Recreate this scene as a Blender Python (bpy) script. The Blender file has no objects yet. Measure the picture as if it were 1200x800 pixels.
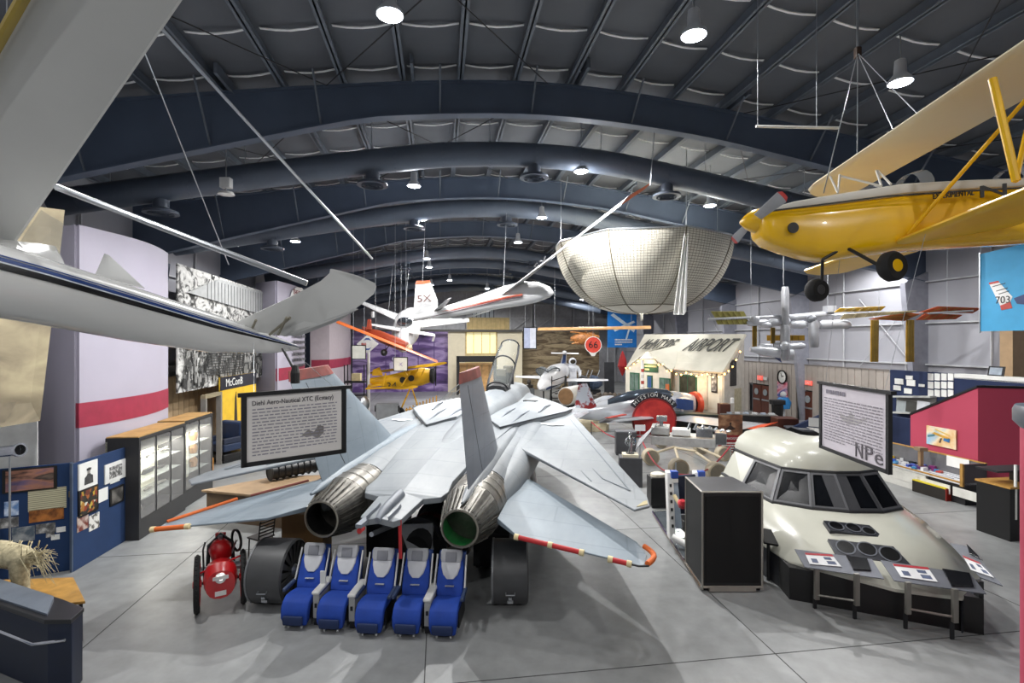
import bpy, bmesh, math, random
from mathutils import Vector, Matrix, Euler
random.seed(7)
R = math.radians
C = bpy.context.scene.collection
sc = bpy.context.scene

# ---------------------------------------------------------------- camera, world, exposure
H = 5.5                                   # eye height on the mezzanine
cam_d = bpy.data.cameras.new('camera'); cam = bpy.data.objects.new('camera', cam_d); C.objects.link(cam)
cam_d.lens = 18.0; cam_d.sensor_width = 36.0; cam_d.clip_end = 300; cam_d.clip_start = 0.05
cam.location = (0, 0, H); cam.rotation_euler = (R(90), 0, 0)
sc.camera = cam
w = bpy.data.worlds.new('world'); sc.world = w; w.use_nodes = True
w.node_tree.nodes['Background'].inputs[0].default_value = (0.05, 0.055, 0.065, 1)
w.node_tree.nodes['Background'].inputs[1].default_value = 1.0
sc.view_settings.view_transform = 'Standard'
sc.view_settings.look = 'None'
sc.view_settings.gamma = 1.0
sc.view_settings.use_curve_mapping = False
sc.view_settings.exposure = -0.62
sc.cycles.max_bounces = 8; sc.cycles.diffuse_bounces = 5; sc.cycles.sample_clamp_indirect = 6
LAMP_W = 2400.0                            # watts of one high-bay lamp
A8 = R(8.0); cs, sn = math.cos(A8), math.sin(A8)

# ---------------------------------------------------------------- places
def P(px, py, d): return Vector(((px-600)/600*d, d, H-(py-400)/600*d))
def FL(px, py, z=0.0):                    # point at height z seen at px,py
    return P(px, py, 600*(H-z)/(py-400))
def U(u, v, z=0.0): return Vector((u*cs - v*sn, u*sn + v*cs, z))   # hall frame
def PU(px, py, u):                        # point on the plane u = const
    k = (px-600)/600; return P(px, py, u/(k*cs+sn))
def PV(px, py, v):
    k = (px-600)/600; return P(px, py, v/(cs-k*sn))
def ray_plane(px, py, p0, n):
    d = Vector(((px-600)/600, 1, -(py-400)/600)); o = Vector((0, 0, H))
    return o + d*((p0-o).dot(n)/d.dot(n))

# ---------------------------------------------------------------- materials
def col(h, a=1.0):
    h = h.lstrip('#'); out = []
    for i in (0, 2, 4):
        c = int(h[i:i+2], 16)/255; out.append(c/12.92 if c <= .04045 else ((c+.055)/1.055)**2.4)
    return (*out, a)
MC = {}
def M(h, rough=.5, metal=0., var=.12, scale=3., bump=0., coat=0.):
    key = (h, rough, metal, var, scale, bump, coat)
    if key in MC: return MC[key]
    m = bpy.data.materials.new('paint_'+h.strip('#')); m.use_nodes = True
    nt = m.node_tree; b = nt.nodes['Principled BSDF']
    b.inputs['Roughness'].default_value = rough; b.inputs['Metallic'].default_value = metal
    b.inputs['Coat Weight'].default_value = coat
    tc = nt.nodes.new('ShaderNodeTexCoord'); nz = nt.nodes.new('ShaderNodeTexNoise')
    nz.inputs['Scale'].default_value = scale; nz.inputs['Detail'].default_value = 5
    nt.links.new(tc.outputs['Object'], nz.inputs['Vector'])
    rp = nt.nodes.new('ShaderNodeValToRGB'); c = col(h)
    rp.color_ramp.elements[0].position = .3; rp.color_ramp.elements[1].position = .7
    rp.color_ramp.elements[0].color = (*[x*(1-var) for x in c[:3]], 1)
    rp.color_ramp.elements[1].color = (*[min(1, x*(1+var)) for x in c[:3]], 1)
    nt.links.new(nz.outputs['Fac'], rp.inputs['Fac']); nt.links.new(rp.outputs['Color'], b.inputs['Base Color'])
    if bump:
        bp = nt.nodes.new('ShaderNodeBump'); bp.inputs['Strength'].default_value = bump; bp.inputs['Distance'].default_value = .02
        n2 = nt.nodes.new('ShaderNodeTexNoise'); n2.inputs['Scale'].default_value = scale*12
        nt.links.new(tc.outputs['Object'], n2.inputs['Vector'])
        nt.links.new(n2.outputs['Fac'], bp.inputs['Height']); nt.links.new(bp.outputs['Normal'], b.inputs['Normal'])
    MC[key] = m; return m
def emit(name, h, s):
    m = bpy.data.materials.new(name); m.use_nodes = True; b = m.node_tree.nodes['Principled BSDF']
    b.inputs['Base Color'].default_value = col(h); b.inputs['Emission Color'].default_value = col(h); b.inputs['Emission Strength'].default_value = s
    return m
def glass(name, h='#ffffff', rough=.03, alpha=.25):
    m = bpy.data.materials.new(name); m.use_nodes = True; nt = m.node_tree; b = nt.nodes['Principled BSDF']
    b.inputs['Base Color'].default_value = col(h); b.inputs['Roughness'].default_value = rough
    b.inputs['Alpha'].default_value = alpha; b.inputs['IOR'].default_value = 1.45
    return m
def ramp_mat(name, stops, tex='noise', scale=2., detail=6., rough=.6, stretch=(1, 1, 1), distort=0., const=False, coord='Object', gradient=None):
    """print for a mural, photo or poster: one texture through a colour ramp"""
    m = bpy.data.materials.new(name); m.use_nodes = True; nt = m.node_tree; b = nt.nodes['Principled BSDF']
    b.inputs['Roughness'].default_value = rough
    tc = nt.nodes.new('ShaderNodeTexCoord'); mp = nt.nodes.new('ShaderNodeMapping'); mp.inputs['Scale'].default_value = stretch
    nt.links.new(tc.outputs[coord], mp.inputs['Vector'])
    if tex == 'voronoi':
        t = nt.nodes.new('ShaderNodeTexVoronoi'); t.inputs['Scale'].default_value = scale; out = t.outputs['Color']
        bw = nt.nodes.new('ShaderNodeRGBToBW'); nt.links.new(out, bw.inputs[0]); out = bw.outputs[0]
    elif tex == 'wave':
        t = nt.nodes.new('ShaderNodeTexWave'); t.inputs['Scale'].default_value = scale; t.inputs['Distortion'].default_value = distort; t.inputs['Detail'].default_value = detail
        t.bands_direction = 'Z'; out = t.outputs['Fac']
    else:
        t = nt.nodes.new('ShaderNodeTexNoise'); t.inputs['Scale'].default_value = scale; t.inputs['Detail'].default_value = detail
        t.inputs['Distortion'].default_value = distort; out = t.outputs['Fac']
    nt.links.new(mp.outputs[0], t.inputs['Vector'])
    rp = nt.nodes.new('ShaderNodeValToRGB'); cr = rp.color_ramp
    if const: cr.interpolation = 'CONSTANT'
    while len(cr.elements) < len(stops): cr.elements.new(.5)
    for e, (p, h) in zip(cr.elements, stops): e.position = p; e.color = col(h)
    nt.links.new(out, rp.inputs['Fac']); nt.links.new(rp.outputs['Color'], b.inputs['Base Color'])
    return m

# ---------------------------------------------------------------- mesh builder
class MB:
    def __init__(s): s.v = []; s.f = []
    def add(s, vs, fs):
        n = len(s.v); s.v += [Vector(p) for p in vs]; s.f += [tuple(i+n for i in f) for f in fs]; return s
    def bx(s, x0, x1, y0, y1, z0, z1, T=None):
        vs = [Vector((x, y, z)) for z in (z0, z1) for y in (y0, y1) for x in (x0, x1)]
        if T is not None: vs = [T @ p for p in vs]
        return s.add(vs, [(0, 2, 3, 1), (4, 5, 7, 6), (0, 1, 5, 4), (2, 6, 7, 3), (0, 4, 6, 2), (1, 3, 7, 5)])
    def box(s, c, size, rz=0.):
        return s.bx(*[q for a in size for q in (-a/2, a/2)], T=Matrix.Translation(Vector(c)) @ Matrix.Rotation(rz, 4, 'Z'))
    def loft(s, rings, cap=True, closed=True):
        n = len(rings[0]); vs = [p for r in rings for p in r]; fs = []
        for i in range(len(rings)-1):
            for j in range(n if closed else n-1):
                k = (j+1) % n; fs.append((i*n+j, i*n+k, (i+1)*n+k, (i+1)*n+j))
        if cap and closed: fs += [tuple(range(n))[::-1], tuple(range((len(rings)-1)*n, len(rings)*n))]
        return s.add(vs, fs)
    def tube(s, pts, r=.02, n=8, cap=True):
        pts = [Vector(p) for p in pts]; rr = r if isinstance(r, (list, tuple)) else [r]*len(pts); rings = []; up = None
        for i, p in enumerate(pts):
            t = (pts[min(i+1, len(pts)-1)] - pts[max(i-1, 0)]).normalized()
            if up is None: up = Vector((0, 0, 1)) if abs(t.z) < .9 else Vector((1, 0, 0))
            a = t.cross(up); a = a.normalized() if a.length > 1e-6 else Vector((1, 0, 0)); b = a.cross(t).normalized(); up = b
            rings.append([p + (a*math.cos(q*2*math.pi/n) + b*math.sin(q*2*math.pi/n))*rr[i] for q in range(n)])
        return s.loft(rings, cap)
    def lathe(s, prof, c=(0, 0, 0), axis=(0, 0, 1), n=20, cap=True):
        q = Vector((0, 0, 1)).rotation_difference(Vector(axis)).to_matrix(); c = Vector(c)
        return s.loft([[c + q @ Vector((r*math.cos(k*2*math.pi/n), r*math.sin(k*2*math.pi/n), z)) for k in range(n)] for r, z in prof], cap)
    def prism(s, poly, ext):
        poly = [Vector(p) for p in poly]; ext = Vector(ext); n = len(poly)
        return s.add(poly + [p+ext for p in poly], [tuple(range(n))[::-1], tuple(range(n, 2*n))] + [(i, (i+1) % n, n+(i+1) % n, n+i) for i in range(n)])
    def sphere(s, c, r, nu=12, nv=8, T=None):
        r = r if isinstance(r, (tuple, list)) else (r, r, r); c = Vector(c)
        rings = [[c + Vector((r[0]*math.sin(b)*math.cos(a), r[1]*math.sin(b)*math.sin(a), r[2]*math.cos(b))) for a in [k*2*math.pi/nu for k in range(nu)]] for b in [max(.02, min(math.pi-.02, j*math.pi/nv)) for j in range(nv+1)]]
        if T is not None: rings = [[T @ p for p in q] for q in rings]
        return s.loft(rings)
    def wing(s, le0, te0, le1, te1, t0=.1, t1=.06, up=(0, 0, 1)):
        prof = [(0, 0), (.04, .35), (.15, .75), (.35, 1), (.65, .7), (1, .06), (1, -.06), (.65, -.3), (.35, -.45), (.15, -.4), (.04, -.25)]
        up = Vector(up); rings = []
        for a, b, t in ((le0, te0, t0), (le1, te1, t1)):
            a, b = Vector(a), Vector(b); rings.append([a+(b-a)*x+up*(y*t*.7) for x, y in prof])
        return s.loft(rings)
    def body(s, secs, n=16, e=2.4):
        """secs: (centre, half width vector, half height vector); superellipse rings"""
        rings = []
        for c, a, b in secs:
            c, a, b = Vector(c), Vector(a), Vector(b); r = []
            for k in range(n):
                t = 2*math.pi*k/n; x, y = math.cos(t), math.sin(t)
                r.append(c + a*(abs(x)**(2/e))*(1 if x > 0 else -1) + b*(abs(y)**(2/e))*(1 if y > 0 else -1))
            rings.append(r)
        return s.loft(rings)
    def build(s, name, mat, parent=None, origin=None, smooth=False, bevel=0., sub=0):
        off = Vector(origin) if origin is not None else (Vector(parent['_w']) if parent is not None and '_w' in parent else Vector((0, 0, 0)))
        me = bpy.data.meshes.new(name); me.from_pydata([p-off for p in s.v], [], s.f); me.update()
        bm = bmesh.new(); bm.from_mesh(me); bmesh.ops.recalc_face_normals(bm, faces=bm.faces); bm.to_mesh(me); bm.free()
        o = bpy.data.objects.new(name, me); C.objects.link(o)
        if mat: me.materials.append(mat)
        if parent is not None:
            o.parent = parent
            if parent.type == 'MESH' and '_w' in parent: o['_w'] = parent['_w']
            elif '_w' in parent: o['_w'] = parent['_w']
        elif origin is not None: o.location = origin; o['_w'] = list(off)
        if smooth:
            for p in me.polygons: p.use_smooth = True
            me.set_sharp_from_angle(angle=R(40 if smooth is True else smooth))
        if bevel:
            md = o.modifiers.new('bevel', 'BEVEL'); md.width = bevel; md.segments = 2; md.limit_method = 'ANGLE'
        if sub:
            md = o.modifiers.new('sub', 'SUBSURF'); md.levels = sub; md.render_levels = sub
        return o
def thing(name, label, cat, loc=(0, 0, 0), rz=0., group=None, world=False):
    """Empty at the base of a thing. world=True: its parts are given in world coordinates."""
    o = bpy.data.objects.new(name, None); C.objects.link(o); o.location = loc; o.rotation_euler = (0, 0, rz)
    o.empty_display_size = .2; o['label'] = label; o['category'] = cat
    if group: o['group'] = group
    if world: o['_w'] = list(loc)
    return o
def tag(o, label, cat, group=None):
    o['label'] = label; o['category'] = cat
    if group: o['group'] = group
    return o
def struct(o): o['kind'] = 'structure'; return o
def stuff(o): o['kind'] = 'stuff'; return o
def copy_tree(o, parent=None):
    c = o.copy(); C.objects.link(c); c.parent = parent
    for ch in list(o.children): copy_tree(ch, c)
    return c
TX = {}
def text(s, size, mat, parent, at, right, up, name='lettering', ext=.004, align='CENTER', fit=None, shear=0.):
    """a line of real lettering lying in the plane of right and up"""
    key = (s, align, shear)
    if key not in TX:
        cu = bpy.data.curves.new('lettering', 'FONT'); cu.body = s; cu.align_x = align; cu.align_y = 'CENTER'; cu.size = 1; cu.extrude = .01; cu.shear = shear; cu.resolution_u = 3
        t = bpy.data.objects.new('t', cu); C.objects.link(t); dg = bpy.context.evaluated_depsgraph_get()
        TX[key] = bpy.data.meshes.new_from_object(t.evaluated_get(dg)); bpy.data.objects.remove(t)
    me = TX[key].copy(); me.materials.clear(); me.materials.append(mat)
    right = Vector(right).normalized(); up = (Vector(up) - right*Vector(up).dot(right)).normalized(); n = right.cross(up)
    sx = size
    if fit:
        xs = [v.co.x for v in me.vertices]; sx = fit/(max(xs)-min(xs))
    off = Vector(parent['_w']) if parent is not None and '_w' in parent else Vector((0, 0, 0))
    for v in me.vertices: v.co = Vector(at)-off + right*(v.co.x*sx) + up*(v.co.y*size) + n*(v.co.z*ext/.01)
    o = bpy.data.objects.new(name, me); C.objects.link(o); o.parent = parent
    return o
def lines(parent, mat, p0, right, up, wd, ht, rows, name='small_print', seed=1, fill=.55, n=None):
    """rows of word-sized dashes (print too small to read)"""
    rnd = random.Random(seed); m = MB(); right = Vector(right).normalized(); up = Vector(up).normalized(); n = right.cross(up)*.004 if n is None else n
    for r in range(rows):
        y = ht*(1-(r+.5)/rows); x = 0; h = ht/rows*fill; end = wd*(1 if r < rows-1 else .4)
        while x < end:
            l = min(rnd.uniform(.03, .09)*wd, end-x)
            if l > .01*wd:
                a = Vector(p0)+right*x+up*(y-h/2)+n
                m.add([a, a+right*l, a+right*l+up*h, a+up*h], [(0, 1, 2, 3)])
            x += l+.015*wd
    return stuff(m.build(name, mat, parent))
WHITE = M('#e6e6e4', .35); BLACK = M('#0d0d0f', .45); DARK = M('#1c1d20', .5); STEEL = M('#b9bdc2', .3, .9, .06)
CHROME = M('#d5d8dc', .12, 1., .05); WIRE = M('#a9adb2', .4, .6); GREY = M('#6d7076', .5); RUBBER = M('#141415', .8)
NAVY = M('#12254a', .6); CRIM = M('#93253f', .6); PAPER = M('#dedfdc', .7, var=.05); WOOD = M('#a9803f', .45, var=.2, scale=6)
# ================================================================ setting
UL, UR, V0, V1 = -12.5, 24.6, -12.0, 68.0
FRAMES = [-2.5, 6.0, 14.5, 23.0, 31.5, 40.0, 48.5, 57.0, 65.5]
def zt(u): return 13.5 - .15*math.sqrt((u-3)**2+16)           # top of the roof frames
def zb(u): return zt(u) - (.9 + .13*max(0, abs(u-3)-5)*(1 if u < 3 else .35))       # their lower flange
NU = 48
US = [UL+(UR-UL)*i/NU for i in range(NU+1)]
# ---- floor
def floor_mat():
    m = bpy.data.materials.new('polished_concrete'); m.use_nodes = True; nt = m.node_tree; b = nt.nodes['Principled BSDF']
    tc = nt.nodes.new('ShaderNodeTexCoord')
    n1 = nt.nodes.new('ShaderNodeTexNoise'); n1.inputs['Scale'].default_value = .35; n1.inputs['Detail'].default_value = 8; n1.inputs['Roughness'].default_value = .65
    n2 = nt.nodes.new('ShaderNodeTexNoise'); n2.inputs['Scale'].default_value = 3.; n2.inputs['Detail'].default_value = 8
    for n in (n1, n2): nt.links.new(tc.outputs['Object'], n.inputs['Vector'])
    mx = nt.nodes.new('ShaderNodeMath'); mx.operation = 'MULTIPLY_ADD'; mx.inputs[1].default_value = .4
    nt.links.new(n2.outputs['Fac'], mx.inputs[0]); nt.links.new(n1.outputs['Fac'], mx.inputs[2])
    rp = nt.nodes.new('ShaderNodeValToRGB'); rp.color_ramp.elements[0].position = .45; rp.color_ramp.elements[1].position = .95
    rp.color_ramp.elements[0].color = col('#727474'); rp.color_ramp.elements[1].color = col('#9a9c9d')
    nt.links.new(mx.outputs[0], rp.inputs['Fac']); nt.links.new(rp.outputs['Color'], b.inputs['Base Color'])
    b.inputs['Roughness'].default_value = .38; b.inputs['Specular IOR Level'].default_value = .35
    return m
m = MB(); m.add([U(UL, V0), U(UR, V0), U(UR, V1), U(UL, V1)], [(0, 1, 2, 3)]); m.prism([U(UL, V0, -.2), U(UR, V0, -.2), U(UR, V1, -.2), U(UL, V1, -.2)], (0, 0, .19))
floor = struct(m.build('floor', floor_mat()))
JO = M('#3a3b3c', .8)
for i in range(6):                      # saw-cut joints between the slabs
    u = -6.36+i*6.1
    MB().prism([U(u, V0, -.004), U(u+.02, V0, -.004), U(u+.02, V1, -.004), U(u, V1, -.004)], (0, 0, .006)).build('floor_joint', JO, floor)
for i in range(12):
    v = -3.92+i*6.1
    MB().prism([U(UL, v, -.004), U(UR, v, -.004), U(UR, v+.02, -.004), U(UL, v+.02, -.004)], (0, 0, .006)).build('floor_joint', JO, floor)
# ---- ceiling
CEIL = M('#5b5f66', .75, var=.1, scale=.8); BEAM = M('#4d596c', .55, var=.1, scale=1.); PURL = M('#5f6772', .55, var=.12)
m = MB()
dv = 1.82; rows = []
NV = int((V1-V0)/dv)
for j in range(NV+1):
    v = V0+(V1-V0)*j/NV
    rows.append([U(u, v, zt(u)+.30) for u in US])
vs = [p for r in rows for p in r]; n = NU+1
m.add(vs, [(j*n+i, j*n+i+1, (j+1)*n+i+1, (j+1)*n+i) for j in range(NV) for i in range(NU)])
m.add([p+Vector((0, 0, .2)) for p in vs], [(j*n+i, (j+1)*n+i, (j+1)*n+i+1, j*n+i+1) for j in range(NV) for i in range(NU)])
ceiling = struct(m.build('ceiling', CEIL, smooth=True))
for v in FRAMES:                        # curved rigid frames: web, two flanges
    for nm, lo, hi, hw in (('frame_web', lambda u: zb(u), lambda u: zt(u), .02), ('frame_flange', lambda u: zb(u)-.04, lambda u: zb(u), .16), ('frame_flange', lambda u: zt(u)-.04, lambda u: zt(u), .16)):
        m = MB(); m.loft([[U(u, v-hw, lo(u)), U(u, v+hw, lo(u)), U(u, v+hw, hi(u)), U(u, v-hw, hi(u))] for u in US]); m.build(nm, BEAM, ceiling)
PU_ = [UL+.5+1.57*i for i in range(24)]
for k, u in enumerate(PU_):             # purlins
    if u > UR: break
    m = MB(); z = zt(u)
    m.prism([U(u-.02, V0, z), U(u+.02, V0, z), U(u+.02, V0, z+.28), U(u-.02, V0, z+.28)], U(0, V1-V0))
    m.prism([U(u-.09, V0, z), U(u+.09, V0, z), U(u+.09, V0, z+.03), U(u-.09, V0, z+.03)], U(0, V1-V0))
    m.build('purlin', PURL, ceiling)
    if k % 3 == 1:                      # second purlin of the lapped pairs
        for v in FRAMES[1:]:
            MB().prism([U(u+.24, v-1.1, z), U(u+.32, v-1.1, z), U(u+.32, v-1.1, z+.26), U(u+.24, v-1.1, z+.26)], U(0, 2.2)).build('purlin_lap', PURL, ceiling)
SEAM = M('#f2f3f5', .3)
for j in range(1, NV):                  # pale straps carrying the insulation, sagging between purlins
    v = V0+(V1-V0)*j/NV
    if v < 4: continue
    m = MB()
    for k in range(len(PU_)-1):
        a, b = PU_[k]+.12, PU_[k+1]-.12
        if b > UR-.2: break
        pts = [U(a+(b-a)*t, v, zt(a+(b-a)*t)+.27-.08*math.sin(math.pi*t)) for t in (0, .25, .5, .75, 1)]
        m.loft([[p-Vector((0, 0, .01)), p+Vector((0, .06, -.01)), p+Vector((0, .06, .01)), p+Vector((0, 0, .01))] for p in pts])
    m.build('insulation_strap', SEAM, ceiling)
for v in FRAMES[1:8]:                   # flange braces and cross bracing rods
    for u in (-9, -6, -3.2, 0, 2.6, 5.6, 8.6, 11.4, 15, 18.5):
        for sd in (-1, 1):
            MB().tube([U(u, v, zb(u)+.04), U(u, v+sd*.95, zt(u)+.03)], .03, 6).build('flange_brace', PURL, ceiling)
    for a, b in ((-9, -3), (9, 15), (15, 21), (-3, 3)):
        MB().tube([U(a, v+.2, zt(a)-.1), U(b, v+8.2, zt(b)-.1)], .015, 5).build('brace_rod', DARK, ceiling)
        MB().tube([U(b, v+.2, zt(b)-.1), U(a, v+8.2, zt(a)-.1)], .015, 5).build('brace_rod', DARK, ceiling)
# ---- walls
WALL = M('#9fa0a8', .6, var=.05, scale=.5); GIRT = M('#b4b6ba', .5); WB = M('#a7a8ad', .6)
def wallbox(name, a, b, zh, out, mat):  # vertical slab from a to b with thickness vector out
    m = MB(); m.prism([a, b, b+Vector((0, 0, zh(b) if callable(zh) else zh)), a+Vector((0, 0, zh(a) if callable(zh) else zh))], out)
    return struct(m.build(name, mat))
wl = wallbox('wall_left', U(UL, V0), U(UL, V1), 11.3, U(-.2, 0), WALL)
wr = wallbox('wall_right', U(UR, V0), U(UR, V1), 10.7, U(.2, 0), WALL)
def gable(name, v, out, mat):
    m = MB(); m.prism([U(UL, v), U(UR, v)] + [U(u, v, zt(u)+.3) for u in US[::-4]], U(0, out)); return struct(m.build(name, mat))
wb = gable('wall_back', V1, .2, WB); wf = gable('wall_front', V0, -.2, WB)
for wobj, u, s in ((wl, UL, 1), (wr, UR, -1)):
    for z in (2.1, 4.3, 6.4, 8.5):
        MB().prism([U(u, V0, z), U(u+s*.18, V0, z), U(u+s*.18, V0, z+.07), U(u, V0, z+.07)], U(0, V1-V0)).build('girt', GIRT, wobj)
    for v in FRAMES:
        zc = zb(u)
        m = MB(); m.loft([[U(u, v-.15, 0), U(u+s*.45, v-.15, 0), U(u+s*.45, v+.15, 0), U(u, v+.15, 0)], [U(u, v-.15, zc+.5), U(u+s*1.35, v-.15, zc-.1), U(u+s*1.35, v+.15, zc-.1), U(u, v+.15, zc+.5)]])
        m.build('frame_column', M('#8f919c', .5) if s < 0 else BEAM, wobj)
    for v in [V0+4.25*i+2 for i in range(19)]:
        MB().tube([U(u+s*.1, v, 0), U(u+s*.1, v, 10)], .05, 6).build('wall_post', GIRT, wobj)
for v in FRAMES[3:8]:
    for a, b in (((2.2, 4.25), (6.4, 8.5)),):
        MB().tube([U(UR-.16, v+.3, 4), U(UR-.16, v+4, 8)], .02, 5).build('brace_rod', GIRT, wr)
        MB().tube([U(UR-.16, v+4, 4), U(UR-.16, v+.3, 8)], .02, 5).build('brace_rod', GIRT, wr)
for z in (6.6, 8.6, 10.4):
    MB().prism([U(UL, V1-.2, z), U(UR, V1-.2, z), U(UR, V1-.2, z+.12), U(UL, V1-.2, z+.12)], U(0, .2)).build('girt', GIRT, wb)
for i in range(13):
    u = UL+1.5+i*2.9
    MB().bx(-.09, .09, -.2, .05, 0, zt(u)+.2, T=Matrix.Translation(U(u, V1-.15)) @ Matrix.Rotation(A8, 4, 'Z')).build('wall_post', GIRT, wb)
for i in range(6):
    u = 3+i*3.; MB().tube([U(u, V1-.25, 6.6), U(u+2.8, V1-.25, 8.6)], .05, 5).build('brace_rod', GIRT, wb)
# ribbed wainscot on the right wall, each rib sheet its own panel
RIB = M('#a79f98', .55, var=.06)
for i in range(75):
    v = 21.2+i*.5
    if 30.3 < v < 32.1 or 34.8 < v < 37.4:
        z0 = 2.25
    else: z0 = 0
    MB().prism([U(UR-.32, v, z0), U(UR-.32, v+.44, z0), U(UR-.22, v+.47, z0), U(UR-.22, v-.03, z0)], (0, 0, 3.9-z0)).build('wall_panel', RIB, wr)
MB().prism([U(UR-.36, 21, 3.9), U(UR, 21, 3.9), U(UR, 21, 3.96), U(UR-.36, 21, 3.96)], U(0, 38)).build('wall_cap', M('#77726f', .5), wr)
RIB2 = M('#b09878', .55, var=.1)
for i in range(40):
    v = 19.5+i*.5
    MB().prism([U(UL+.35, v, 0), U(UL+.35, v+.44, 0), U(UL+.24, v+.47, 0), U(UL+.24, v-.03, 0)], (0, 0, 3.9)).build('wall_panel', RIB2, wl)
# doors in the right wall
DOORM = M('#5b2c1c', .4, var=.15)
for k, (v, wd) in enumerate(((35.0, 2.3), (30.5, 1.5))):
    d = struct(MB().prism([U(UR-.2, v, 0), U(UR-.2, v+wd, 0), U(UR-.2, v+wd, 2.25), U(UR-.2, v, 2.25)], U(.12, 0)).build('door_%d' % (k+1), M('#1d1b1c', .6)))
    for q in range(2 if wd > 2 else 1):
        a = v+.06+q*1.07
        MB().prism([U(UR-.3, a, .02), U(UR-.3, a+1., .02), U(UR-.3, a+1., 2.15), U(UR-.3, a, 2.15)], U(.07, 0)).build('door_leaf', DOORM, d)
        MB().lathe([(.24, 0), (.24, .03)], U(UR-.33, a+.5, 1.65), U(-1, 0), 20).build('porthole', M('#9aa2a6', .1), d)
        MB().prism([U(UR-.36, a+.1, 1.02), U(UR-.36, a+.9, 1.02), U(UR-.36, a+.9, 1.12), U(UR-.36, a+.1, 1.12)], U(.05, 0)).build('push_bar', STEEL, d)
# ================================================================ lamps, ducts
LENS = emit('lamp_lens', '#f4f7ff', 60.)
LHOUS = M('#cfd2d6', .4)
lamp_n = 0
def lamp(px, py, z, label, on=True, pos=None, power=1.0, lit=True):
    if pos is None:
        d = (z-H)*600/(400-py); p = P(px, py, d)
    else: p = Vector(pos)
    t = thing('high_bay_lamp', label, 'lamp', p, world=True, group='high bay lamps under the roof')
    u = p.x*cs+p.y*sn
    MB().lathe([(.02, .55), (.11, .5), (.13, .2), (.24, .06), (.25, 0), (.23, 0)], p, n=20).build('lamp_housing', LHOUS, t, smooth=True)
    MB().lathe([(.22, -.01), (.17, -.03), (.02, -.04)], p, n=20).build('lamp_lens', LENS, t, smooth=True)
    MB().tube([p+Vector((0, 0, .5)), Vector((p.x, p.y, zt(u)+.3))], .015, 6).build('hanging_rod', WIRE, t)
    if lit:
        ld = bpy.data.lights.new('high_bay_light', 'SPOT'); ld.spot_size = R(168); ld.spot_blend = .35; ld.shadow_soft_size = .07; ld.energy = LAMP_W*power; ld.color = (1., .985, .96)
        lo = bpy.data.objects.new('high_bay_light', ld); C.objects.link(lo); lo.parent = t; lo.location = (0, 0, -.06)
        pd = bpy.data.lights.new('lens_spill', 'POINT'); pd.energy = LAMP_W*power*.02; pd.shadow_soft_size = .3; pd.color = (.92, .95, 1)   # side spill of the prismatic lens
        po = bpy.data.objects.new('lens_spill', pd); C.objects.link(po); po.parent = t; po.location = (0, 0, -.4)
LP = [(457, 18, 11.5, 'bright lamp at top centre-left, nearest row'), (813, 42, 11.5, 'bright lamp at top right of centre, nearest row'), (1055, 97, 11.3, 'bright lamp above the yellow biplane wing'),
      (485, 218, 11.2, 'lamp on a rod just above the second duct, left of centre'), (681, 201, 11.4, 'bright lamp above the long glider wing tip'), (832, 241, 10.9, 'lamp on a rod between fabric dome and yellow spinner'),
      (495, 257, 11.3, 'bright lamp above the 5X tail fin'), (635, 255, 11.3, 'bright lamp left of the fabric dome rim'), (346, 283, 10.6, 'bright lamp above the white canard tip at left'),
      (500, 303, 10.9, 'lamp right above the small lamp over the 5X fin'), (503, 313, 10.8, 'small lamp next above the 5X fin'), (607, 284, 11.2, 'tiny lamp under the roof left of the glider wing'),
      (662, 316, 10.7, 'small lamp touching the left side of the fabric dome'), (682, 351, 9.6, 'small far lamp below the fabric dome at left'), (505, 334, 10.4, 'faint far lamp to the right of the 5X fin top'), (571, 338, 10.4, 'faint far lamp above the glider fuselage')]
for px, py, z, lb in LP: lamp(px, py, z, 'high bay '+lb, power=.4 if py < 100 else (3.2 if px < 700 else 2.1) if 200 < py < 245 else 1.0 if py < 290 else 1.1)
for i, (x, y, s) in enumerate(((-3.0, 1.2, 'left'), (4.2, 1.5, 'middle'), (11.5, 3.0, 'right'), (-9.5, 3.5, 'far left'))):
    lamp(0, 0, 0, 'added unseen high bay lamp above and behind the viewer, %s of its row' % s, pos=(x, y, 11.6 - (1.2 if abs(x) > 8 else 0)), power=.15)  # unseen lamps continuing the roof grid, added for bounce and fill
for i, (x, y) in enumerate(((-4.5, -6.5), (3.0, -6.0), (10.0, -5.2))):
    lamp(0, 0, 0, 'added unseen high bay lamp in the row behind the viewer, %s' % ('left', 'middle', 'right')[i], pos=(x, y, 11.2), power=.8)  # unseen row, added to light the faces turned to the camera
for x, y, z, lb in ((8, 30, 11.2, 'hidden behind the fabric dome'), (13.3, 40, 10.8, 'far back behind the fabric dome'), (8.3, 50, 11.2, 'farthest behind the fabric dome'), (14.7, 22, 10.6, 'behind the yellow biplane'), (18.5, 27.5, 10.2, 'far behind the yellow biplane gear'), (-7.5, 9, 10.6, 'behind the big white wing'), (-5.6, 46, 11.0, 'far back above the purple mural'), (-10, 60, 10.3, 'last row before the back wall, left'), (-2, 61, 10.8, 'last row before the back wall, middle'), (8.5, 60, 10.8, 'last row before the back wall, right')):
    lamp(0, 0, 0, 'high bay lamp '+lb, pos=(x, y, z), power=1.1)  # lamps added to brighten the far end and sides of the hall
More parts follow.
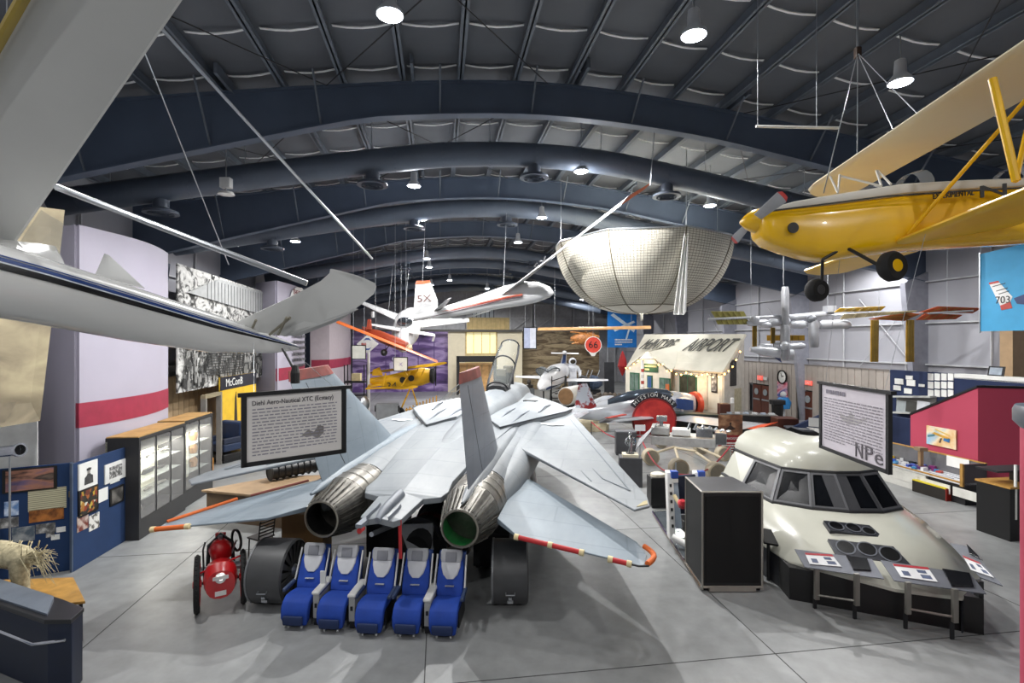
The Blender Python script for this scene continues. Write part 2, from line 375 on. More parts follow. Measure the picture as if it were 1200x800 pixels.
# two round spot lamps
for px, py, d, lb in ((265, 228, 15.5, 'white track spotlight under the roof at left'), (746, 262, 27, 'white spotlight above the rim of the fabric dome'), (855, 297, 27, 'white spotlight right of the fabric dome')):
    p = P(px, py, d); t = thing('spotlight', lb, 'lamp', p, world=True)
    MB().lathe([(.02, .1), (.2, .08), (.24, 0)], p, n=14).build('lamp_shade', WHITE, t, smooth=True)
    MB().bx(-.15, .15, -.1, .1, .2, .5, T=Matrix.Translation(p)).build('ballast', WHITE, t)
    MB().tube([p+Vector((0, 0, .1)), Vector((p.x, p.y, zt(p.x*cs+p.y*sn)+.2))], .02, 6).build('hanging_rod', WIRE, t)
DUCT = M('#5c6675', .45, .1, var=.1, scale=1.); DIFF = M('#59616e', .5, .2)
def duct(v, r, u0, u1, lb, difs):
    f = lambda u: zt(u)-.9-r*.3-.045*max(0, abs(u-3)-3)
    us = [u0+(u1-u0)*i/36 for i in range(37)]
    t = thing('ventilation_duct', lb, 'duct', U(3, v, f(3)), world=True)
    MB().tube([U(u, v, f(u)) for u in us], r, 16).build('duct_tube', DUCT, t, smooth=True)
    for i in range(1, 36, 2): MB().tube([U(us[i]-.03, v, f(us[i])), U(us[i]+.03, v, f(us[i]))], r*1.025, 16).build('duct_seam', DUCT, t)
    for u in us[2::5]:
        MB().tube([U(u, v, f(u)), U(u, v, zt(u)+.25)], .012, 5).build('hanger_rod', WIRE, t)
    for u in difs:
        z = f(u)-r
        o = MB().lathe([(.22, .25), (.22, -.2), (.48, -.3), (.5, -.38), (.3, -.36), (.28, -.3), (.05, -.34)], U(u, v, z), n=20).build('diffuser', DIFF, t, smooth=True)
        for k in range(3): MB().lathe([(.16+.1*k, 0), (.16+.1*k, .03), (.13+.1*k, .03), (.13+.1*k, 0)], U(u, v, z-.41), n=18, cap=False).build('louvre_ring', DIFF, o)
    return t
duct(17.3, .40, -11.6, 16.5, 'nearest round grey ventilation duct arching across the whole roof', (-8.6, -2.2, 3.2, 8.0))
duct(24.4, .42, -11.6, 19.5, 'second round ventilation duct across the roof, behind the lamp on a rod', (-7.5, -1.2, 3.2, 8.6))
duct(36.5, .42, -11.6, 19.5, 'third ventilation duct, just above the 5X tail fin lamps', (-2.5, 6.6))
duct(41.5, .42, -11.6, 19.5, 'fourth ventilation duct, right behind the third one', (-2.4, 5.3))
duct(53, .42, -11.6, 19.5, 'fifth ventilation duct, far down the hall', (5.3,))
duct(61, .42, -11.6, 19.5, 'farthest ventilation duct before the back wall', (5.3,))
# ================================================================ grey jet fighter
def jet_paint(name, base, dark, sc_=.8):
    m = bpy.data.materials.new(name); m.use_nodes = True; nt = m.node_tree; b = nt.nodes['Principled BSDF']
    tc = nt.nodes.new('ShaderNodeTexCoord'); mp = nt.nodes.new('ShaderNodeMapping'); mp.inputs['Scale'].default_value = (1, .35, 1)
    nt.links.new(tc.outputs['Object'], mp.inputs['Vector'])
    n1 = nt.nodes.new('ShaderNodeTexNoise'); n1.inputs['Scale'].default_value = sc_; n1.inputs['Detail'].default_value = 9; n1.inputs['Roughness'].default_value = .65
    nt.links.new(mp.outputs[0], n1.inputs['Vector'])
    rp = nt.nodes.new('ShaderNodeValToRGB'); rp.color_ramp.elements[0].position = .3; rp.color_ramp.elements[1].position = .62
    rp.color_ramp.elements[0].color = col(dark); rp.color_ramp.elements[1].color = col(base)
    nt.links.new(n1.outputs['Fac'], rp.inputs['Fac'])
    bk = nt.nodes.new('ShaderNodeTexBrick'); bk.offset = .3; bk.squash = 1.7; bk.inputs['Scale'].default_value = .31; bk.inputs['Mortar Size'].default_value = .006
    bk.inputs['Color1'].default_value = (1, 1, 1, 1); bk.inputs['Color2'].default_value = (.97, .975, .98, 1); bk.inputs['Mortar'].default_value = (.84, .85, .86, 1)
    nt.links.new(tc.outputs['Object'], bk.inputs['Vector'])
    mx = nt.nodes.new('ShaderNodeMix'); mx.data_type = 'RGBA'; mx.blend_type = 'MULTIPLY'; mx.inputs[0].default_value = 1
    nt.links.new(rp.outputs['Color'], mx.inputs[6]); nt.links.new(bk.outputs['Color'], mx.inputs[7])
    nt.links.new(mx.outputs[2], b.inputs['Base Color']); b.inputs['Roughness'].default_value = .48
    return m
JET = jet_paint('jet_grey', '#888d91', '#71777d'); JETD = jet_paint('jet_grey_dark', '#7d838c', '#686e78'); JETB = jet_paint('jet_grey_blue', '#84909a', '#6f7b85')
HOT = jet_paint('heated_metal', '#8e8b84', '#5f5c58', 2.5); HOT.node_tree.nodes['Principled BSDF'].inputs['Metallic'].default_value = .75; HOT.node_tree.nodes['Principled BSDF'].inputs['Roughness'].default_value = .35
PETAL = M('#6b6964', .38, .8, .3, 8); LINE = M('#3d4247', .7); ORANGE = M('#d0662b', .7); REDP = M('#b3262a', .6); CREAM = M('#d8c79b', .7)
J = thing('jet_fighter', 'large grey twin-tailed jet fighter with swept wings, seen from behind its two exhaust nozzles', 'fighter jet', (-2.45, 10.3, 0), R(-10.5)); J.rotation_euler = (R(2.4), 0, R(-10.5))
V = Vector
def ell(y, hw, z0, z1): return (V((0, y, (z0+z1)/2)), V((hw, 0, 0)), V((0, 0, (z1-z0)/2)))
MB().body([ell(y, h, a, b) for y, h, a, b in ((18., .03, 1.95, 2.02), (17.5, .2, 1.83, 2.2), (16.6, .42, 1.65, 2.5), (15.5, .58, 1.5, 2.8), (14.6, .66, 1.45, 2.95), (13.4, .74, 1.45, 3.08), (12, .8, 1.45, 3.16), (10.6, .82, 1.5, 3.22), (9.4, .72, 1.6, 3.2), (8, .6, 1.8, 3.08), (6.5, .52, 1.95, 2.93), (5, .45, 2.0, 2.78), (3.2, .38, 2.0, 2.56))], 20, 2.2).build('fuselage', JET, J, smooth=True)
# flat deck between the engines, ending in the beaver tail
m = MB()
deck = [(-1.75, 9.6, 2.6), (-1.45, 6, 2.68), (-1.08, 3, 2.52), (-.9, 1.4, 2.32), (-.95, .95, 2.25), (-.86, .72, 2.2), (-.5, .6, 2.18), (-.42, -.35, 2.12), (-.3, -.46, 2.1)]
top = deck+[(-x, y, z) for x, y, z in deck[::-1]]
for a, b in ((0, 1),):
    n = len(deck)
    vs = [V(p) for p in deck]+[V((0, y, z+.06)) for x, y, z in deck]+[V((-x, y, z)) for x, y, z in deck]
    fs = [(i, i+1, n+i+1, n+i) for i in range(n-1)]+[(n+i, n+i+1, 2*n+i+1, 2*n+i) for i in range(n-1)]
    lo = [V((p.x, p.y, min(p.z-.12, 2.5-.9*min(1, max(0, (p.y)/4))))) for p in vs]
    m.add(vs+lo, fs+[tuple(3*n+i for i in f[::-1]) for f in fs] + [(i, 3*n+i, 3*n+i+1, i+1) for i in range(n-1)] + [(2*n+i, 2*n+i+1, 5*n+i+1, 5*n+i) for i in range(n-1)] + [(n-1, 4*n-1, 5*n-1, 2*n-1), (2*n-1, 5*n-1, 6*n-1, 3*n-1)])
m.build('beaver_tail', JET, J, bevel=.015)
MB().tube([(0, .6, 2.26), (0, -.2, 2.2), (0, -.5, 2.13)], [.11, .1, .06], 10).build('fuel_dump_pipe', JETD, J, smooth=True)
MB().bx(-.32, -.2, -.75, -.35, 2.06, 2.13).build('tail_light', JETD, J)
MB().lathe([(.05, 0), (.05, .14)], (-.25, -.6, 2.0), (0, -1, 0), 12).build('red_cap', REDP, J)
for x in (-.22, .22): MB().wing((x, .2, 2.1), (x, -.5, 2.12), (x, .1, 2.25), (x, -.5, 2.2), .05, .03, (1, 0, 0)).build('speed_brake_rib', JETD, J)
MB().tube([(-.1, 2.2, 1.75), (-.14, .6, 1.6), (-.2, -.35, 1.78)], [.07, .06, .05], 8).build('arrestor_hook', STEEL, J)
o = MB().bx(.36, .42, -.36, -.34, 1.35, 2.1).build('warning_ribbon', REDP, J)
for s in (-1, 1):
    cx = 1.47*s
    def nring(y, hw, hh, zc, e, x=cx):
        return (V((x, y, zc)), V((hw, 0, 0)), V((0, 0, hh)))
    m = MB()
    secs = [(11.2, .5, .62, 1.85, 2), (9.5, .58, .66, 1.85, 2), (7.5, .64, .68, 1.88, 2), (5, .68, .7, 1.9, 2), (3, .68, .69, 1.88, 2), (1.9, .63, .64, 1.86, 2)]
    rings = []
    for y, hw, hh, zc, _ in secs:
        e = 2.2 if y < 4 else (3.2 if y < 8 else 6); r = []
        for k in range(24):
            t = 2*math.pi*k/24; x, z = math.cos(t), math.sin(t)
            r.append(V((cx, y, zc))+V((hw*abs(x)**(2/e)*(1 if x > 0 else -1), 0, hh*abs(z)**(2/e)*(1 if z > 0 else -1))))
        rings.append(r)
    m.loft(rings).build('engine_nacelle', JET, J, smooth=True)
    o = MB().lathe([(.64, 0), (.635, .55), (.615, 1.15)], (cx, 2.0, 1.86), (0, -1, 0), 28).build('exhaust_shroud', HOT, J, smooth=True)
    for q in (.18, .5, .82): MB().lathe([(.645-.01*q, q), (.652-.01*q, q+.02), (.645-.01*q, q+.04)], (cx, 2.0, 1.86), (0, -1, 0), 28, False).build('shroud_band', HOT, o)
    # nozzle of separate petals
    nz = MB().lathe([(.58, 0), (.35, .84)], (0, 0, 0), (0, -1, 0), 28, False).build('exhaust_nozzle', DARK, J); nz.location = (cx, .86, 1.86)
    pm = MB(); hw0, hw1 = .07, .043
    pm.prism([(-hw0, 0, .61), (hw0, 0, .61), (hw1, -.86, .372), (-hw1, -.86, .372)], (0, -.006, -.03)); pm.prism([(-.012, -.1, .59), (.012, -.1, .59), (.008, -.8, .395), (-.008, -.8, .395)], (0, 0, .022))
    p0 = pm.build('petal', PETAL, nz)
    for k in range(1, 28):
        q = p0.copy(); C.objects.link(q); q.parent = nz; q.rotation_euler = (0, 2*math.pi*k/28, 0)
    MB().lathe([(.365, .83), (.385, .86), (.35, .87), (.345, .83)], (0, 0, 0), (0, -1, 0), 28, False).build('nozzle_rim', M('#8a867c', .4, .7), nz)
    gm = M('#12622e', .4) if s > 0 else M('#08090a', .8)
    MB().lathe([(.57, .02), (.35, .84)], (0, .02, 0), (0, -1, 0), 24, False).build('nozzle_liner', M('#1c9a48', .35) if s > 0 else gm, nz)
    MB().lathe([(.57, -.3), (.02, -.25)], (0, 0, 0), (0, -1, 0), 24).build('flame_holder', gm, nz)
    if s > 0:
        for rr in (.2, .34, .47): MB().lathe([(rr, -.2), (rr+.03, -.2), (rr+.03, -.16), (rr, -.16)], (0, 0, 0), (0, -1, 0), 24, False).build('flame_ring', M('#35c765', .3), nz)
    # fairing under the fin, along the nacelle
    x0f = 1.5 if s > 0 else -1.75
    MB().body([(V((x0f, y, z)), V((h, 0, 0)), V((0, 0, h2))) for y, z, h, h2 in ((6.8, 2.5, .1, .08), (5, 2.5, .2, .17), (3, 2.46, .22, .2), (1.4, 2.4, .2, .17), (.5, 2.36, .1, .1), (.1, 2.33, .03, .03))], 12, 2).build('fin_fairing', JETB if s < 0 else JET, J, smooth=True)
    MB().body([(V((1.82*s, y, z)), V((h*1.15, 0, 0)), V((0, 0, h2))) for y, z, h, h2 in ((8.4, 2.25, .3, .35), (6.6, 2.2, .55, .44), (5.2, 2.12, .55, .46), (3.8, 2.04, .5, .46), (2.4, 1.95, .38, .42), (1.3, 1.88, .2, .3), (.7, 1.85, .05, .1))], 18, 2.3).build('side_fairing', JET, J, smooth=True)
    # canted fin with rudder line and red cap
    x0, x1 = (1.5, 1.5) if s > 0 else (-1.75, -2.1)
    FM = JETB if s < 0 else JETD
    fin = MB().wing((x0, 4.4 if s < 0 else 3.5, 2.5), (x0, .55, 2.42), (x1, 1.7, 4.7), (x1, .0, 4.7), .17, .07, (1, 0, 0)).build('tail_fin', FM, J, smooth=True)
    MB().wing((x1, 1.72, 4.68), (x1, -.03, 4.68), (x1+.01*s, 1.5, 4.9), (x1+.01*s, -.03, 4.9), .12, .09, (1, 0, 0)).build('fin_cap', M('#7d3a33', .6, var=.3), fin)
    def fline(y0, z0, y1, z1, nm):
        m = MB()
        for sd in (-1, 1):
            row = []
            for q in (0, .25, .5, .75, 1):
                z = z0+(z1-z0)*q; y = y0+(y1-y0)*q; k = (z-2.45)/2.25; xc = x0+(x1-x0)*k
                le, te = (4.4 if s < 0 else 3.5)+(1.7-(4.4 if s < 0 else 3.5))*k, .55*(1-k); c_ = min(1, max(0, (le-y)/(le-te)))
                h = (.17+(.07-.17)*k)*.7*((1-(c_-.35)/.3*.3) if c_ < .65 else (.7-(c_-.65)/.35*.64)) if sd > 0 else (.17+(.07-.17)*k)*.7*(.45-(max(0, c_-.35))*.3 if c_ < .65 else .36-(c_-.65)/.35*.3)
                x = xc+sd*(max(.004, h)+.003); row.append([V((x, y-.012, z)), V((x, y+.012, z)), V((x-sd*.01, y+.012, z)), V((x-sd*.01, y-.012, z))])
            m.loft(row)
        m.build(nm, LINE, fin)
    fline(1.45, 2.6, .5, 4.6, 'rudder_line'); fline(2.6, 3.0, .45, 3.12, 'panel_line'); fline(2.1, 3.8, .3, 3.9, 'panel_line')
    # fixed glove and overswept wing
    gl = [(.7*s, 14.2, 2.55), (1.2*s, 12.6, 2.62), (2.3*s, 10.9, 2.62), (3.02*s, 9.45, 2.6), (2.85*s, 8.6, 2.66), (1.9*s, 6.7, 2.72), (1.15*s, 5.4, 2.72), (.5*s, 6.4, 2.8)]
    g = MB().prism(gl, (0, 0, -.16)).build('wing_glove', JET, J, bevel=.04)
    for a, b in ((3, 4), (4, 5), (5, 6), (6, 7)):
        MB().tube([V(gl[a])+V((0, -.02, .0)), V(gl[b])+V((0, -.02, .0))], .022, 6).build('glove_seal', LINE, g)
    for xa, ya, xb, yb in ((1.35, 6.0, 1.55, 8.6), (1.95, 8.2, 2.15, 10.0), (.85, 6.3, .95, 9)):
        MB().body([(V(((xa+(xb-xa)*t)*s, ya+(yb-ya)*t, 2.69+.05*(1-abs(2*t-1))-.02*t)), V((.03, 0, 0)), V((0, 0, .02+.02*(1-abs(2*t-1))))) for t in (0, .25, .5, .75, 1)], 8, 2).build('overwing_fairing', JETD, g, smooth=True)
    MB().bx(-.28, .28, -.12, .12, -.015, .03, T=Matrix.Translation((1.25*s, 10.9, 2.64)) @ Matrix.Rotation(-.25*s, 4, 'Z')).build('spoiler_slot', BLACK, g, bevel=.01)
    wtop = [(3.0*s, 9.35, 2.52), (5.08*s, 1.05, 2.36), (5.1*s, .55, 2.34), (4.8*s, .3, 2.33), (1.75*s, 4.3, 2.5), (1.95*s, 6.6, 2.56)]
    th = [.2, .08, .06, .05, .1, .22]
    n = 6
    mm = MB(); mm.add([V(p) for p in wtop]+[V(p)-V((0, 0, t)) for p, t in zip(wtop, th)], [(0, 1, 2, 3, 4, 5), tuple(range(6, 12))[::-1]]+[(i, (i+1) % n, n+(i+1) % n, n+i) for i in range(n)])
    wg = mm.build('wing', JET, J, bevel=.025)
    lp = MB()
    def wl_(x, y, z=0): return V((x*s, y, 2.60-.05*(x-2)+z))
    for (xa, ya), (xb, yb) in (((3.05, 8.0), (4.75, 1.25)), ((2.55, 6.6), (4.2, 1.9)), ((2.35, 6.0), (3.95, 1.7)), ((4.2, 1.9), (4.75, 1.25)), ((3.2, 4.9), (2.75, 5.2)), ((3.75, 3.3), (3.3, 3.6))):
        a, b = wl_(xa, ya), wl_(xb, yb); a.z = b.z = 0
        def zz(p): # height of the wing skin there
            t = (9.35-p.y)/9; return 2.525-.16*t
        a.z, b.z = zz(a), zz(b); d = (b-a).normalized().cross(V((0, 0, 1)))*.014
        lp.prism([a-d, a+d, b+d, b-d], (0, 0, .008))
    stuff(lp.build('panel_lines', M('#6d747b', .7), wg))
    if s > 0:
        MB().prism([(4.84, .42, 2.34), (5.06, .58, 2.345), (5.06, .78, 2.35), (4.98, .7, 2.35)], (0, 0, .008)).build('tip_light', M('#a3956c', .6), wg)
    o = MB().lathe([(.2, 0), (.2, .006)], (2.55*s, 6.9, 2.55), (0, 0, 1), 20).build('roundel', M('#cfd4da', .6), wg)
    MB().bx(-.38, .38, -.07, .07, 0, .009, T=Matrix.Translation((2.55*s, 6.9, 2.55))).build('roundel_bar', M('#cfd4da', .6), wg)
    # tailplane
    st = [(2.1*s, 3.3, 1.92), (2.45*s, 3.1, 1.9), (4.85*s, .45, 1.66), (5.0*s, -.05, 1.64), (4.92*s, -.5, 1.64), (2.62*s, -.12, 1.86), (2.1*s, .55, 1.9)]
    mm = MB(); n = 7; th = [.16, .12, .05, .03, .03, .05, .12]
    mm.add([V(p) for p in st]+[V(p)-V((0, 0, t)) for p, t in zip(st, th)], [tuple(range(n)), tuple(range(n, 2*n))[::-1]]+[(i, (i+1) % n, n+(i+1) % n, n+i) for i in range(n)])
    sb = mm.build('tailplane', JETB, J, bevel=.015)
    def pad(pts, mt, r=.045, nm='edge_pad'):
        MB().tube(pts, r, 10).build(nm, mt, sb, smooth=True)
    te0, te1 = V((2.62*s, -.14, 1.84)), V((4.92*s, -.52, 1.63))
    f = lambda t: te0+(te1-te0)*t
    if s > 0:
        pad([f(-.02), f(.53)], REDP); pad([f(.75), f(.9)], REDP)
        for t in (0, .28, .53, .75, .89): pad([f(t-.018), f(t+.018)], CREAM, .058, 'pad_collar')
        arc = [V((4.92, -.4, 1.66))+V((.16*math.sin(a), .42-.38*math.cos(a), 0)) for a in [i*.35 for i in range(8)]]
        pad([V((4.98+.14*math.sin(i*.45), -.42+.1*i, 1.65)) for i in range(8)], ORANGE, .05)
        pad([f(.91), f(.96), V((5.0, -.45, 1.63))], DARK, .018, 'tie_cord')
    else:
        pad([f(.72), f(1.03)], ORANGE, .05); pad([V((4.95*s, -.2, 1.66)), V((4.3*s, 1.1, 1.74))], ORANGE, .04)
        for t in (.71, 1.02): pad([f(t-.02), f(t+.02)], CREAM, .06, 'pad_collar')
        pad([V((4.1*s, 1.3, 1.76)), V((3.2*s, 2.3, 1.86))], M('#7a3d35', .6), .03)
    # undercarriage
    MB().tube([(2.0*s, 5.6, 1.7), (2.4*s, 5.2, .28)], [.11, .08], 10).build('gear_leg', WHITE, J)
    o = MB().lathe([(.2, -.14), (.43, -.14), (.47, -.08), (.47, .08), (.43, .14), (.2, .14)], (2.5*s, 5.2, .262), (1, 0, 0), 24).build('main_wheel', RUBBER, J, smooth=True)
    MB().lathe([(.2, -.12), (.22, 0), (.2, .12)], (2.5*s, 5.2, .262), (1, 0, 0), 16).build('wheel_hub', WHITE, o)
MB().tube([(0, 13.6, 1.6), (0, 13.8, -.25)], [.1, .07], 10).build('gear_leg', WHITE, J)
for x in (-.2, .2): MB().lathe([(.1, -.08), (.25, -.08), (.28, 0), (.25, .08), (.1, .08)], (x, 13.8, -.295), (1, 0, 0), 20).build('nose_wheel', RUBBER, J)
# raised two-seat canopy, hinged at the rear
hin = V((0, 10.4, 3.18)); tl = R(30)
CG = glass('canopy_glass', '#c9d0ce', .05, .14)
fr = lambda y, z, x: hin + V((x, y*math.cos(tl)-z*math.sin(tl), y*math.sin(tl)+z*math.cos(tl)))
m = MB(); prof = [(0, .34, .42), (.6, .5, .47), (1.6, .52, .47), (2.6, .48, .46), (3.2, .3, .4)]
m.loft([[fr(y, h*math.sin(a), w_*math.cos(a)) for a in [math.pi*i/12 for i in range(13)]] for y, h, w_ in prof], cap=False, closed=False)
cn = m.build('canopy', CG, J, smooth=True)
for i in (0, 2, 4):
    y, h, w_ = prof[i]; MB().tube([fr(y, h*math.sin(a), w_*math.cos(a)) for a in [math.pi*k/12 for k in range(13)]], .035, 6).build('canopy_bow', DARK, cn)
for s in (-1, 1): MB().tube([fr(y, 0, s*w_) for y, h, w_ in prof], .05, 6).build('canopy_rail', DARK, cn)
MB().body([(V((0, y, z)), V((h, 0, 0)), V((0, 0, .2))) for y, z, h in ((10.1, 3.15, .4), (10.6, 3.2, .45), (11.2, 3.1, .4))], 10).build('canopy_hinge', DARK, J)
for y in (11.3, 12.7):
    se = MB().bx(-.24, .24, y-.1, y+.1, 2.9, 3.75).build('ejection_seat', DARK, J, bevel=.04); MB().bx(-.2, .2, y-.18, y+.08, 3.6, 3.9).build('headrest', M('#4b4436', .7), se, bevel=.03)
m = MB(); m.loft([[V((.55*math.cos(a)*q, y, 3.05+.5*math.sin(a)*q)) for a in [math.pi*k/10 for k in range(11)]] for y, q in ((13.4, 1), (14.3, .45))], cap=False, closed=False); m.build('windscreen', CG, J, smooth=True)
t = thing('shade_filler_engine', 'made-up dark engine on a dolly filling the shade under the jet, behind the seats', 'engine', (-1.75, 13.6, 0), R(-10.5)); ED = M('#1d1e20', .5, .4)  # guessed engine, a dark filler for the shade under the jet
MB().lathe([(.3, -2.2), (.5, -2.0), (.52, -.6), (.6, -.4), (.6, 1.2), (.55, 2.2), (.3, 2.3)], (0, 0, .85), (0, 1, 0), 24).build('engine_casing', ED, t, smooth=True)
for y in (-1.9, -.5, 1.0): MB().lathe([(.53, -.05), (.63, -.05), (.63, .05), (.53, .05)], (0, y, .85), (0, 1, 0), 24, False).build('casing_flange', M('#2c2d30', .4, .5), t)
MB().lathe([(.525, -.12), (.535, 0), (.525, .12)], (0, -1.3, .85), (0, 1, 0), 24, False).build('red_band', M('#5a1518', .6), t)
for x in (-.75, .75):
    MB().bx(x-.06, x+.06, -2.2, 2.2, .22, .36).build('dolly_rail', BLACK, t)
    for y in (-1.8, 1.8): MB().lathe([(.03, -.05), (.11, -.05), (.11, .05), (.03, .05)], (x, y, .112), (1, 0, 0), 14).build('dolly_wheel', RUBBER, t); MB().bx(x-.04, x+.04, y-.05, y+.05, .12, .24).build('wheel_fork', DARK, t)
for y in (-1.5, 0, 1.5): MB().bx(-.8, .8, y-.06, y+.06, .26, .36).build('cross_member', BLACK, t)
for x in (-1.35, 1.45):
    b = thing('shade_filler_case', 'made-up black case filling the shade under the %s side of the jet' % ('left' if x < 0 else 'right'), 'case', (-1.75+x*.98-.1, 13.0-x*.18, 0), R(-10.5))  # invented cases that darken the shaded floor beneath the jet
    MB().bx(-.45, .45, -.4, .4, .05, 1.15).build('case_body', M('#131417', .6), b, bevel=.02); MB().bx(-.46, .46, -.41, .41, .85, .89).build('case_seam', M('#3b3c40', .4, .5), b)
    for fx in (-.35, .35):
        for fy in (-.3, .3): MB().bx(fx-.04, fx+.04, fy-.04, fy+.04, 0, .05).build('case_foot', DARK, b)
# ================================================================ upright grey display boards behind the seats
t = tag(MB().prism([P(467, 615, 11.6), P(507, 613, 11.6), P(507, 645, 11.4), P(478, 645, 11.4)], (.02, .05, 0)).build('display_board', M('#85888c', .6), origin=P(490, 645, 11.4)), 'small grey tilted board under the jet behind the middle seats', 'board')
t = tag(MB().bx(-.5, .5, -.3, .3, 0, 1.35, T=Matrix.Translation(FL(340, 690)+V((-.1, 1.2, 0)))).build('plywood_crate', M('#8a6a42', .6), origin=FL(340, 690)+V((-.1, 1.2, 0)), bevel=.01), 'brown plywood crate standing behind the left grey drum', 'crate')
q = FL(300, 640, .95); t = thing('plywood_platform', 'brown plywood platform between the left jet wing and tailplane', 'platform', V((q.x, q.y, 0)), world=True); PLY = M('#8a7358', .6, var=.15)
pts_ = [FL(236, 574, .95), FL(322, 558, .95), FL(384, 556, .95), FL(330, 583, .95)]
MB().prism(pts_, (0, 0, -.06)).build('platform_top', PLY, t); MB().prism([p+V((0, 0, -.95))+V((.1, .1, 0)) for p in pts_], (0, 0, .88)).build('platform_skirt', M('#5b4a38', .7), t)
h0, h1 = FL(316, 562, 1.0), FL(388, 548, 1.0); t = thing('corrugated_hose', 'black corrugated hose section lying on the plywood platform', 'hose', (h0+h1)/2-V((0, 0, .05)), world=True)
MB().tube([h0+V((0, 0, .24)), h1+V((0, 0, .24))], .24, 18).build('hose_body', BLACK, t, smooth=True)
for k in range(11): c = (h0.lerp(h1, k/10))+V((0, 0, .24)); e_ = (h1-h0).normalized(); MB().lathe([(.23, -.03), (.29, 0), (.23, .03)], c, e_, 18, False).build('hose_ring', M('#1f1f21', .5), t)
# ================================================================ drum covers
DRUM = M('#4a4b4d', .45, .2, var=.1)
for nm, a, b, lb, fan in (('L', FL(318, 711), FL(350, 700), 'dark grey drum cover left of the blue seats with its bladed end showing', 1), ('R', FL(577, 712), FL(622, 706), 'dark grey drum cover right of the blue seats, by the green nozzle', 0)):
    ax = V((1, -.06 if fan else .0, 0)); L = .74; ax.normalize(); r = .64; c0 = a+V((0, .3, r)) - ax*(.36 if fan else .0)
    t = thing('drum_cover', lb, 'drum', a+V((0, .3, 0)), world=True)
    MB().lathe([(r-.05, 0), (r, .03), (r, L-.03), (r-.04, L)], c0, ax, 36, False).build('drum_shell', DRUM, t, smooth=True)
    MB().lathe([(r-.05, .0), (.01, .02)], c0, ax, 36).build('drum_end', M('#2b2b2d', .6), t)
    MB().lathe([(r+.012, -.01), (r+.012, .03), (r-.04, .02), (r-.04, -.01)], c0, ax, 36, False).build('drum_rim', M('#7b7d80', .4, .5), t)
    MB().lathe([(r-.04, L-.12), (.01, L-.13)], c0, ax, 36).build('drum_back', BLACK, t)
    if fan:
        e1 = V((0, 0, 1)); e2 = ax.cross(e1); hub = c0+ax*(L-.02)
        MB().lathe([(.16, -.05), (.1, .06), (.01, .1)], hub, ax, 16).build('fan_hub', STEEL, t, smooth=True)
        for k in range(18):
            q = k*2*math.pi/18; d = e1*math.cos(q)+e2*math.sin(q); s_ = ax.cross(d)
            MB().prism([hub+d*.15-s_*.02, hub+d*.58-s_*.07, hub+d*.58+s_*.05, hub+d*.15+s_*.03], ax*.012+s_*.01).build('fan_blade', M('#6a6a68', .35, .7), t)
    vdir = V((-.25, -.9, -.25)).normalized() if fan else V((.35, -.88, -.25)).normalized()
    q = c0+ax*(L*.5); side = vdir-ax*vdir.dot(ax); side.normalize(); pb = q+side*r
    hd = MB().tube([pb-ax*.09, pb-ax*.09+side*.07, pb+ax*.09+side*.07, pb+ax*.09], .014, 6).build('carry_handle', STEEL, t)
    upv = ax.cross(side)*(1 if ax.cross(side).z > 0 else -1)
    MB().box(pb-upv*.14+side*.0, (.07, .07, .05)).build('name_plate', STEEL, t); MB().box(pb-upv*.24+side*-.03, (.12, .08, .05)).build('latch', STEEL, t)
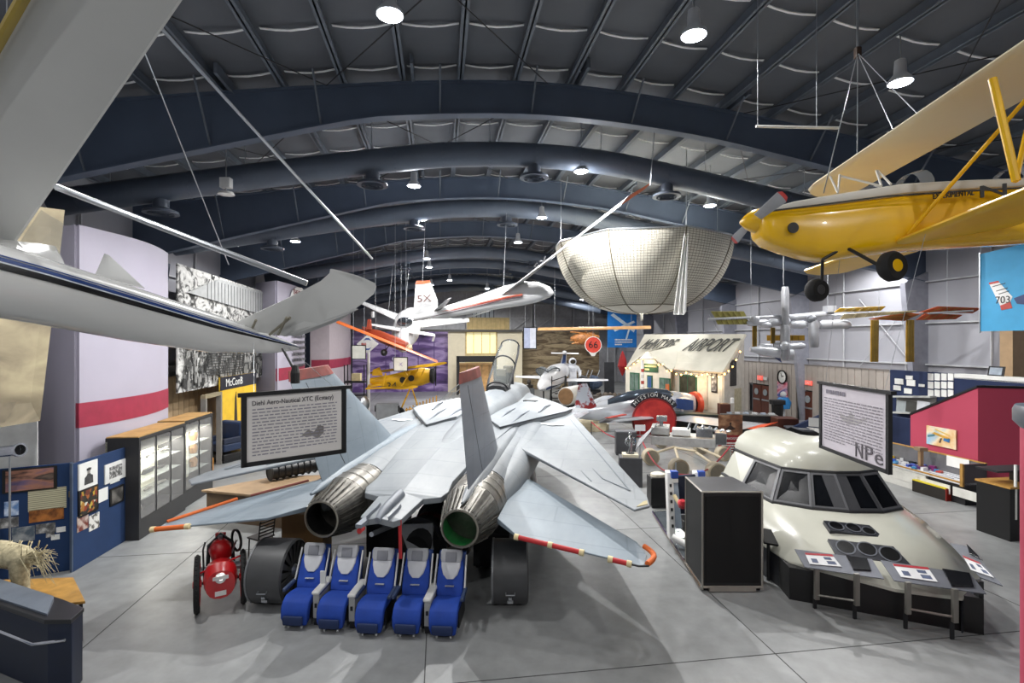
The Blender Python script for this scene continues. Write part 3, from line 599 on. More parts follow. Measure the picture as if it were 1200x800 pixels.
# ================================================================ airline seats
BLUE = M('#153f9c', .75, var=.15, scale=5, bump=.15); BLUD = M('#1a2c55', .7); SGREY = M('#a9abb0', .7, var=.08); ARM = M('#c9cac8', .4); ARMB = M('#33415f', .5)
def seat(label, console, loc, rz):
    t = thing('airline_seat', label, 'seat', loc, rz, group='blue airline seats in a row under the jet')
    w_ = .27
    # legrest and cushion: one rounded side profile
    def slab(prof, hw, thick, nm, mt, par=t):
        n = len(prof); out = []
        for i, (y, z, s_) in enumerate(prof):
            y0, z0 = prof[max(0, i-1)][:2]; y1, z1 = prof[min(n-1, i+1)][:2]; l = math.hypot(y1-y0, z1-z0); ny, nz = -(z1-z0)/l, (y1-y0)/l
            q = hw*s_; out.append([V((-q, y, z)), V((-q*.9, y-ny*-.02, z-nz*-.02)), V((q*.9, y+ny*.02, z+nz*.02)), V((q, y, z)), V((q*.97, y-ny*thick, z-nz*thick)), V((-q*.97, y-ny*thick, z-nz*thick))])
        return MB().loft(out).build(nm, mt, par, smooth=60, bevel=.02)
    slab([(-.50, .06, .86), (-.545, .2, .97), (-.53, .36, 1), (-.47, .47, 1), (-.36, .53, 1), (-.2, .53, 1), (-.02, .5, .98), (.1, .48, .95)], w_, .13, 'seat_cushion', BLUE)
    slab([(-.6, .1, .72), (-.607, .2, .75), (-.6, .27, .72)], w_, .03, 'calf_pad', BLUD)
    bk = slab([(.06, .5, .93), (.12, .62, 1), (.2, .8, 1), (.29, 1.0, .95), (.36, 1.16, .8), (.39, 1.25, .72)], w_, .12, 'backrest', BLUE)
    slab([(.165, .78, .25), (.2, .86, .55), (.255, .985, .72), (.3, 1.09, .74)], w_, .05, 'back_insert', M('#cfd1d6', .7), bk)
    slab([(.275, 1.07, .72), (.295, 1.13, .8), (.33, 1.24, .82), (.35, 1.3, .74)], w_, .1, 'headrest', SGREY, bk)
    slab([(.262, 1.08, .42), (.29, 1.17, .44), (.318, 1.26, .42)], w_, .03, 'headrest_panel', M('#7f8188', .7), bk)
    MB().bx(-.09, .09, .1, .16, .67, .68, T=Matrix.Translation((0, -.02, .0))).build('brand_strip', SGREY, bk)
    sh = MB(); sh.prism([(-w_-.01, .2, .3), (-w_-.01, .45, 1.2), (-w_-.01, .55, 1.22), (-w_-.01, .36, .3)], (2*w_+.02, 0, 0)); sh.build('seat_shell', M('#23407f', .5), t, bevel=.03)
    for s in (-1, 1):
        MB().bx(s*(w_+.05)-.035, s*(w_+.05)+.035, -.32, .16, .58, .65).build('armrest', ARMB, t, bevel=.02)
        MB().tube([(s*(w_+.035), .1, .62), (s*(w_+.025), .4, 1.18)], .018, 6).build('side_trim', ARM, t)
        MB().bx(s*w_*.8-.03, s*w_*.8+.03, -.35, .3, .0, .1).build('floor_track', STEEL, t)
    MB().bx(-w_, w_, -.3, .35, .08, .4).build('seat_base', DARK, t)
    for s in (-1, 1): MB().lathe([(.025, 0), (.025, .03)], (s*.13, -.52, .03), (1, 0, 0), 8).build('foot_caster', ARM, t)
    if console:
        c = MB().bx(.29, .45, -.44, .25, .6, .67).build('console', ARM, t, bevel=.03)
        MB().bx(.31, .43, -.4, .2, .14, .6).build('console_body', M('#a9aaa8', .5), c, bevel=.01); MB().bx(.345, .39, -.415, -.4, .35, .43).build('power_socket', DARK, c); MB().bx(.32, .42, -.38, .1, .0, .14).build('console_foot', DARK, c)
        if console == 2:
            MB().bx(.31, .43, -.1, -.07, .67, .92).build('table_frame', ARM, c, bevel=.01)
    return t
for i, (px, py, lb, cns) in enumerate(((346, 736, 'first blue airline seat from the left, with folded white tray upright on its console', 2), (388, 740, 'second blue airline seat from the left, with a pale console on its right', 1), (433, 745, 'middle blue airline seat of the five, directly under the jet tail tip', 0), (477, 746, 'fourth blue airline seat from the left, with a pale console on its right', 1), (520, 748, 'rightmost blue airline seat, beside the right grey drum', 0))):
    p = FL(px, py); seat(lb, cns, p+V((0.02, .52, 0)), R(-4))
# ================================================================ red two-wheeled engine cart
RED = M('#b4161c', .28, coat=.5, var=.1)
t = thing('motor_cart', 'small red two-wheeled motor cart with spoked wheels and a white filler cap', 'cart', FL(258, 712), world=True)
b0 = FL(231, 718); b1 = b0+V((.72, .41, 0))
ax = (b1-b0).normalized(); fw = V((-ax.y, ax.x, 0))
tires = []
for nm, b, r in (('l', b0, .56), ('r', b1, .54)):
    c = b+V((0, 0, r))+fw*.05
    tr = MB().lathe([(r-.1, -.05), (r-.02, -.05), (r, 0), (r-.02, .05), (r-.1, .05)], c, ax, 32, False).build('tyre', RUBBER, t, smooth=True)
    tr.data.polygons.foreach_set('use_smooth', [False]*len(tr.data.polygons))
    m = MB()
    MB().lathe([(r-.1, -.055), (r-.14, -.05), (r-.14, .05), (r-.1, .055)], c, ax, 28, False).build('wheel_rim', RED, tr)
    MB().lathe([(.07, -.08), (.07, .08)], c, ax, 12).build('wheel_hub', RED, tr)
    e1 = V((0, 0, 1)); e2 = ax.cross(e1)
    for k in range(10):
        q = k*math.pi/5; MB().tube([c+(e1*math.cos(q)+e2*math.sin(q))*.05, c+(e1*math.cos(q)+e2*math.sin(q))*(r-.13)], .012, 5).build('spoke', RED, tr)
    for k in range(36):
        q = k*math.pi/18; d = e1*math.cos(q)+e2*math.sin(q); MB().box(c+d*(r-.01), (.03, .03, .03)).build('tread_block', RUBBER, tr)
    tires.append(c)
mid = (tires[0]+tires[1])/2
MB().tube([tires[0], tires[1]], .03, 8).build('axle', DARK, t)
MB().body([(mid+V((0, 0, .05))-fw*.35, ax*.26, V((0, -.0, .28))), (mid+V((0, 0, .12))-fw*.2, ax*.31, V((0, 0, .34))), (mid+V((0, 0, .1))+fw*.1, ax*.3, V((0, 0, .33))), (mid+V((0, 0, .05))+fw*.3, ax*.22, V((0, 0, .26)))], 16, 2.3).build('fuel_tank', RED, t, smooth=True)
MB().box(mid-fw*.36+V((0, 0, -.12)), (.2, .02, .09), .55).build('maker_plate', PAPER, t)
cp = mid+V((0, 0, .2))-fw*.4
MB().lathe([(.1, -.03), (.1, .03), (.05, .05)], cp, V((0, 0, .5))-fw, 16).build('filler_cap', M('#dcdcda', .25, .6), t); MB().box(cp+V((0, 0, .03))-fw*.06, (.28, .04, .06), .55).build('cap_wing', M('#dcdcda', .25, .6), t)
MB().lathe([(.05, -.2), (.2, -.15), (.22, .1), (.12, .24), (.04, .27)], mid+fw*.55+V((0, 0, .42)), (0, -.3, 1), 18).build('engine_cover', RED, t, smooth=True)
MB().lathe([(.04, 0), (.05, .08)], mid+fw*.5+V((0, 0, .68)), (0, -.3, 1), 10).build('engine_plug', STEEL, t)
MB().tube([mid+fw*.55+ax*(-.24)+V((0, 0, .1)), mid+fw*.6+ax*-.22+V((0, 0, .55)), mid+fw*.6+V((0, 0, .76)), mid+fw*.6+ax*.22+V((0, 0, .55)), mid+fw*.55+ax*.24+V((0, 0, .1))], .04, 8).build('roll_bar', BLACK, t, smooth=True)
MB().lathe([(.2, -.02), (.24, -.02), (.24, .02), (.2, .02)], mid+fw*.45+ax*.3+V((0, 0, .62)), ax+fw*.4, 22, False).build('steering_wheel', BLACK, t)
MB().tube([mid+fw*.55+ax*.2+V((0, 0, .3)), mid+fw*.45+ax*.3+V((0, 0, .62))], .02, 6).build('steering_column', STEEL, t)
MB().tube([mid-ax*.3+fw*.2, mid-ax*.32+fw*.25+V((0, 0, .6)), mid-ax*.28+fw*.3+V((0, 0, .74))], .018, 6).build('brake_lever', DARK, t)
MB().tube([mid-ax*.45+V((0, 0, .22))-fw*.05, mid+ax*.1+V((0, 0, .4))-fw*.12, mid+ax*.45+V((0, 0, .46))], .018, 6).build('cross_rail', RED, t)
MB().box(mid+fw*.9+V((0, 0, .55)), (.2, .1, .3)).build('seat_back', RED, t, bevel=.02)
for k, q in enumerate((-.2, .22)): MB().lathe([(.09, -.12), (.09, .12)], mid+fw*.4+ax*q*1.3+V((0, 0, .1)), ax, 12).build('engine_cylinder', STEEL, t)
# ---- black ladder-back stool
p = FL(301, 668); t = thing('metal_chair', 'black metal ladder-back chair behind the red cart', 'chair', p+V((0, .2, 0)), R(-28))
for x in (-.2, .2):
    for y in (-.2, .2): MB().tube([(x, y, 0), (x*.9, y*.9, .74)], .016, 6).build('leg', BLACK, t)
MB().bx(-.22, .22, -.22, .22, .72, .76).build('seat', M('#2b2422', .5), t, bevel=.01)
bk = MB().tube([(.19, -.2, .74), (.25, -.2, 1.2)], .016, 6).build('back_post', BLACK, t); MB().tube([(.19, .2, .74), (.25, .2, 1.2)], .016, 6).build('back_post', BLACK, t)
for k in range(5): MB().bx(.2+.01*k, .22+.01*k, -.2, .2, .82+.08*k, .85+.08*k).build('back_slat', BLACK, t)
# ================================================================ left: navy counter, table, straw figure
DN = M('#101c33', .5)
p = P(90, 800, 8.15); zc = 1.12
t = thing('reception_counter', 'dark navy counter with a sloped steel top and a chrome rail, bottom left', 'counter', V((-7.4, 7.9, 0)), world=True)
g0 = lambda x, y: V((FL(x, y, zc).x, FL(x, y, zc).y, 0)); cA, cB, cC, cD = g0(97, 716), g0(70, 708), g0(-120, 648), g0(-120, 668); cE = g0(56, 729); cF = g0(84, 729)
MB().prism([cA, cB, cC, cD, cE, cF], (0, 0, zc)).build('counter_body', DN, t, bevel=.015)
MB().prism([cA+V((.04, -.02, zc)), cB+V((.02, .04, zc)), cC+V((0, .05, zc)), cD+V((0, -.06, zc)), cE+V((.0, -.06, zc)), cF+V((.03, -.05, zc))], (0, 0, .07)).build('counter_top', M('#1c1e22', .35), t, bevel=.01)
ra, rb_, rc_, rd_ = cE+V((-.06, .06, 0)), cB+V((-.08, -.02, 0)), cC, cD; MB().add([ra+V((0, 0, 1.22)), rb_+V((0, 0, 1.27)), rc_+V((0, 0, 1.27)), rd_+V((0, 0, 1.22)), ra+V((0, 0, 1.19)), rb_+V((0, 0, 1.19)), rc_+V((0, 0, 1.19)), rd_+V((0, 0, 1.19))], [(0, 1, 2, 3), (0, 4, 5, 1), (1, 5, 6, 2), (2, 6, 7, 3), (3, 7, 4, 0), (7, 6, 5, 4)]).build('reading_panel', M('#8791a0', .3, .5), t)
MB().tube([cF+V((-.02, -.1, .9)), cE+V((-.1, -.14, .86)), cD+V((0, -.16, .88))], .022, 8).build('hand_rail', CHROME, t, smooth=True)
for q in (cE+V((.1, -.13, .88)), cE.lerp(cD, .4)+V((0, -.16, .87))): MB().tube([q, q+V((-.02, .14, -.05))], .018, 6).build('rail_bracket', CHROME, t)
zT = .78; q = [FL(0, 716, zT)+V((-1.2, -.3, 0)), FL(100, 704, zT), FL(86, 676, zT), FL(0, 684, zT)+V((-1.2, .1, 0))]
t = thing('display_table', 'brown wood-topped table behind the navy counter', 'table', q[1]-V((.6, -.3, zT)), world=True)
MB().prism(q, (0, 0, -.05)).build('table_top', WOOD, t, bevel=.008)
for a in (q[1]+V((-.15, .08, -.03)), q[2]+V((-.15, -.05, -.03)), q[0]+V((.2, .1, -.03)), q[3]+V((.2, -.1, -.03))): MB().tube([a, V((a.x, a.y, 0))], .03, 6).build('table_leg', DARK, t)
STRAW = M('#b3a98a', .85, var=.35, scale=14, bump=.4)
base = FL(24, 700, zT)
t = thing('straw_animal', 'pale woven straw animal figure standing on the brown table, cropped at left', 'straw figure', base, world=True)
bz = V((0, 0, 1))
body = [base+V((-1.2, .1, .75)), base+V((-.5, .1, .78)), base+V((0, .02, .74)), base+V((.2, 0, .72))]
bo = MB().tube(body, [.24, .23, .2, .12], 14).build('body', STRAW, t, smooth=True)
MB().tube([base+V((-.02, 0, .7)), base+V((.02, -.02, .35)), base+V((.03, 0, 0))], [.17, .13, .12], 12).build('leg', STRAW, t, smooth=True)
MB().tube([base+V((-1.1, .1, .6)), base+V((-1.1, .1, 0))], [.15, .12], 12).build('leg', STRAW, t, smooth=True)
rnd = random.Random(3); m = MB()
for k in range(70):
    a = base+V((.12+rnd.uniform(-.05, .1), rnd.uniform(-.1, .1), .74+rnd.uniform(-.08, .08))); d = V((rnd.uniform(.1, .42), rnd.uniform(-.15, .15), rnd.uniform(-.1, .2))); e = V((rnd.uniform(.1, .3), rnd.uniform(-.1, .1), rnd.uniform(-.5, -.05)))
    m.tube([a, a+d*.6, a+d*.6+(e if k % 2 else d*.4)], [.01, .008, .003], 4)
for k in range(60):
    a = base+V((-1.15+k*.022, .1, .75)); q = k*1.9; m.tube([a+V((0, .23*math.cos(q), .24*math.sin(q))), a+V((.12, .24*math.cos(q+.8), .25*math.sin(q+.8)))], .012, 4)
stuff(m.build('straw_strands', STRAW, t))
# ================================================================ folding panels with pictures
FELT = M('#143058', .9, var=.08)
PA0, PA1 = P(-60, 700, 11.3), FL(82, 668); PA0.z = PA1.z = 0
PB0, PB1 = FL(86, 670), FL(148, 633)
def panel(nm, a, b, zh, lb):
    d = (b-a).normalized(); n = V((d.y, -d.x, 0)); t = thing('folding_screen', lb, 'display screen', (a+b)/2, world=True)
    MB().prism([a, b, b-n*.06, a-n*.06], (0, 0, zh)).build('panel_board', FELT, t, bevel=.006)
    for p in (a, b): MB().bx(-.025, .025, -.03, .05, 0, zh+.01, T=Matrix.Translation(p-n*.03)).build('panel_edge', M('#5d6b80', .4, .5), t)
    return a, n
pa = panel('A', PA0, PA1, 2.58, 'navy folding display panel at the far left, with the sunset panorama photo')
pb = panel('B', PB0, PB1, 2.58, 'navy folding display panel next to the black glass cabinet')
MB().box((PB0+PA1)/2+V((.0, 0, 1.85)), (.09, .07, .14)).build('hinge', M('#6b5a3f', .4), bpy.data.objects['folding_screen'])
def pmat(nm, *a, **k): return ramp_mat(nm, *a, **k)
BW = lambda nm, s_=9.: ramp_mat(nm, [(.3, '#1a1a1a'), (.5, '#6f6f6f'), (.65, '#c9c9c7')], scale=s_, detail=8)
def picture(lb, rect, pl, mat, frame=None, thick=.03, cat='photograph', mount=None, poly=None):
    p0, n = pl; x0, y0, x1, y1 = rect
    g = lambda x, y: ray_plane(x, y, p0, n)
    # keep true rectangles: take width along the board and height upright at the rectangle's middle
    a, b = g(x0, (y0+y1)/2), g(x1, (y0+y1)/2); zc_ = [g((x0+x1)/2, y).z for y in (y0, y1)]
    pts = [V((a.x, a.y, zc_[1])), V((b.x, b.y, zc_[1])), V((b.x, b.y, zc_[0])), V((a.x, a.y, zc_[0]))]
    c = sum(pts, V())/4; t = thing('framed_picture' if frame else 'mounted_print', lb, cat, c, world=True)
    if frame:
        MB().prism(pts, n*thick).build('frame', frame, t)
        k = mount or .86
        pts2 = [c+(p-c)*k for p in pts]
        MB().prism([p+n*thick for p in pts2], n*.004).build('print', mat, t)
    else: MB().prism(pts, n*.012).build('print', mat, t)
    return t, c, n, pts
SUN = ramp_mat('sunset_print', [(.0, '#3a2d28'), (.32, '#7d6a5a'), (.42, '#332a2c'), (.5, '#a0705c'), (.62, '#5d5070'), (.8, '#2b4372'), (1., '#1f2f55')], tex='noise', scale=1.2, stretch=(1, 1, 3.4), detail=7)
picture('long framed sunset panorama of an airfield on the far left panel', (3, 548, 67, 575), pa, SUN, M('#1a1714', .4), mount=.88)
picture('cream sheet of lined writing below the sunset panorama', (33, 572, 78, 597), pa, ramp_mat('lined_print', [(.35, '#8d8a72'), (.5, '#c6c2a4')], tex='wave', scale=7, detail=2), cat='text sheet')
picture('small pale blue photo left of the cream sheet', (5, 587, 22, 604), pa, ramp_mat('sky_print', [(.4, '#5f83b5'), (.6, '#c9d6e6')], scale=6))
picture('orange-brown photo of an aircraft under the cream sheet', (34, 596, 75, 610), pa, ramp_mat('tan_print', [(.35, '#5f3515'), (.6, '#b87436')], scale=5))
picture('grey photo of a building at the left edge under the blue photo', (0, 606, 22, 618), pa, BW('bw_a', 6))
picture('large grey photo of aircraft on a ramp, lowest on the far left panel', (14, 617, 41, 634), pa, ramp_mat('ramp_print', [(.4, '#4d5a66'), (.6, '#9c9fa0')], scale=5))
picture('grey photo right of centre below the aircraft photo', (42, 613, 65, 624), pa, BW('bw_b', 7))
picture('small white caption card at the panel edge by the hinge', (66, 617, 77, 623), pa, PAPER, cat='card')
picture('small grey photo left of the lower caption card', (54, 622, 64, 629), pa, BW('bw_c', 8))
picture('lowest small white caption card on the far left panel', (60, 626, 70, 632), pa, PAPER, cat='card')
t, c, n, pts = picture('white-framed portrait of an officer in a cap', (91, 541, 113, 571), pb, PAPER, M('#d4d5d4', .6), mount=.97)
rt = (pts[1]-pts[0]).normalized(); up = V((0, 0, 1)); PM = M('#3a3a3b', .8, var=.4, scale=8)
o = c+n*.036; h = (pts[3]-pts[0]).length
MB().prism([o+rt*x*h+up*y*h for x, y in ((-.24, -.36), (.24, -.36), (.22, -.06), (.1, .0), (.07, .06), (-.07, .06), (-.1, 0), (-.22, -.08))], n*.003).build('portrait_figure', PM, t)
MB().prism([o+rt*(.075*math.cos(a))*h+up*(.13+.1*math.sin(a))*h for a in [k*math.pi/8 for k in range(16)]], n*.004).build('portrait_face', M('#8a8783', .8), t)
MB().prism([o+n*.004+rt*x*h+up*y*h for x, y in ((-.1, .17), (.1, .17), (.13, .25), (0, .28), (-.13, .25))], n*.004).build('portrait_cap', M('#2a2a2b', .8), t)
picture('white-framed group photograph at upper right of the panel', (122, 541, 146, 563), pb, BW('bw_group', 16), M('#d9dad8', .6), mount=.62)
picture('dark framed display of colourful unit patches', (91, 571, 114, 602), pb, ramp_mat('patches_print', [(.0, '#111311'), (.45, '#2a2a22'), (.6, '#8a3320'), (.75, '#b9a035'), (.9, '#c8c9c0')], tex='voronoi', scale=11), M('#0e0e10', .4), mount=.85)
picture('small white text card beside the patches', (115, 572, 126, 587), pb, PAPER, cat='card')
picture('dark framed photo of a single pale figure', (128, 570, 144, 590), pb, ramp_mat('dark_print', [(.45, '#2c2b2a'), (.75, '#7d7a75')], scale=3), M('#131313', .4), mount=.8)
picture('narrow white caption under the group photograph', (129, 562, 140, 565), pb, PAPER, cat='card')
picture('reddish photo on white low on the panel', (90, 603, 103, 621), pb, ramp_mat('red_print', [(.4, '#6b2a20'), (.6, '#b9a9a0')], scale=7))
picture('white sheet of four small photos low on the panel', (104, 602, 116, 620), pb, ramp_mat('four_print', [(.4, '#55524c'), (.5, '#dad9d4')], scale=9), cat='photo sheet')
# ================================================================ black glass cabinets
CAB = M('#2a2a2c', .5); LIT = M('#d9d8c2', .7, var=.04)
CGL = glass('cabinet_glass', '#ffffff', .02, .08)
def cabinet(lb, a, L, zh, cols, z0=.55, items=()):
    d = U(0, 1)-U(0, 0); n = U(1, 0)-U(0, 0); t = thing('display_cabinet', lb, 'display cabinet', a+d*(L/2)-n*.4, world=True)
    D = .85; b = a+d*L
    def slab(p, q, za, zb_, x0, x1, nm, mt, par=t):
        return MB().prism([p+n*x0+V((0, 0, za)), q+n*x0+V((0, 0, za)), q+n*x1+V((0, 0, za)), p+n*x1+V((0, 0, za))], (0, 0, zb_-za)).build(nm, mt, par)
    slab(a, b, 0, z0, -D, 0, 'plinth', CAB); slab(a, b, zh-.1, zh, -D, 0, 'cornice', CAB); slab(a, b, zh, zh+.03, -D+.02, -.02, 'top_board', M('#b08a52', .6, var=.2, scale=4))
    slab(a, a+d*.08, z0, zh-.1, -D, 0, 'side_panel', CAB); slab(b-d*.08, b, z0, zh-.1, -D, 0, 'side_panel', CAB); slab(a, b, z0, zh-.1, -D, -D+.05, 'back_panel', LIT)
    for k in range(cols):
        p = a+d*(.08+(L-.16)*k/cols); q = a+d*(.08+(L-.16)*(k+1)/cols)
        slab(p+d*.03, q-d*.03, z0+.02, zh-.12, -.02, -.012, 'glass_pane', CGL)
        if k: slab(p-d*.02, p+d*.02, z0, zh-.1, -.05, 0, 'mullion', DARK)
        slab(p, q, zh-.42, zh-.4, -D+.06, -.06, 'light_shelf', M('#e4e3d6', .5))
        for z in (1.02, 1.5, 1.95): slab(p+d*.02, q-d*.02, z, z+.015, -D+.06, -.1, 'shelf', glass('shelf_glass', '#cfd8d4', .1, .22))
    lt = bpy.data.lights.new('cabinet_light', 'AREA'); lt.shape = 'RECTANGLE'; lt.size = L*.9; lt.size_y = .3; lt.energy = 170; lt.color = (1, .96, .86)
    lo = bpy.data.objects.new('cabinet_light', lt); C.objects.link(lo); lo.parent = t; lo.location = V((0, 0, zh-.44)); lo.rotation_euler = (0, 0, A8+R(90))
    return t, d, n
ca = FL(163, 633)
t1, d, n = cabinet('black glass-fronted cabinet with lit shelves beside the navy panel', ca, 2.6, 2.84, 3)
cb = ca+d*2.78-n*.1
t2, _, _ = cabinet('second black glass cabinet, farther back with brown relics inside', cb, 2.1, 2.86, 2)
k = 0
for z, items in ((2.0, ((.35, .5, .3, '#8b8b86', 'grey framed plan'), (1.25, .6, .1, '#3a3a38', 'dark model aircraft'), (2.1, .55, .12, '#55534c', 'small dark model'))), (1.52, ((.4, .45, .22, '#56585a', 'dark small photo'), (1.35, .5, .16, '#26282b', 'black radio box'), (2.0, .5, .08, '#2f2f2e', 'flat dark tool'))), (1.04, ((.45, .65, .42, '#4f5a63', 'large framed photo'), (1.3, .4, .05, '#6e6a5f', 'thin metal part'), (2.0, .6, .07, '#707068', 'long grey rod'))), (.57, ((.5, .6, .3, '#57564f', 'domed grey helmet'), (1.3, .6, .28, '#2c2b29', 'dark leather case')))):
    for pos, wd, ht, hx, nm in items:
        k += 1; c = ca+d*pos-n*.45
        m = MB()
        if 'helmet' in nm: m.sphere(c+V((0, 0, z+.15)), (.26, .22, .2))
        elif 'model' in nm: m.tube([c-d*wd/2+V((0, 0, z+.07)), c+d*wd/2+V((0, 0, z+.1))], [.02, .06], 8); m.prism([c-n*.25+V((0, 0, z+.09)), c-n*.25+d*.1+V((0, 0, z+.09)), c+n*.25+d*.1+V((0, 0, z+.09)), c+n*.25+V((0, 0, z+.09))], (0, 0, .015)); m.box(c+V((0, 0, z+.035)), (.05, .05, .06))
        elif 'rod' in nm or 'tool' in nm or 'part' in nm: m.tube([c-d*wd/2+V((0, 0, z+.045)), c+V((0, 0, z+.06)), c+d*wd/2+V((0, 0, z+.045))], [.03, .05, .03], 8)
        else: m.prism([c-d*wd/2+V((0, 0, z+.016)), c+d*wd/2+V((0, 0, z+.016)), c+d*wd/2-n*.1+V((0, 0, z+.016)), c-d*wd/2-n*.1+V((0, 0, z+.016))], n*.06+V((0, 0, ht)))
        o = m.build('exhibit', M(hx, .5), origin=c+V((0, 0, z)), bevel=.01); shelf = {2.0: 'top', 1.52: 'second', 1.04: 'third', .57: 'bottom'}[z]
        tag(o, '%s on the %s shelf of the nearer glass cabinet' % (nm, shelf), 'exhibit')
for z in (1.04, 1.52, 1.97):
    for pos in (.5, 1.5):
        c = cb+d*pos-n*.4; o = MB().body([(c+V((0, 0, z)), d*.16, n*.1), (c+V((0, 0, z+.2)), d*.2, n*.12), (c+V((0, 0, z+.34)), d*.08, n*.06)], 10).build('relic', M('#7b5c38', .7, var=.3), origin=c+V((0, 0, z)), smooth=True)
        tag(o, 'brown rounded relic, %s shelf, %s bay of the farther glass cabinet' % ({1.04: 'low', 1.52: 'middle', 1.97: 'upper'}[z], 'near' if pos < 1 else 'far'), 'relic')
# ================================================================ left wall displays
LAV = M('#a7a3b2', .65, var=.04, scale=.6)
def bay(lb, pts, zh, s0, s1, mat=LAV):
    """curved free-standing partition with a crimson stripe; pts plan points along its face"""
    t = thing('curved_partition', lb, 'partition', pts[0], world=True)
    m = MB(); n = len(pts); m.loft([[p, p+V((0, 0, zh))] + [p+U(-.12, 0)+V((0, 0, zh)), p+U(-.12, 0)] for p in pts]); m.build('partition_shell', mat, t, smooth=30)
    m = MB(); off = []
    for i, p in enumerate(pts):
        d = (pts[min(i+1, n-1)]-pts[max(0, i-1)]).normalized(); off.append(p+V((d.y, -d.x, 0))*.012)
    m.loft([[p+V((0, 0, s0)), p+V((0, 0, s1)), p-U(.02, 0)+V((0, 0, s1)), p-U(.02, 0)+V((0, 0, s0))] for p in off]); m.build('stripe', CRIM, t, smooth=30)
    return t
dA, dB = P(93, 400, 13.6), P(197, 400, 18.0); dA.z = dB.z = 0; dC = P(36, 400, 14.2); dC.z = 0
out = U(1, 0)
arc = [dA.lerp(dB, i/12)+out*(.38*math.sin(math.pi*i/12)) for i in range(13)]
back = dB+U(-2.2, .3)
bay('large lavender curved partition with a crimson stripe behind the navy panels', [dC]+arc+[back], 8.6, 3.2, 3.86)
a, b = P(325, 400, 30.3), P(357, 400, 36); a.z = b.z = 0
t = bay('lavender partition with a crimson stripe and a column of lettering, behind the white canard', [a+U(-1.6, 1.6)]+[a.lerp(b, i/6)+out*(.2*math.sin(math.pi*i/6)) for i in range(7)]+[b+U(-2, .2)], 9.1, 3.15, 3.9)
dd = (b-a).normalized(); TXT = M('#3b3b40', .7)
c = a.lerp(b, .62)+out*.27; lines(t, TXT, V((c.x, c.y, 2.6))-dd*1.4, dd, (0, 0, 1), 2.8, 4.2, 11, seed=21, fill=.5)
tag_s = MB(); c = a.lerp(b, .55)+out*.25
o = MB().prism([V((c.x, c.y, 8.2))+dd*x+V((0, 0, z)) for x, z in ((-1.6, 0), (-1.2, .5), (-.4, .8), (.8, .9), (2., .6), (2., .2), (.8, .4), (-.4, .3), (-1.2, .1))], out*.05).build('banner_arch', WHITE, t)
text('THE FIRST', .5, M('#7a2030', .7), t, V((c.x, c.y, 8.62))+out*.07, dd, (0, 0, 1))
a, b = P(386, 400, 45), P(411, 400, 54); a.z = b.z = 0
bay('farthest pinkish-grey partition with a crimson stripe, left of the far exhibits', [a+U(-1.4, -.4), a]+[a.lerp(b, i/4)+out*(.25*math.sin(math.pi*i/4)) for i in range(1, 5)]+[b+U(-1.5, .2)], 8.8, 3.1, 3.9, M('#ada2a8', .65, var=.04))
# big crowd photograph
def mural(lb, pts, mat, name='wall_mural', cat='mural', n=None, th=.06):
    c = sum(pts, V())/len(pts); t = thing(name, lb, cat, c, world=True)
    n = n or (pts[1]-pts[0]).cross(pts[-1]-pts[0]).normalized()
    MB().prism(pts, n*-th).build('printed_sheet', mat, t); return t
def crowd_mat():
    m = ramp_mat('crowd_print', [(.3, '#111111'), (.42, '#555555'), (.5, '#b9b9b7'), (.7, '#dcdcda')], scale=1.7, detail=12, distort=1.6, stretch=(1, 1, 1.5)); return m
a, b = PU(208, 310, -10.8), PU(322, 343, -10.8); zt_, zb_ = 8.75, 3.35
pts = [V((a.x, a.y, zb_)), V((b.x, b.y, zb_)), V((b.x, b.y, zt_-.2)), V((a.x, a.y, zt_))]
t = mural('huge black and white photograph of a crowd at an airfield on the left wall', pts, crowd_mat())
ab = (b-a); ab.z = 0
PC = [M('#1b1b1b', .8), M('#3d3d3d', .8), M('#8d8d8b', .8)]
HA = M('#a5a7a8', .7, var=.1)
def on(u_, z, o=.07): q = a+ab*u_; return V((q.x, q.y, z))+out*o
MB().prism([on(.05, 7.6), on(1, 7.0), on(1, 8.5), on(.3, 8.55)], out*.02).build('hangar_print', HA, t)
m = MB()
for k in range(26): u_ = .2+.031*k; m.prism([on(u_, 7.5-.6*u_, .092), on(u_+.004, 7.5-.6*u_, .092), on(u_+.004, 8.4, .092), on(u_, 8.4, .092)], out*.01)
stuff(m.build('hangar_siding', M('#6b6d6e', .8), t))
rnd = random.Random(11)
m = [MB(), MB(), MB()]
for k in range(900):
    row = rnd.random()**1.0; z = 6.9-3.5*row; s_ = .05+.13*row
    u_ = rnd.uniform(.02, .98)
    q = on(u_, z, .075+.002*(k % 3)); e = ab.normalized()
    m[k % 3].add([q, q+e*s_, q+e*s_*.9+V((0, 0, s_*2.2)), q+e*s_*.1+V((0, 0, s_*2.2))], [(0, 1, 2, 3)])
    m[(k+1) % 3].add([q+e*s_*.25+V((0, 0, s_*2.25)), q+e*s_*.75+V((0, 0, s_*2.25)), q+e*s_*.75+V((0, 0, s_*2.8)), q+e*s_*.25+V((0, 0, s_*2.8))], [(0, 1, 2, 3)])
for q, mt in zip(m, PC): stuff(q.build('crowd_print', mt, t))
m = MB()
for k in range(9): m.prism([on(.2, 5.0-.13*k, .09), on(.55, 4.9-.12*k, .09), on(.55, 4.84-.12*k, .09), on(.2, 4.94-.13*k, .09)], out*.01)
stuff(m.build('wing_stripes_print', PC[1], t))
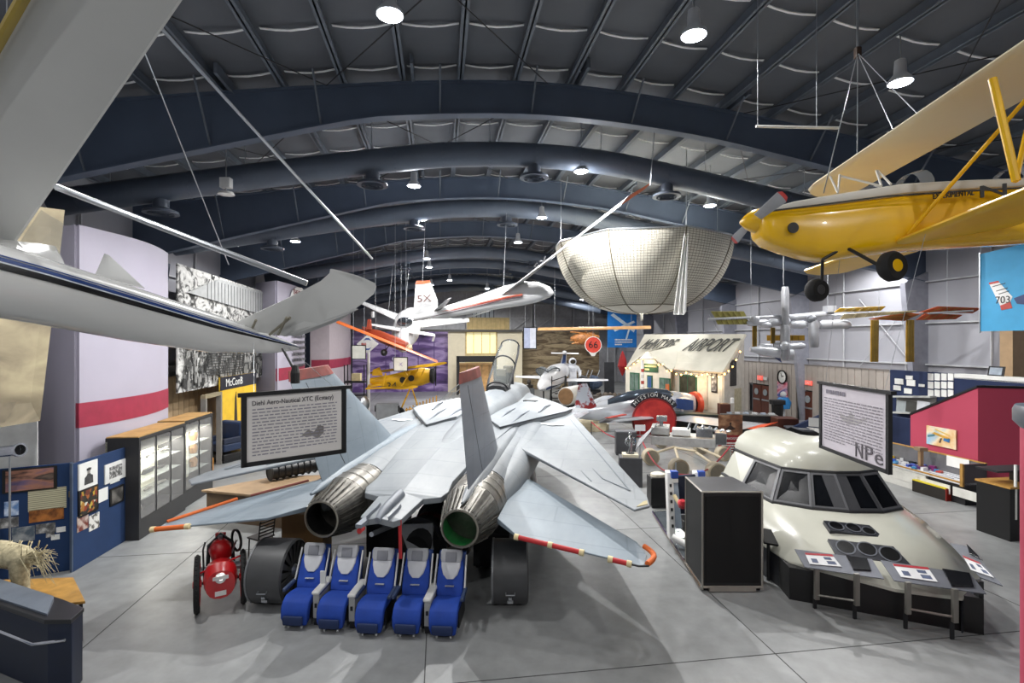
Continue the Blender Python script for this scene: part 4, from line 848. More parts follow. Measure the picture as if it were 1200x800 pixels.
# tan aeroplane photo at far left
pts = [P(-90, 515, 9.3), P(47, 493, 11.6), P(76, 246, 11.9), P(-90, 225, 9.6)]
TAN = ramp_mat('tan_mural_print', [(.3, '#5d5443'), (.5, '#8d826a'), (.7, '#aca182')], scale=.6, detail=8, stretch=(1, 1, 2.2), distort=.6)
t = mural('sepia photograph of an old aeroplane undercarriage, hung at the far left edge', pts, TAN)
n = (pts[1]-pts[0]).cross(pts[-1]-pts[0]).normalized(); pl = (pts[0]+n*.01, n)
g = lambda x, y, o=.012: ray_plane(x, y, pts[0]+n*o, n)
LC = M('#c7c0a8', .7); DC = M('#3c372c', .8)
for aa, bb, r in (((13, 362), (16, 415), 4), ((16, 415), (-5, 400), 1.5), ((16, 415), (26, 402), 1.5), ((13, 362), (30, 370), 5), ((16, 415), (9, 440), 1.5), ((9, 440), (-6, 445), 1.2)):
    d_ = V((bb[1]-aa[1], aa[0]-bb[0], 0)).normalized()*r
    MB().prism([g(aa[0]-d_.x, aa[1]-d_.y), g(aa[0]+d_.x, aa[1]+d_.y), g(bb[0]+d_.x, bb[1]+d_.y), g(bb[0]-d_.x, bb[1]-d_.y)], n*.006).build('strut_print', LC, t)
for (x, y), r in (((17, 438), 8), ((-3, 442), 8)):
    MB().loft([[g(x+r*s_*math.cos(q), y+r*s_*math.sin(q), .02) for q in [k*math.pi/10 for k in range(20)]] for s_ in (.8, 1)], cap=False).build('wheel_print', LC, t)
MB().prism([g(x, y, .004) for x, y in ((-60, 385), (8, 385), (40, 412), (38, 430), (20, 470), (5, 495), (-60, 500))], n*.004).build('shadow_print', M('#6c6352', .8, var=.2), t)
# white panel and pillar lower left, chrome pipe
tag(MB().bx(-1.4, 1.0, -.05, .05, 0, 4.4, T=Matrix.Translation(V((-13.0, 12.6, 0))) @ Matrix.Rotation(R(30), 4, 'Z')).build('white_partition', M('#c5c6c4', .6), origin=V((-13.0, 12.6, 0))), 'white partition under the sepia photograph at the far left', 'partition')
p = P(-30, 532, 11.2); q = P(22, 527, 11.0)
t = thing('chrome_telescope', 'polished chrome tube pointing right above the far left panel', 'telescope', V((p.x, p.y, 0)), world=True)
MB().tube([p, q], [.11, .12], 18, False).build('tube', CHROME, t, smooth=True); MB().lathe([(.12, 0), (.15, 0), (.15, .04), (.11, .04)], q, q-p, 18, False).build('tube_ring', CHROME, t)
MB().lathe([(.11, 0), (.01, -.02)], q-(q-p)*.1, q-p, 18).build('tube_bore', BLACK, t)
for x in (.3, .8):
    e = p.lerp(q, x); MB().tube([e, V((e.x, e.y, 0))], .02, 6).build('stand_leg', STEEL, t)
# yellow poster, blue chair, rim objects by the ribbed wall
a = PU(258, 468, -10.6); b = PU(300, 462, -10.4)
t = thing('yellow_poster', 'yellow and black poster board on the ribbed wall behind the hanging sign', 'poster', V((a.x, a.y, 0)), world=True)
ee = b-a; ee.z = 0; L = ee.length; ee.normalize()
w3 = lambda x, z: V((a.x, a.y, z))+ee*x
MB().prism([w3(0, .6), w3(L, .6), w3(L, 3.75), w3(0, 3.75)], out*-.06).build('poster_board', M('#d8b02a', .6, var=.1), t)
MB().prism([w3(0, 3.1), w3(L, 3.1), w3(L, 3.75), w3(0, 3.75)], out*.02).build('title_band', M('#1b1c28', .6), t)
text('McConB', .55, PAPER, t, w3(1.5, 3.42)+out*.03, ee, (0, 0, 1))
MB().prism([w3(1.5, .8), w3(1.9, .8), w3(1.75, 2.9), w3(1.6, 2.6)], out*.02).build('spire_print', M('#2a2018', .7), t)
MB().prism([w3(2.2, .7), w3(3.4, .7), w3(3.3, 1.9), w3(2.6, 2.0)], out*.02).build('scene_print', M('#9a6b3d', .7, var=.4, scale=9), t)
MB().prism([w3(2.7, 1.8), w3(3.3, 1.8), w3(3.2, 2.7), w3(2.8, 2.7)], out*.03).build('figure_print', M('#2b1b1a', .7), t)
p = FL(258, 538)+V((.25, -.1, 0)); t = thing('blue_lounge_chair', 'dark blue padded chair on a black base by the yellow poster', 'chair', p, R(-20))
MB().bx(-.7, .7, -.6, .6, .5, .85).build('seat', M('#1c2c49', .5), t, bevel=.06); o = MB().bx(-.7, .7, .3, .7, .85, 1.75).build('backrest', M('#2a3e62', .5), t, bevel=.12); MB().bx(-.75, .75, -.65, .65, .12, .4).build('base', BLACK, t, bevel=.03)
for x in (-.6, .6): MB().bx(x-.1, x+.1, -.6, .5, .85, 1.1).build('armrest', M('#1a2338', .5), t, bevel=.04); MB().bx(x-.06, x+.06, -.6, .6, 0, .12).build('leg', DARK, t)
p = FL(240, 560)
tag(MB().bx(-.25, .25, -.2, .2, 0, .8, T=Matrix.Translation(p)).build('orange_bin', M('#c8862b', .6), origin=p, bevel=.03), 'orange box just behind the second glass cabinet', 'box')
p = PU(235, 540, -9.9); p.z = 0
t = thing('door_frame', 'dark open doorway frame behind the second glass cabinet', 'frame', p, world=True); e = U(0, 1)
for x in (0, 1.5): MB().prism([p+e*x, p+e*(x+.15), p+e*(x+.15)+out*.2, p+e*x+out*.2], (0, 0, 3.1)).build('jamb', M('#77746f', .6), t)
MB().prism([p+V((0, 0, 3.1)), p+e*1.65+V((0, 0, 3.1)), p+e*1.65+out*.2+V((0, 0, 3.1)), p+out*.2+V((0, 0, 3.1))], (0, 0, .15)).build('lintel', M('#8a7f66', .6), t)
# ================================================================ white amphibian ultralight, upper left
WP = M('#cfd0cf', .22, var=.03, scale=.7, coat=.6); FABW = M('#c4c5c3', .5, var=.05, scale=.8)
nose = P(350, 408, 6.2)
t = thing('white_ultralight', 'white canard amphibian ultralight with blue and black stripe, hung close at upper left', 'aircraft', P(100, 400, 4.7), world=True)
axd = (P(350, 405, 6.2)-P(-60, 318, 3.8)); hax = V((axd.x, axd.y, 0)).normalized(); side = V((hax.y, -hax.x, 0))
def hs(px, yt, yb, d, w_): c = P(px, (yt+yb)/2, d); h = (yb-yt)/600*d/2; return (c-side*w_*.55, side*w_, V((0, 0, h)))
secs = [hs(-140, 238, 350, 3.4, .3), hs(-60, 264, 361, 3.8, .36), hs(50, 298, 379, 4.4, .36), hs(150, 331, 398, 5.0, .3), hs(250, 366, 413, 5.6, .21), hs(320, 392, 414, 6.03, .1), hs(350, 405, 410, 6.2, .02)]
MB().body(secs, 24, 2.6).build('hull', WP, t, smooth=True)
def ribbon(a0, a1, r, nm, mt):
    rows = []
    for c, a, b in secs:
        row = []
        for q in (a0, (a0+a1)/2, a1):
            x, y = math.cos(q), math.sin(q); row.append(c+a*(abs(x)**(2/2.6))*r+b*(abs(y)**(2/2.6))*(1 if y > 0 else -1)*r)
        rows.append(row+[p-side*.004 for p in row[::-1]])
    MB().loft(rows).build(nm, mt, t, smooth=True)
ribbon(.3, .42, 1.012, 'blue_stripe', M('#1f3c78', .25, coat=.5)); ribbon(.1, .25, 1.012, 'black_stripe', M('#0f1116', .25, coat=.5)); ribbon(.46, .5, 1.012, 'thin_stripe', M('#2b4a86', .25)); ribbon(.26, .29, 1.012, 'white_line', M('#dfe3ea', .25))
MB().wing(P(20, 282, 5.0), P(-112, 245, 4.75), P(262, -70, 3.3), P(66, -70, 3.2), .18, .15).build('main_wing', FABW, t, smooth=True)
MB().tube([P(-112, 247, 4.7), P(66, -72, 3.15)], .035, 10).build('trailing_edge_tape', M('#a08a3a', .5), t)
MB().body([(P(10, 282, 4.9), side*.06, hax*.35), (P(10, 300, 4.75), side*.16, hax*.4), (P(-20, 318, 4.55), side*.25, hax*.6)], 16).build('wing_pylon', WP, t, smooth=True)
WG = glass('windscreen_glass', '#aaa99f', .05, .18)
g = MB(); g.add([P(22, 285, 4.9), P(48, 246, 5.1), P(74, 262, 5.3), P(68, 312, 5.05), P(36, 302, 4.8)], [(0, 1, 2, 3, 4)]); g.prism([P(22, 285, 4.91), P(48, 246, 5.11), P(74, 262, 5.31), P(68, 312, 5.06), P(36, 302, 4.81)], (0, .01, 0)); wsx = g.build('windscreen', WG, t)
MB().tube([P(22, 285, 4.88), P(36, 303, 4.78), P(68, 313, 5.03)], .012, 6).build('windscreen_frame', WHITE, wsx)
MB().body([(P(30, 296, 5.3), side*.1, V((0, 0, .1))), (P(50, 302, 5.4), side*.1, V((0, 0, .1))), (P(70, 310, 5.5), side*.08, V((0, 0, .08)))], 10).build('seat_roll', M('#b9b08a', .6), t, smooth=True)
def mwing(par, nm, st_, mt, up=(0, 0, 1)):
    prof = [(0, 0), (.04, .4), (.15, .75), (.35, 1), (.65, .7), (1, .06), (1, -.06), (.65, -.3), (.35, -.45), (.15, -.4), (.04, -.25)]; up = V(up); rings = []
    for le, te, th in st_: le, te = V(le), V(te); rings.append([le+(te-le)*x+up*(y*th*.7) for x, y in prof])
    return MB().loft(rings).build(nm, mt, par, smooth=True)
mwing(t, 'canard', [(P(272, 380, 6.05), P(336, 394, 5.75), .08), (P(340, 348, 5.5), P(378, 379, 5.35), .07), (P(376, 329, 5.25), P(409, 367, 5.1), .06), (P(386, 320, 5.18), P(425, 355, 5.0), .05), (P(387, 315, 5.14), P(438, 344, 4.95), .035), (P(396, 317, 5.1), P(441, 336, 4.93), .025), (P(412, 321, 5.0), P(440, 332, 4.92), .012)], FABW)
mwing(t, 'elevator', [(P(334, 391, 5.74), P(352, 393, 5.65), .05), (P(378, 376, 5.34), P(396, 376, 5.28), .04), (P(409, 365, 5.09), P(420, 362, 5.03), .03)], M('#b5b6b5', .5, var=.05))
MB().wing(P(110, 325, 5.3), P(170, 338, 5.3), P(122, 297, 5.6), P(128, 299, 5.6), .05, .02, up=side).build('far_fin', WP, t, smooth=True)
for aa, bb in (((326, 392, 5.7), (336, 372, 5.4)), ((296, 384, 5.8), (300, 375, 5.7)), ((316, 392, 5.8), (340, 372, 5.45))): MB().tube([P(*aa), P(*bb)], .015, 6).build('canard_brace', M('#8c8775', .5), t)
MB().tube([P(331, 408, 6.0), P(344, 432, 5.95)], .014, 6).build('probe_rod', BLACK, t); MB().body([(P(346, 428, 5.95), V((.03, 0, 0)), V((0, .03, 0))), (P(346, 437, 5.95), V((.05, 0, 0)), V((0, .05, 0))), (P(346, 449, 5.95), V((.05, 0, 0)), V((0, .05, 0)))], 10).build('probe_weight', BLACK, t)
for px, py, d in ((8, 270, 5.0),):
    p = P(px, py, d); MB().tube([p, V((p.x, p.y, zt(p.x*cs+p.y*sn)+.2))], .006, 5).build('suspension_cable', WIRE, t)
for lb, a, b, r in (('long white rod slanting down from the roof past the nearest duct', P(190, 34, 9.0), P(436, 303, 17), .035), ('grey tube slanting from the big white wing to the white canard', P(66, 219, 4.72), P(360, 332, 5.3), .03), ('thin cable from the roof in front of the lavender partition', P(172, 68, 10.), P(268, 310, 14), .012)):
    if not lb.startswith('grey'):
        k_ = 0
        while (a+(a-b)*k_).z < zt((a+(a-b)*k_).x*cs+(a+(a-b)*k_).y*sn)+.2 and k_ < 3: k_ += .01
        a = a+(a-b)*k_
    tag(MB().tube([a, b], r, 8).build('brace_rod' if r > .02 else 'steel_cable', STEEL, origin=b, smooth=True), lb, 'rod' if r > .02 else 'cable')
# ================================================================ hanging signs
def sign(lb, cor, hang, face='#dedad7'):
    tl_, tr_, br, bl = [V(p) for p in cor]; c = (tl_+tr_+br+bl)/4
    t = thing('hanging_sign', lb, 'sign', c, world=True)
    rt = (tr_-tl_); wd = rt.length; rt.normalize(); upv = V((0, 0, 1)); n = rt.cross(upv).normalized(); ht = (tl_-bl).length
    bl = bl.copy(); W = lambda x, y, o=0: bl+rt*x+upv*y+n*o
    ht = ((tl_-bl).z+(tr_-br).z)/2
    MB().prism([W(.02, .02), W(wd-.02, .02), W(wd-.02, ht-.02), W(.02, ht-.02)], n*.012).build('sign_sheet', M(face, .5, var=.05), t)
    for x0, x1, y0, y1 in ((-.02, .03, -.02, ht), (wd-.03, wd+.02, -.02, ht), (0, wd, -.02, .025)): MB().prism([W(x0, y0, -.015), W(x1, y0, -.015), W(x1, y1, -.015), W(x0, y1, -.015)], n*.045).build('sign_frame', BLACK, t)
    MB().prism([W(-.05, ht-.02, -.02), W(wd+.08, ht-.02, -.02), W(wd+.08, ht+.02, -.02), W(-.05, ht+.02, -.02)], n*.06).build('sign_bar', BLACK, t)
    for x, hp in zip((.1, wd-.1), hang):
        p = W(x, ht); MB().tube([p, hp], .003, 4).build('suspension_wire', WIRE, t)
    return t, W, rt, n, wd, ht
INK = M('#4a474e', .8); INK2 = M('#93909a', .8)
t, W, rt, n, wd, ht = sign('hanging sign about the Ecstasy ultralight, in front of the jet wing at left', (P(285, 462, 5.2), P(403, 453, 5.75), P(403, 527, 5.75), P(285, 545, 5.2)), (P(297, 400, 5.85), P(338, 407, 6.1)))
text('Diehl Aero-Nautical XTC (Ecstasy)', .07, INK, t, W(wd*.48, ht*.865, .016), rt, (0, 0, 1), fit=wd*.8)
lines(t, INK2, W(wd*.08, ht*.1, .014), rt, (0, 0, 1), wd*.84, ht*.7, 15, fill=.36)
pm_ = M('#8b8784', .8, var=.3)
MB().prism([W(wd*x, ht*y, .0132) for x, y in ((.55, .33), (.62, .4), (.68, .36), (.72, .45), (.78, .43), (.78, .33), (.72, .25), (.66, .3), (.6, .29))], n*.001).build('faded_picture', pm_, t)
t, W, rt, n, wd, ht = sign('hanging translucent sign seen from behind, with mirrored print, over the white cockpit', (P(963, 449, 7.2), P(1043, 461, 5.75), P(1043, 556, 5.75), P(963, 523, 7.2)), (P(985, 296, 6.8), P(1085, 272, 6.0)), face='#d5ced6')
def mirrored(s_, size, at, fit, mt, nm='lettering'):
    o = text(s_, size, mt, t, at, rt*-1, (0, 0, 1), fit=fit, name=nm); return o
lines(t, M('#7b7682', .8), W(wd*.1, ht*.83, .014), rt, (0, 0, 1), wd*.8, ht*.1, 1, seed=9, fill=.6, name='faded_title')
lines(t, M('#8d8890', .8), W(wd*.07, ht*.14, .014), rt, (0, 0, 1), wd*.86, ht*.66, 16, seed=5, fill=.4)
MB().prism([W(wd*x, ht*y, .0135) for x, y in ((.3, .62), (.45, .56), (.5, .66), (.56, .56), (.75, .62), (.6, .5), (.45, .46), (.35, .52))], n*.001).build('faded_picture', M('#b3aeb0', .8, var=.2), t)
for i, ch in enumerate('NPe'): text(ch, .26, M('#5f5a60', .8), t, W(wd*(.62+.13*i), ht*.14, .016), rt, (0, 0, 1), fit=wd*.1)
# ================================================================ yellow biplane, upper right
YEL = M('#efba0a', .25, coat=.6, var=.05, scale=1.); YEL2 = M('#eab91a', .35, var=.06); CRM = M('#ddd3b8', .5, var=.05, scale=.8); IVO = M('#d6d2c8', .35, var=.04)
t = thing('yellow_biplane', 'yellow and cream experimental biplane hung at upper right, nose to the left', 'aircraft', V((4.8, 6.7, 6.2)), world=True)
def fsec(x, y, zb__, zt__, hw): return (V((x, y, (zb__+zt__)/2)), V((0, hw, 0)), V((0, 0, (zt__-zb__)/2)))
def fpx(px, y0, y1, d, hw): a, b = P(px, y0, d-hw*.7), P(px, y1, d-hw*.7); return (V((P(px, 0, d).x, d, (a.z+b.z)/2)), V((0, hw, 0)), V((0, 0, (a.z-b.z)/2)))
FS = [(885, 251, 274, 7.05, .14), (888, 247, 279, 7.04, .2), (897, 244, 286, 7.02, .25), (920, 241, 294, 6.98, .28), (945, 238, 301, 6.9, .3), (962, 236, 304, 6.86, .31), (985, 233, 300, 6.8, .32), (1040, 226, 292, 6.65, .33), (1110, 221, 287, 6.45, .33), (1220, 215, 280, 6.1, .3), (1380, 212, 262, 5.6, .16), (1500, 214, 245, 5.2, .04)]
MB().body([fpx(*q) for q in FS], 24, 3.4).build('fuselage', YEL, t, smooth=True)
MB().body([fpx(px, y0-hh, y0+5, d, hw*1.0) for (px, y0, y1, d, hw), hh in zip(FS[2:-1], (1, 5, 7, 8, 9, 11, 10, 8, 3))], 16, 3.6).build('top_decking', IVO, t, smooth=True)
st_ = [P(px, y0+4.5, d-hw-.014) for px, y0, y1, d, hw in FS[2:10]]
MB().loft([[p, p+V((0, .02, 0)), p+V((0, .02, .018)), p+V((0, 0, .018))] for p in st_]).build('black_pinstripe', BLACK, t)
rx = V((1, -.19, .03)).normalized()
def sidept(px, py):
    for q0, q1 in zip(FS, FS[1:]):
        if q0[0] <= px <= q1[0]: f_ = (px-q0[0])/(q1[0]-q0[0]); return P(px, py, q0[3]-q0[4]+(q1[3]-q1[4]-q0[3]+q0[4])*f_-.01)
text('EXPERIMENTAL', .095, BLACK, t, sidept(1117, 228), sidept(1140, 224)-sidept(1095, 228.5), (0, 0, 1), fit=(sidept(1141, 224)-sidept(1093, 228)).length, ext=.01)
text('N', .2, BLACK, t, sidept(1164, 224), sidept(1180, 222)-sidept(1150, 225), (0, 0, 1), fit=.24, ext=.01)
sp = P(887, 259, 7.05); pax = V((-1, .22, -.06)).normalized()
MB().lathe([(.17, -.02), (.15, .07), (.09, .16), (.02, .22)], sp, pax, 20).build('spinner', YEL, t, smooth=True)
for tip, w_ in ((P(916, 231, 6.35), .085), (P(861, 281, 7.6), .07)):
    h0 = sp+pax*.07; d_ = (tip-h0); sd_ = d_.cross(pax).normalized()*w_ ; sd_ = V((.65, 0, -.76)).normalized()*w_
    MB().wing(h0+d_*.1+sd_*.6, h0+d_*.1-sd_*.6, tip+sd_, tip-sd_, .06, .03, up=(0, -1, 0)).build('propeller_blade', M('#9a9ca0', .35), t)
    MB().wing(tip+sd_, tip-sd_, tip+d_*.1+sd_*.6, tip+d_*.1-sd_*.6, .03, .015, up=(0, -1, 0)).build('blade_tip', M('#c23a32', .4), t)
MB().lathe([(.07, 0), (.07, .02)], sidept(929, 267), (0, -1, .0), 16).build('engine_port', BLACK, t)
# wings run along the view, tips rounded
def bwing(nm, lez, pts, th, mt):
    rings = []
    prof = [(0, 0), (.03, .4), (.12, .75), (.35, 1), (.65, .7), (1, .06), (1, -.06), (.65, -.25), (.35, -.35), (.12, -.35), (.03, -.3)]
    for le, te in pts:
        le, te = V(le), V(te); rings.append([le+(te-le)*x+V((0, 0, y*th*.6)) for x, y in prof])
    return MB().loft(rings).build(nm, mt, t, smooth=True)
LE = lambda px, py, d: P(px, py, d)
chord = V((1.05, .32, .02))
def row(p, k=1., f=0.): return (p+chord*f, p+chord*(f+k))
up_far, up_near = LE(944, 222, 9.1), LE(1212, 40, 4.6)
uf = lambda q: up_far.lerp(up_near, q)
bwing('upper_wing', 0, [row(uf(-.06), .35, .4), row(uf(-.035), .75, .18), row(uf(0), .93, .05), row(uf(.06), 1.), row(uf(.5), 1.), row(uf(1), 1.), row(uf(1.25), 1.)], .15, CRM)
lo_far, lo_near = LE(940, 318, 10.2), LE(1100, 262, 6.4)
lf = lambda q: lo_far.lerp(lo_near, q)
bwing('lower_wing', 0, [row(lf(-.06), .4, .4), row(lf(-.03), .8, .15), row(lf(.02), 1.), row(lf(.95), 1.)], .14, YEL2)
ln0 = P(1050, 283, 6.35); ln1 = P(1260, 198, 4.4)
bwing('lower_wing', 0, [row(ln0, 1), row(ln0.lerp(ln1, .5), 1), row(ln1, 1)], .14, YEL2)
def st(a, b, r, nm, mt): MB().tube([a, b], r, 8).build(nm, mt, t, smooth=True)
st(P(1163, 92, 5.0), P(1191, 212, 4.9), .035, 'interplane_strut', YEL); st(P(1208, 110, 5.2), P(1064, 274, 6.3), .022, 'interplane_strut', YEL); st(P(1205, 145, 5.2), P(1190, 212, 4.9), .025, 'interplane_strut', YEL)
for aa, bb in (((982, 226, 6.6), (973, 207, 6.9)), ((982, 226, 6.6), (984, 205, 6.9)), ((1033, 218, 6.5), (1027, 200, 6.8)), ((1044, 216, 6.5), (1029, 200, 6.8)), ((1033, 218, 6.5), (984, 206, 6.9))): st(P(*aa), P(*bb), .014, 'cabane_strut', IVO)
BG = glass('biplane_windscreen', '#cfd6dd', .05, .4)
for x, lb in ((5.15, 'f'), (6.25, 'r')):
    m = MB(); c = V((x, 6.7-(x-5.15)*.19, 7.47)); m.loft([[c+V((.0+dx, .3*math.cos(a)*q, .26*math.sin(a)*q)) for a in [math.pi*i/10 for i in range(11)]] for dx, q in ((0, .8), (.14, 1.))], cap=False, closed=False); m.build('windscreen', BG, t, smooth=True)
    MB().body([(c+V((.2, 0, -.02)), V((.0, .2, 0)), V((0, 0, .04))), (c+V((.75, -.1, -.02)), V((0, .2, 0)), V((0, 0, .04)))], 12).build('cockpit_opening', BLACK, t)
gp = P(990, 289, 6.6)
st(gp, P(964, 304, 6.6), .02, 'gear_strut', BLACK); st(P(964, 304, 6.7), P(963, 330, 6.75), .02, 'gear_strut', BLACK); st(gp, P(1030, 311, 6.2), .022, 'gear_strut', BLACK); st(P(965, 303, 6.7), P(992, 289, 6.7), .014, 'gear_strut', BLACK)
for px, py, d, hub in ((1045, 312, 6.15, YEL), (957, 340, 6.8, M('#3a3a3c', .5))):
    c = P(px, py, d); a_ = V((.25, -1, .05)).normalized(); r = .18 if d < 6.5 else .15
    o = MB().lathe([(r*.5, -.075), (r*.85, -.075), (r, -.04), (r, .04), (r*.85, .075), (r*.5, .075)], c, a_, 24).build('wheel', RUBBER, t, smooth=True)
    MB().lathe([(r*.52, .055), (r*.4, .08), (.01, .085)], c, a_, 18).build('wheel_hub', hub, o, smooth=True)
# suspension
hk = V((6.3, 8.3, 10.9)); hk = P(1005, 62, 9.3)
rg = thing('hoist_hook', 'chain hoist hook under the roof holding the yellow biplane cables', 'hook', hk, world=True)
MB().box(hk, (.1, .1, .2)).build('hook_block', M('#4b3a30', .5), rg, bevel=.02); MB().tube([hk, V((hk.x, hk.y, zt(hk.x*cs+hk.y*sn)+.2))], .02, 6).build('chain', WIRE, rg)
for q in (V((4.2, 6.9, 7.5)), uf(.45)+chord*.5, uf(.6)+chord*.4, uf(.2)+chord*.5): MB().tube([hk, q], .008, 5).build('suspension_cable', WIRE, t)
sb_ = P(886, 148, 10.2); se_ = P(982, 150, 10.2)
rg = thing('spreader_bar', 'white horizontal spreader bar hung from the roof above the propeller', 'bar', sb_, world=True)
MB().tube([sb_, se_], .03, 8).build('bar', WHITE, rg)
for px in (888, 957): p = sb_.lerp(se_, (px-886)/96); MB().tube([p, V((p.x, p.y, zt(p.x*cs+p.y*sn)+.2))], .008, 5).build('suspension_cable', WIRE, rg)
# ================================================================ netted fabric dome
NETB = M('#e0dccf', .75, var=.08, scale=1.5); NETD = M('#6f6857', .8)
dc = P(752, 293, 22.5); Rr = 3.75
t = thing('fabric_dome', 'upturned cream fabric dome covered with netting, hung under the roof', 'fabric dome', dc, world=True)
SEG = 8
def dp(th, s_, off=0.):
    """s_ 0 rim .. 1 bottom; scalloped between gore seams"""
    k = (th*SEG/(2*math.pi)) % 1; sag = math.sin(math.pi*k)
    r = Rr*(math.cos(s_*math.pi/2)**.75)*(1-.05*(1-sag)*(.3+.7*math.sin(s_*math.pi)))+off
    z = -2.95*math.sin(s_*math.pi/2)**1.15
    return dc+V((r*math.cos(th+.2), r*math.sin(th+.2), z+.10*(1-sag)*(1-s_)+.15))
m = MB(); NT, NS = 96, 22
m.loft([[dp(2*math.pi*i/NT, min(.985, j/NS)) for i in range(NT)] for j in range(NS+1)], cap=False); m.build('fabric_shell', NETB, t, smooth=True)
m = MB()
for j in range(1, 34):
    if j/44 > .74: break
    s_ = j/44; r0 = [dp(2*math.pi*i/64, s_, .02) for i in range(64)]; r1 = [dp(2*math.pi*i/64, s_+.0035, .02) for i in range(64)]; m.loft([r0, r1], cap=False)
for i in range(176):
    a = 2*math.pi*i/176; m.loft([[dp(a, j*.74/12, .02), dp(a+.0038, j*.74/12, .02)] for j in range(13)], cap=False, closed=False)
stuff(m.build('net', NETD, t))
for i in range(SEG):
    a = 2*math.pi*i/SEG; MB().tube([dp(a, j*.98/16, .02) for j in range(17)], .025, 5).build('gore_seam', NETD, t)
MB().tube([dp(2*math.pi*i/64, .74, .02) for i in range(65)], .02, 5).build('band_seam', NETD, t)
MB().tube([dp(2*math.pi*i/64, 0, .0) for i in range(65)], .04, 6).build('rim_hoop', STEEL, t)
MB().tube([dc+V((0, 0, -2.55)), dc+V((0, 0, -3.1))], .06, 8).build('bottom_post', M('#c9c6ba', .6), t)
for i in range(0, SEG, 2): p = dp(2*math.pi*i/SEG, 0); MB().tube([p, V((p.x, p.y, zt(p.x*cs+p.y*sn)+.2))], .012, 5).build('suspension_cable', WIRE, t)
a = P(805, 270, 19.0); t2 = thing('cloth_streamer', 'long white pleated cloth hanging in front of the fabric dome at right', 'cloth', P(797, 366, 19.), world=True)
rows = []
for y in (270, 285, 310, 340, 367):
    w_ = 2.2+(y-270)/97*5.2; x0 = 805-(y-270)*.085; rows.append([P(x0+w_*q+(0 if y < 360 else 0), y+(-1.5 if k % 2 else 1.5)*(y > 360), 19+(.12 if k % 2 else -.12)) for k, q in enumerate((-1, -.6, -.2, .2, .6, 1))])
m = MB(); m.loft([r+[p+V((0, .03, 0)) for p in r[::-1]] for r in rows]); m.build('pleated_cloth', M('#f2f2ef', .7), t2)
MB().tube([P(804, 269, 19), V((P(804, 269, 19).x, 19, zt(P(804, 269, 19).x*cs+19*sn)+.2))], .01, 5).build('suspension_cable', WIRE, t2)
# ================================================================ 5X glider
GW = M('#bfc0c2', .3, var=.03, coat=.4); RS = M('#9a3b2a', .4); OR_ = M('#c86a48', .45)
gd = 24.0
t = thing('glider', 'white glider 5X with red stripes, tail to the left, one long wing rising right', 'glider', P(560, 360, gd), world=True)
def gs(px, py, h, d): return (P(px, py, d), V((0, h/600*d/2, 0)), V((0, 0, h/600*d/2)))
MB().body([gs(484, 373, 7, 27), gs(520, 366, 13, 26), gs(560, 356, 20, 25), gs(590, 348, 26, 24.3), gs(612, 344, 28, 23.8), gs(630, 342, 24, 23.4), gs(644, 342, 13, 23.1), gs(649, 343, 2, 23)], 18, 2).build('fuselage', GW, t, smooth=True)
m = MB()
for nm, o0, o1, mt in (('red_stripe', .9, 1.9, RS), ('dark_stripe', -1.0, -.2, M('#4b3740', .4)), ('orange_stripe', 2.4, 3.0, OR_)):
    pts0 = [(486, 374, 26.8), (520, 367, 25.7), (560, 358, 24.55), (590, 351, 23.7), (612, 347, 23.2)]
    MB().loft([[P(x, y-o0, d), P(x, y-o1, d), P(x, y-o1, d+.05), P(x, y-o0, d+.05)] for x, y, d in pts0]).build(nm, mt, t)
MB().wing(P(513, 352, 26.3), P(484, 373, 27), P(505, 331, 26.6), P(487, 331, 27), .14, .08, up=(0, 1, 0)).build('tail_fin', GW, t, smooth=True)
MB().wing(P(513, 364, 26.3), P(485, 374, 27), P(513, 351, 26.3), P(485, 362, 27), .15, .13, up=(0, 1, 0)).build('fin_root', GW, t)
MB().wing(P(505.5, 333, 26.6), P(486.5, 333, 27), P(503.5, 328.5, 26.6), P(488, 329, 27), .1, .08, up=(0, 1, 0)).build('fin_cap', OR_, t)
text('5X', .5, M('#5a3b36', .6), t, P(497, 350, 26.35), V((1, -.04, .08)), V((.0, 0, 1)), fit=.72, ext=.03)
MB().wing(P(520, 360, 26), P(506, 366, 26.4), P(529, 349, 23.8), P(522, 352, 24.0), .1, .06).build('tailplane', M('#b8b9bb', .35), t, smooth=True)
MB().wing(P(560, 368, 25.6), P(536, 376, 26), P(575, 364, 28), P(562, 368, 28), .08, .05).build('tailplane', M('#b8b9bb', .35), t, smooth=True)
w0l, w0t, w1l, w1t = P(604, 328, 23.6), P(580, 345, 24.2), P(763, 214, 16.2), P(755, 222, 16.4)
wn = MB().wing(P(618, 326, 23.6), P(582, 350, 24.2), P(738, 229, 16.6), P(727, 241, 16.9), .22, .08, up=(0, -.7, .7)).build('wing', GW, t, smooth=True)
MB().wing(P(738, 229, 16.6), P(727, 241, 16.9), w1l, w1t, .08, .05, up=(0, -.7, .7)).build('wing_tip', OR_, t, smooth=True)
MB().wing(P(596, 335, 25), P(574, 346, 25.2), P(566, 350, 33), P(559, 352, 33.2), .2, .06).build('wing', GW, t, smooth=True)
text('5X', .35, M('#45464a', .6), t, P(634, 310, 21.7)+V((0, -.14, .02)), P(648, 299, 21.1)-P(624, 318, 22.3), V((-.6, 0, .8)), fit=.95, ext=.02)
for px, py, d in ((762, 217, 16.2), (590, 338, 24.3), (495, 330, 26.8)):
    p = P(px, py, d); MB().tube([p, V((p.x+.2, p.y, zt(p.x*cs+p.y*sn)+.2))], .012, 5).build('suspension_cable', WIRE, t)
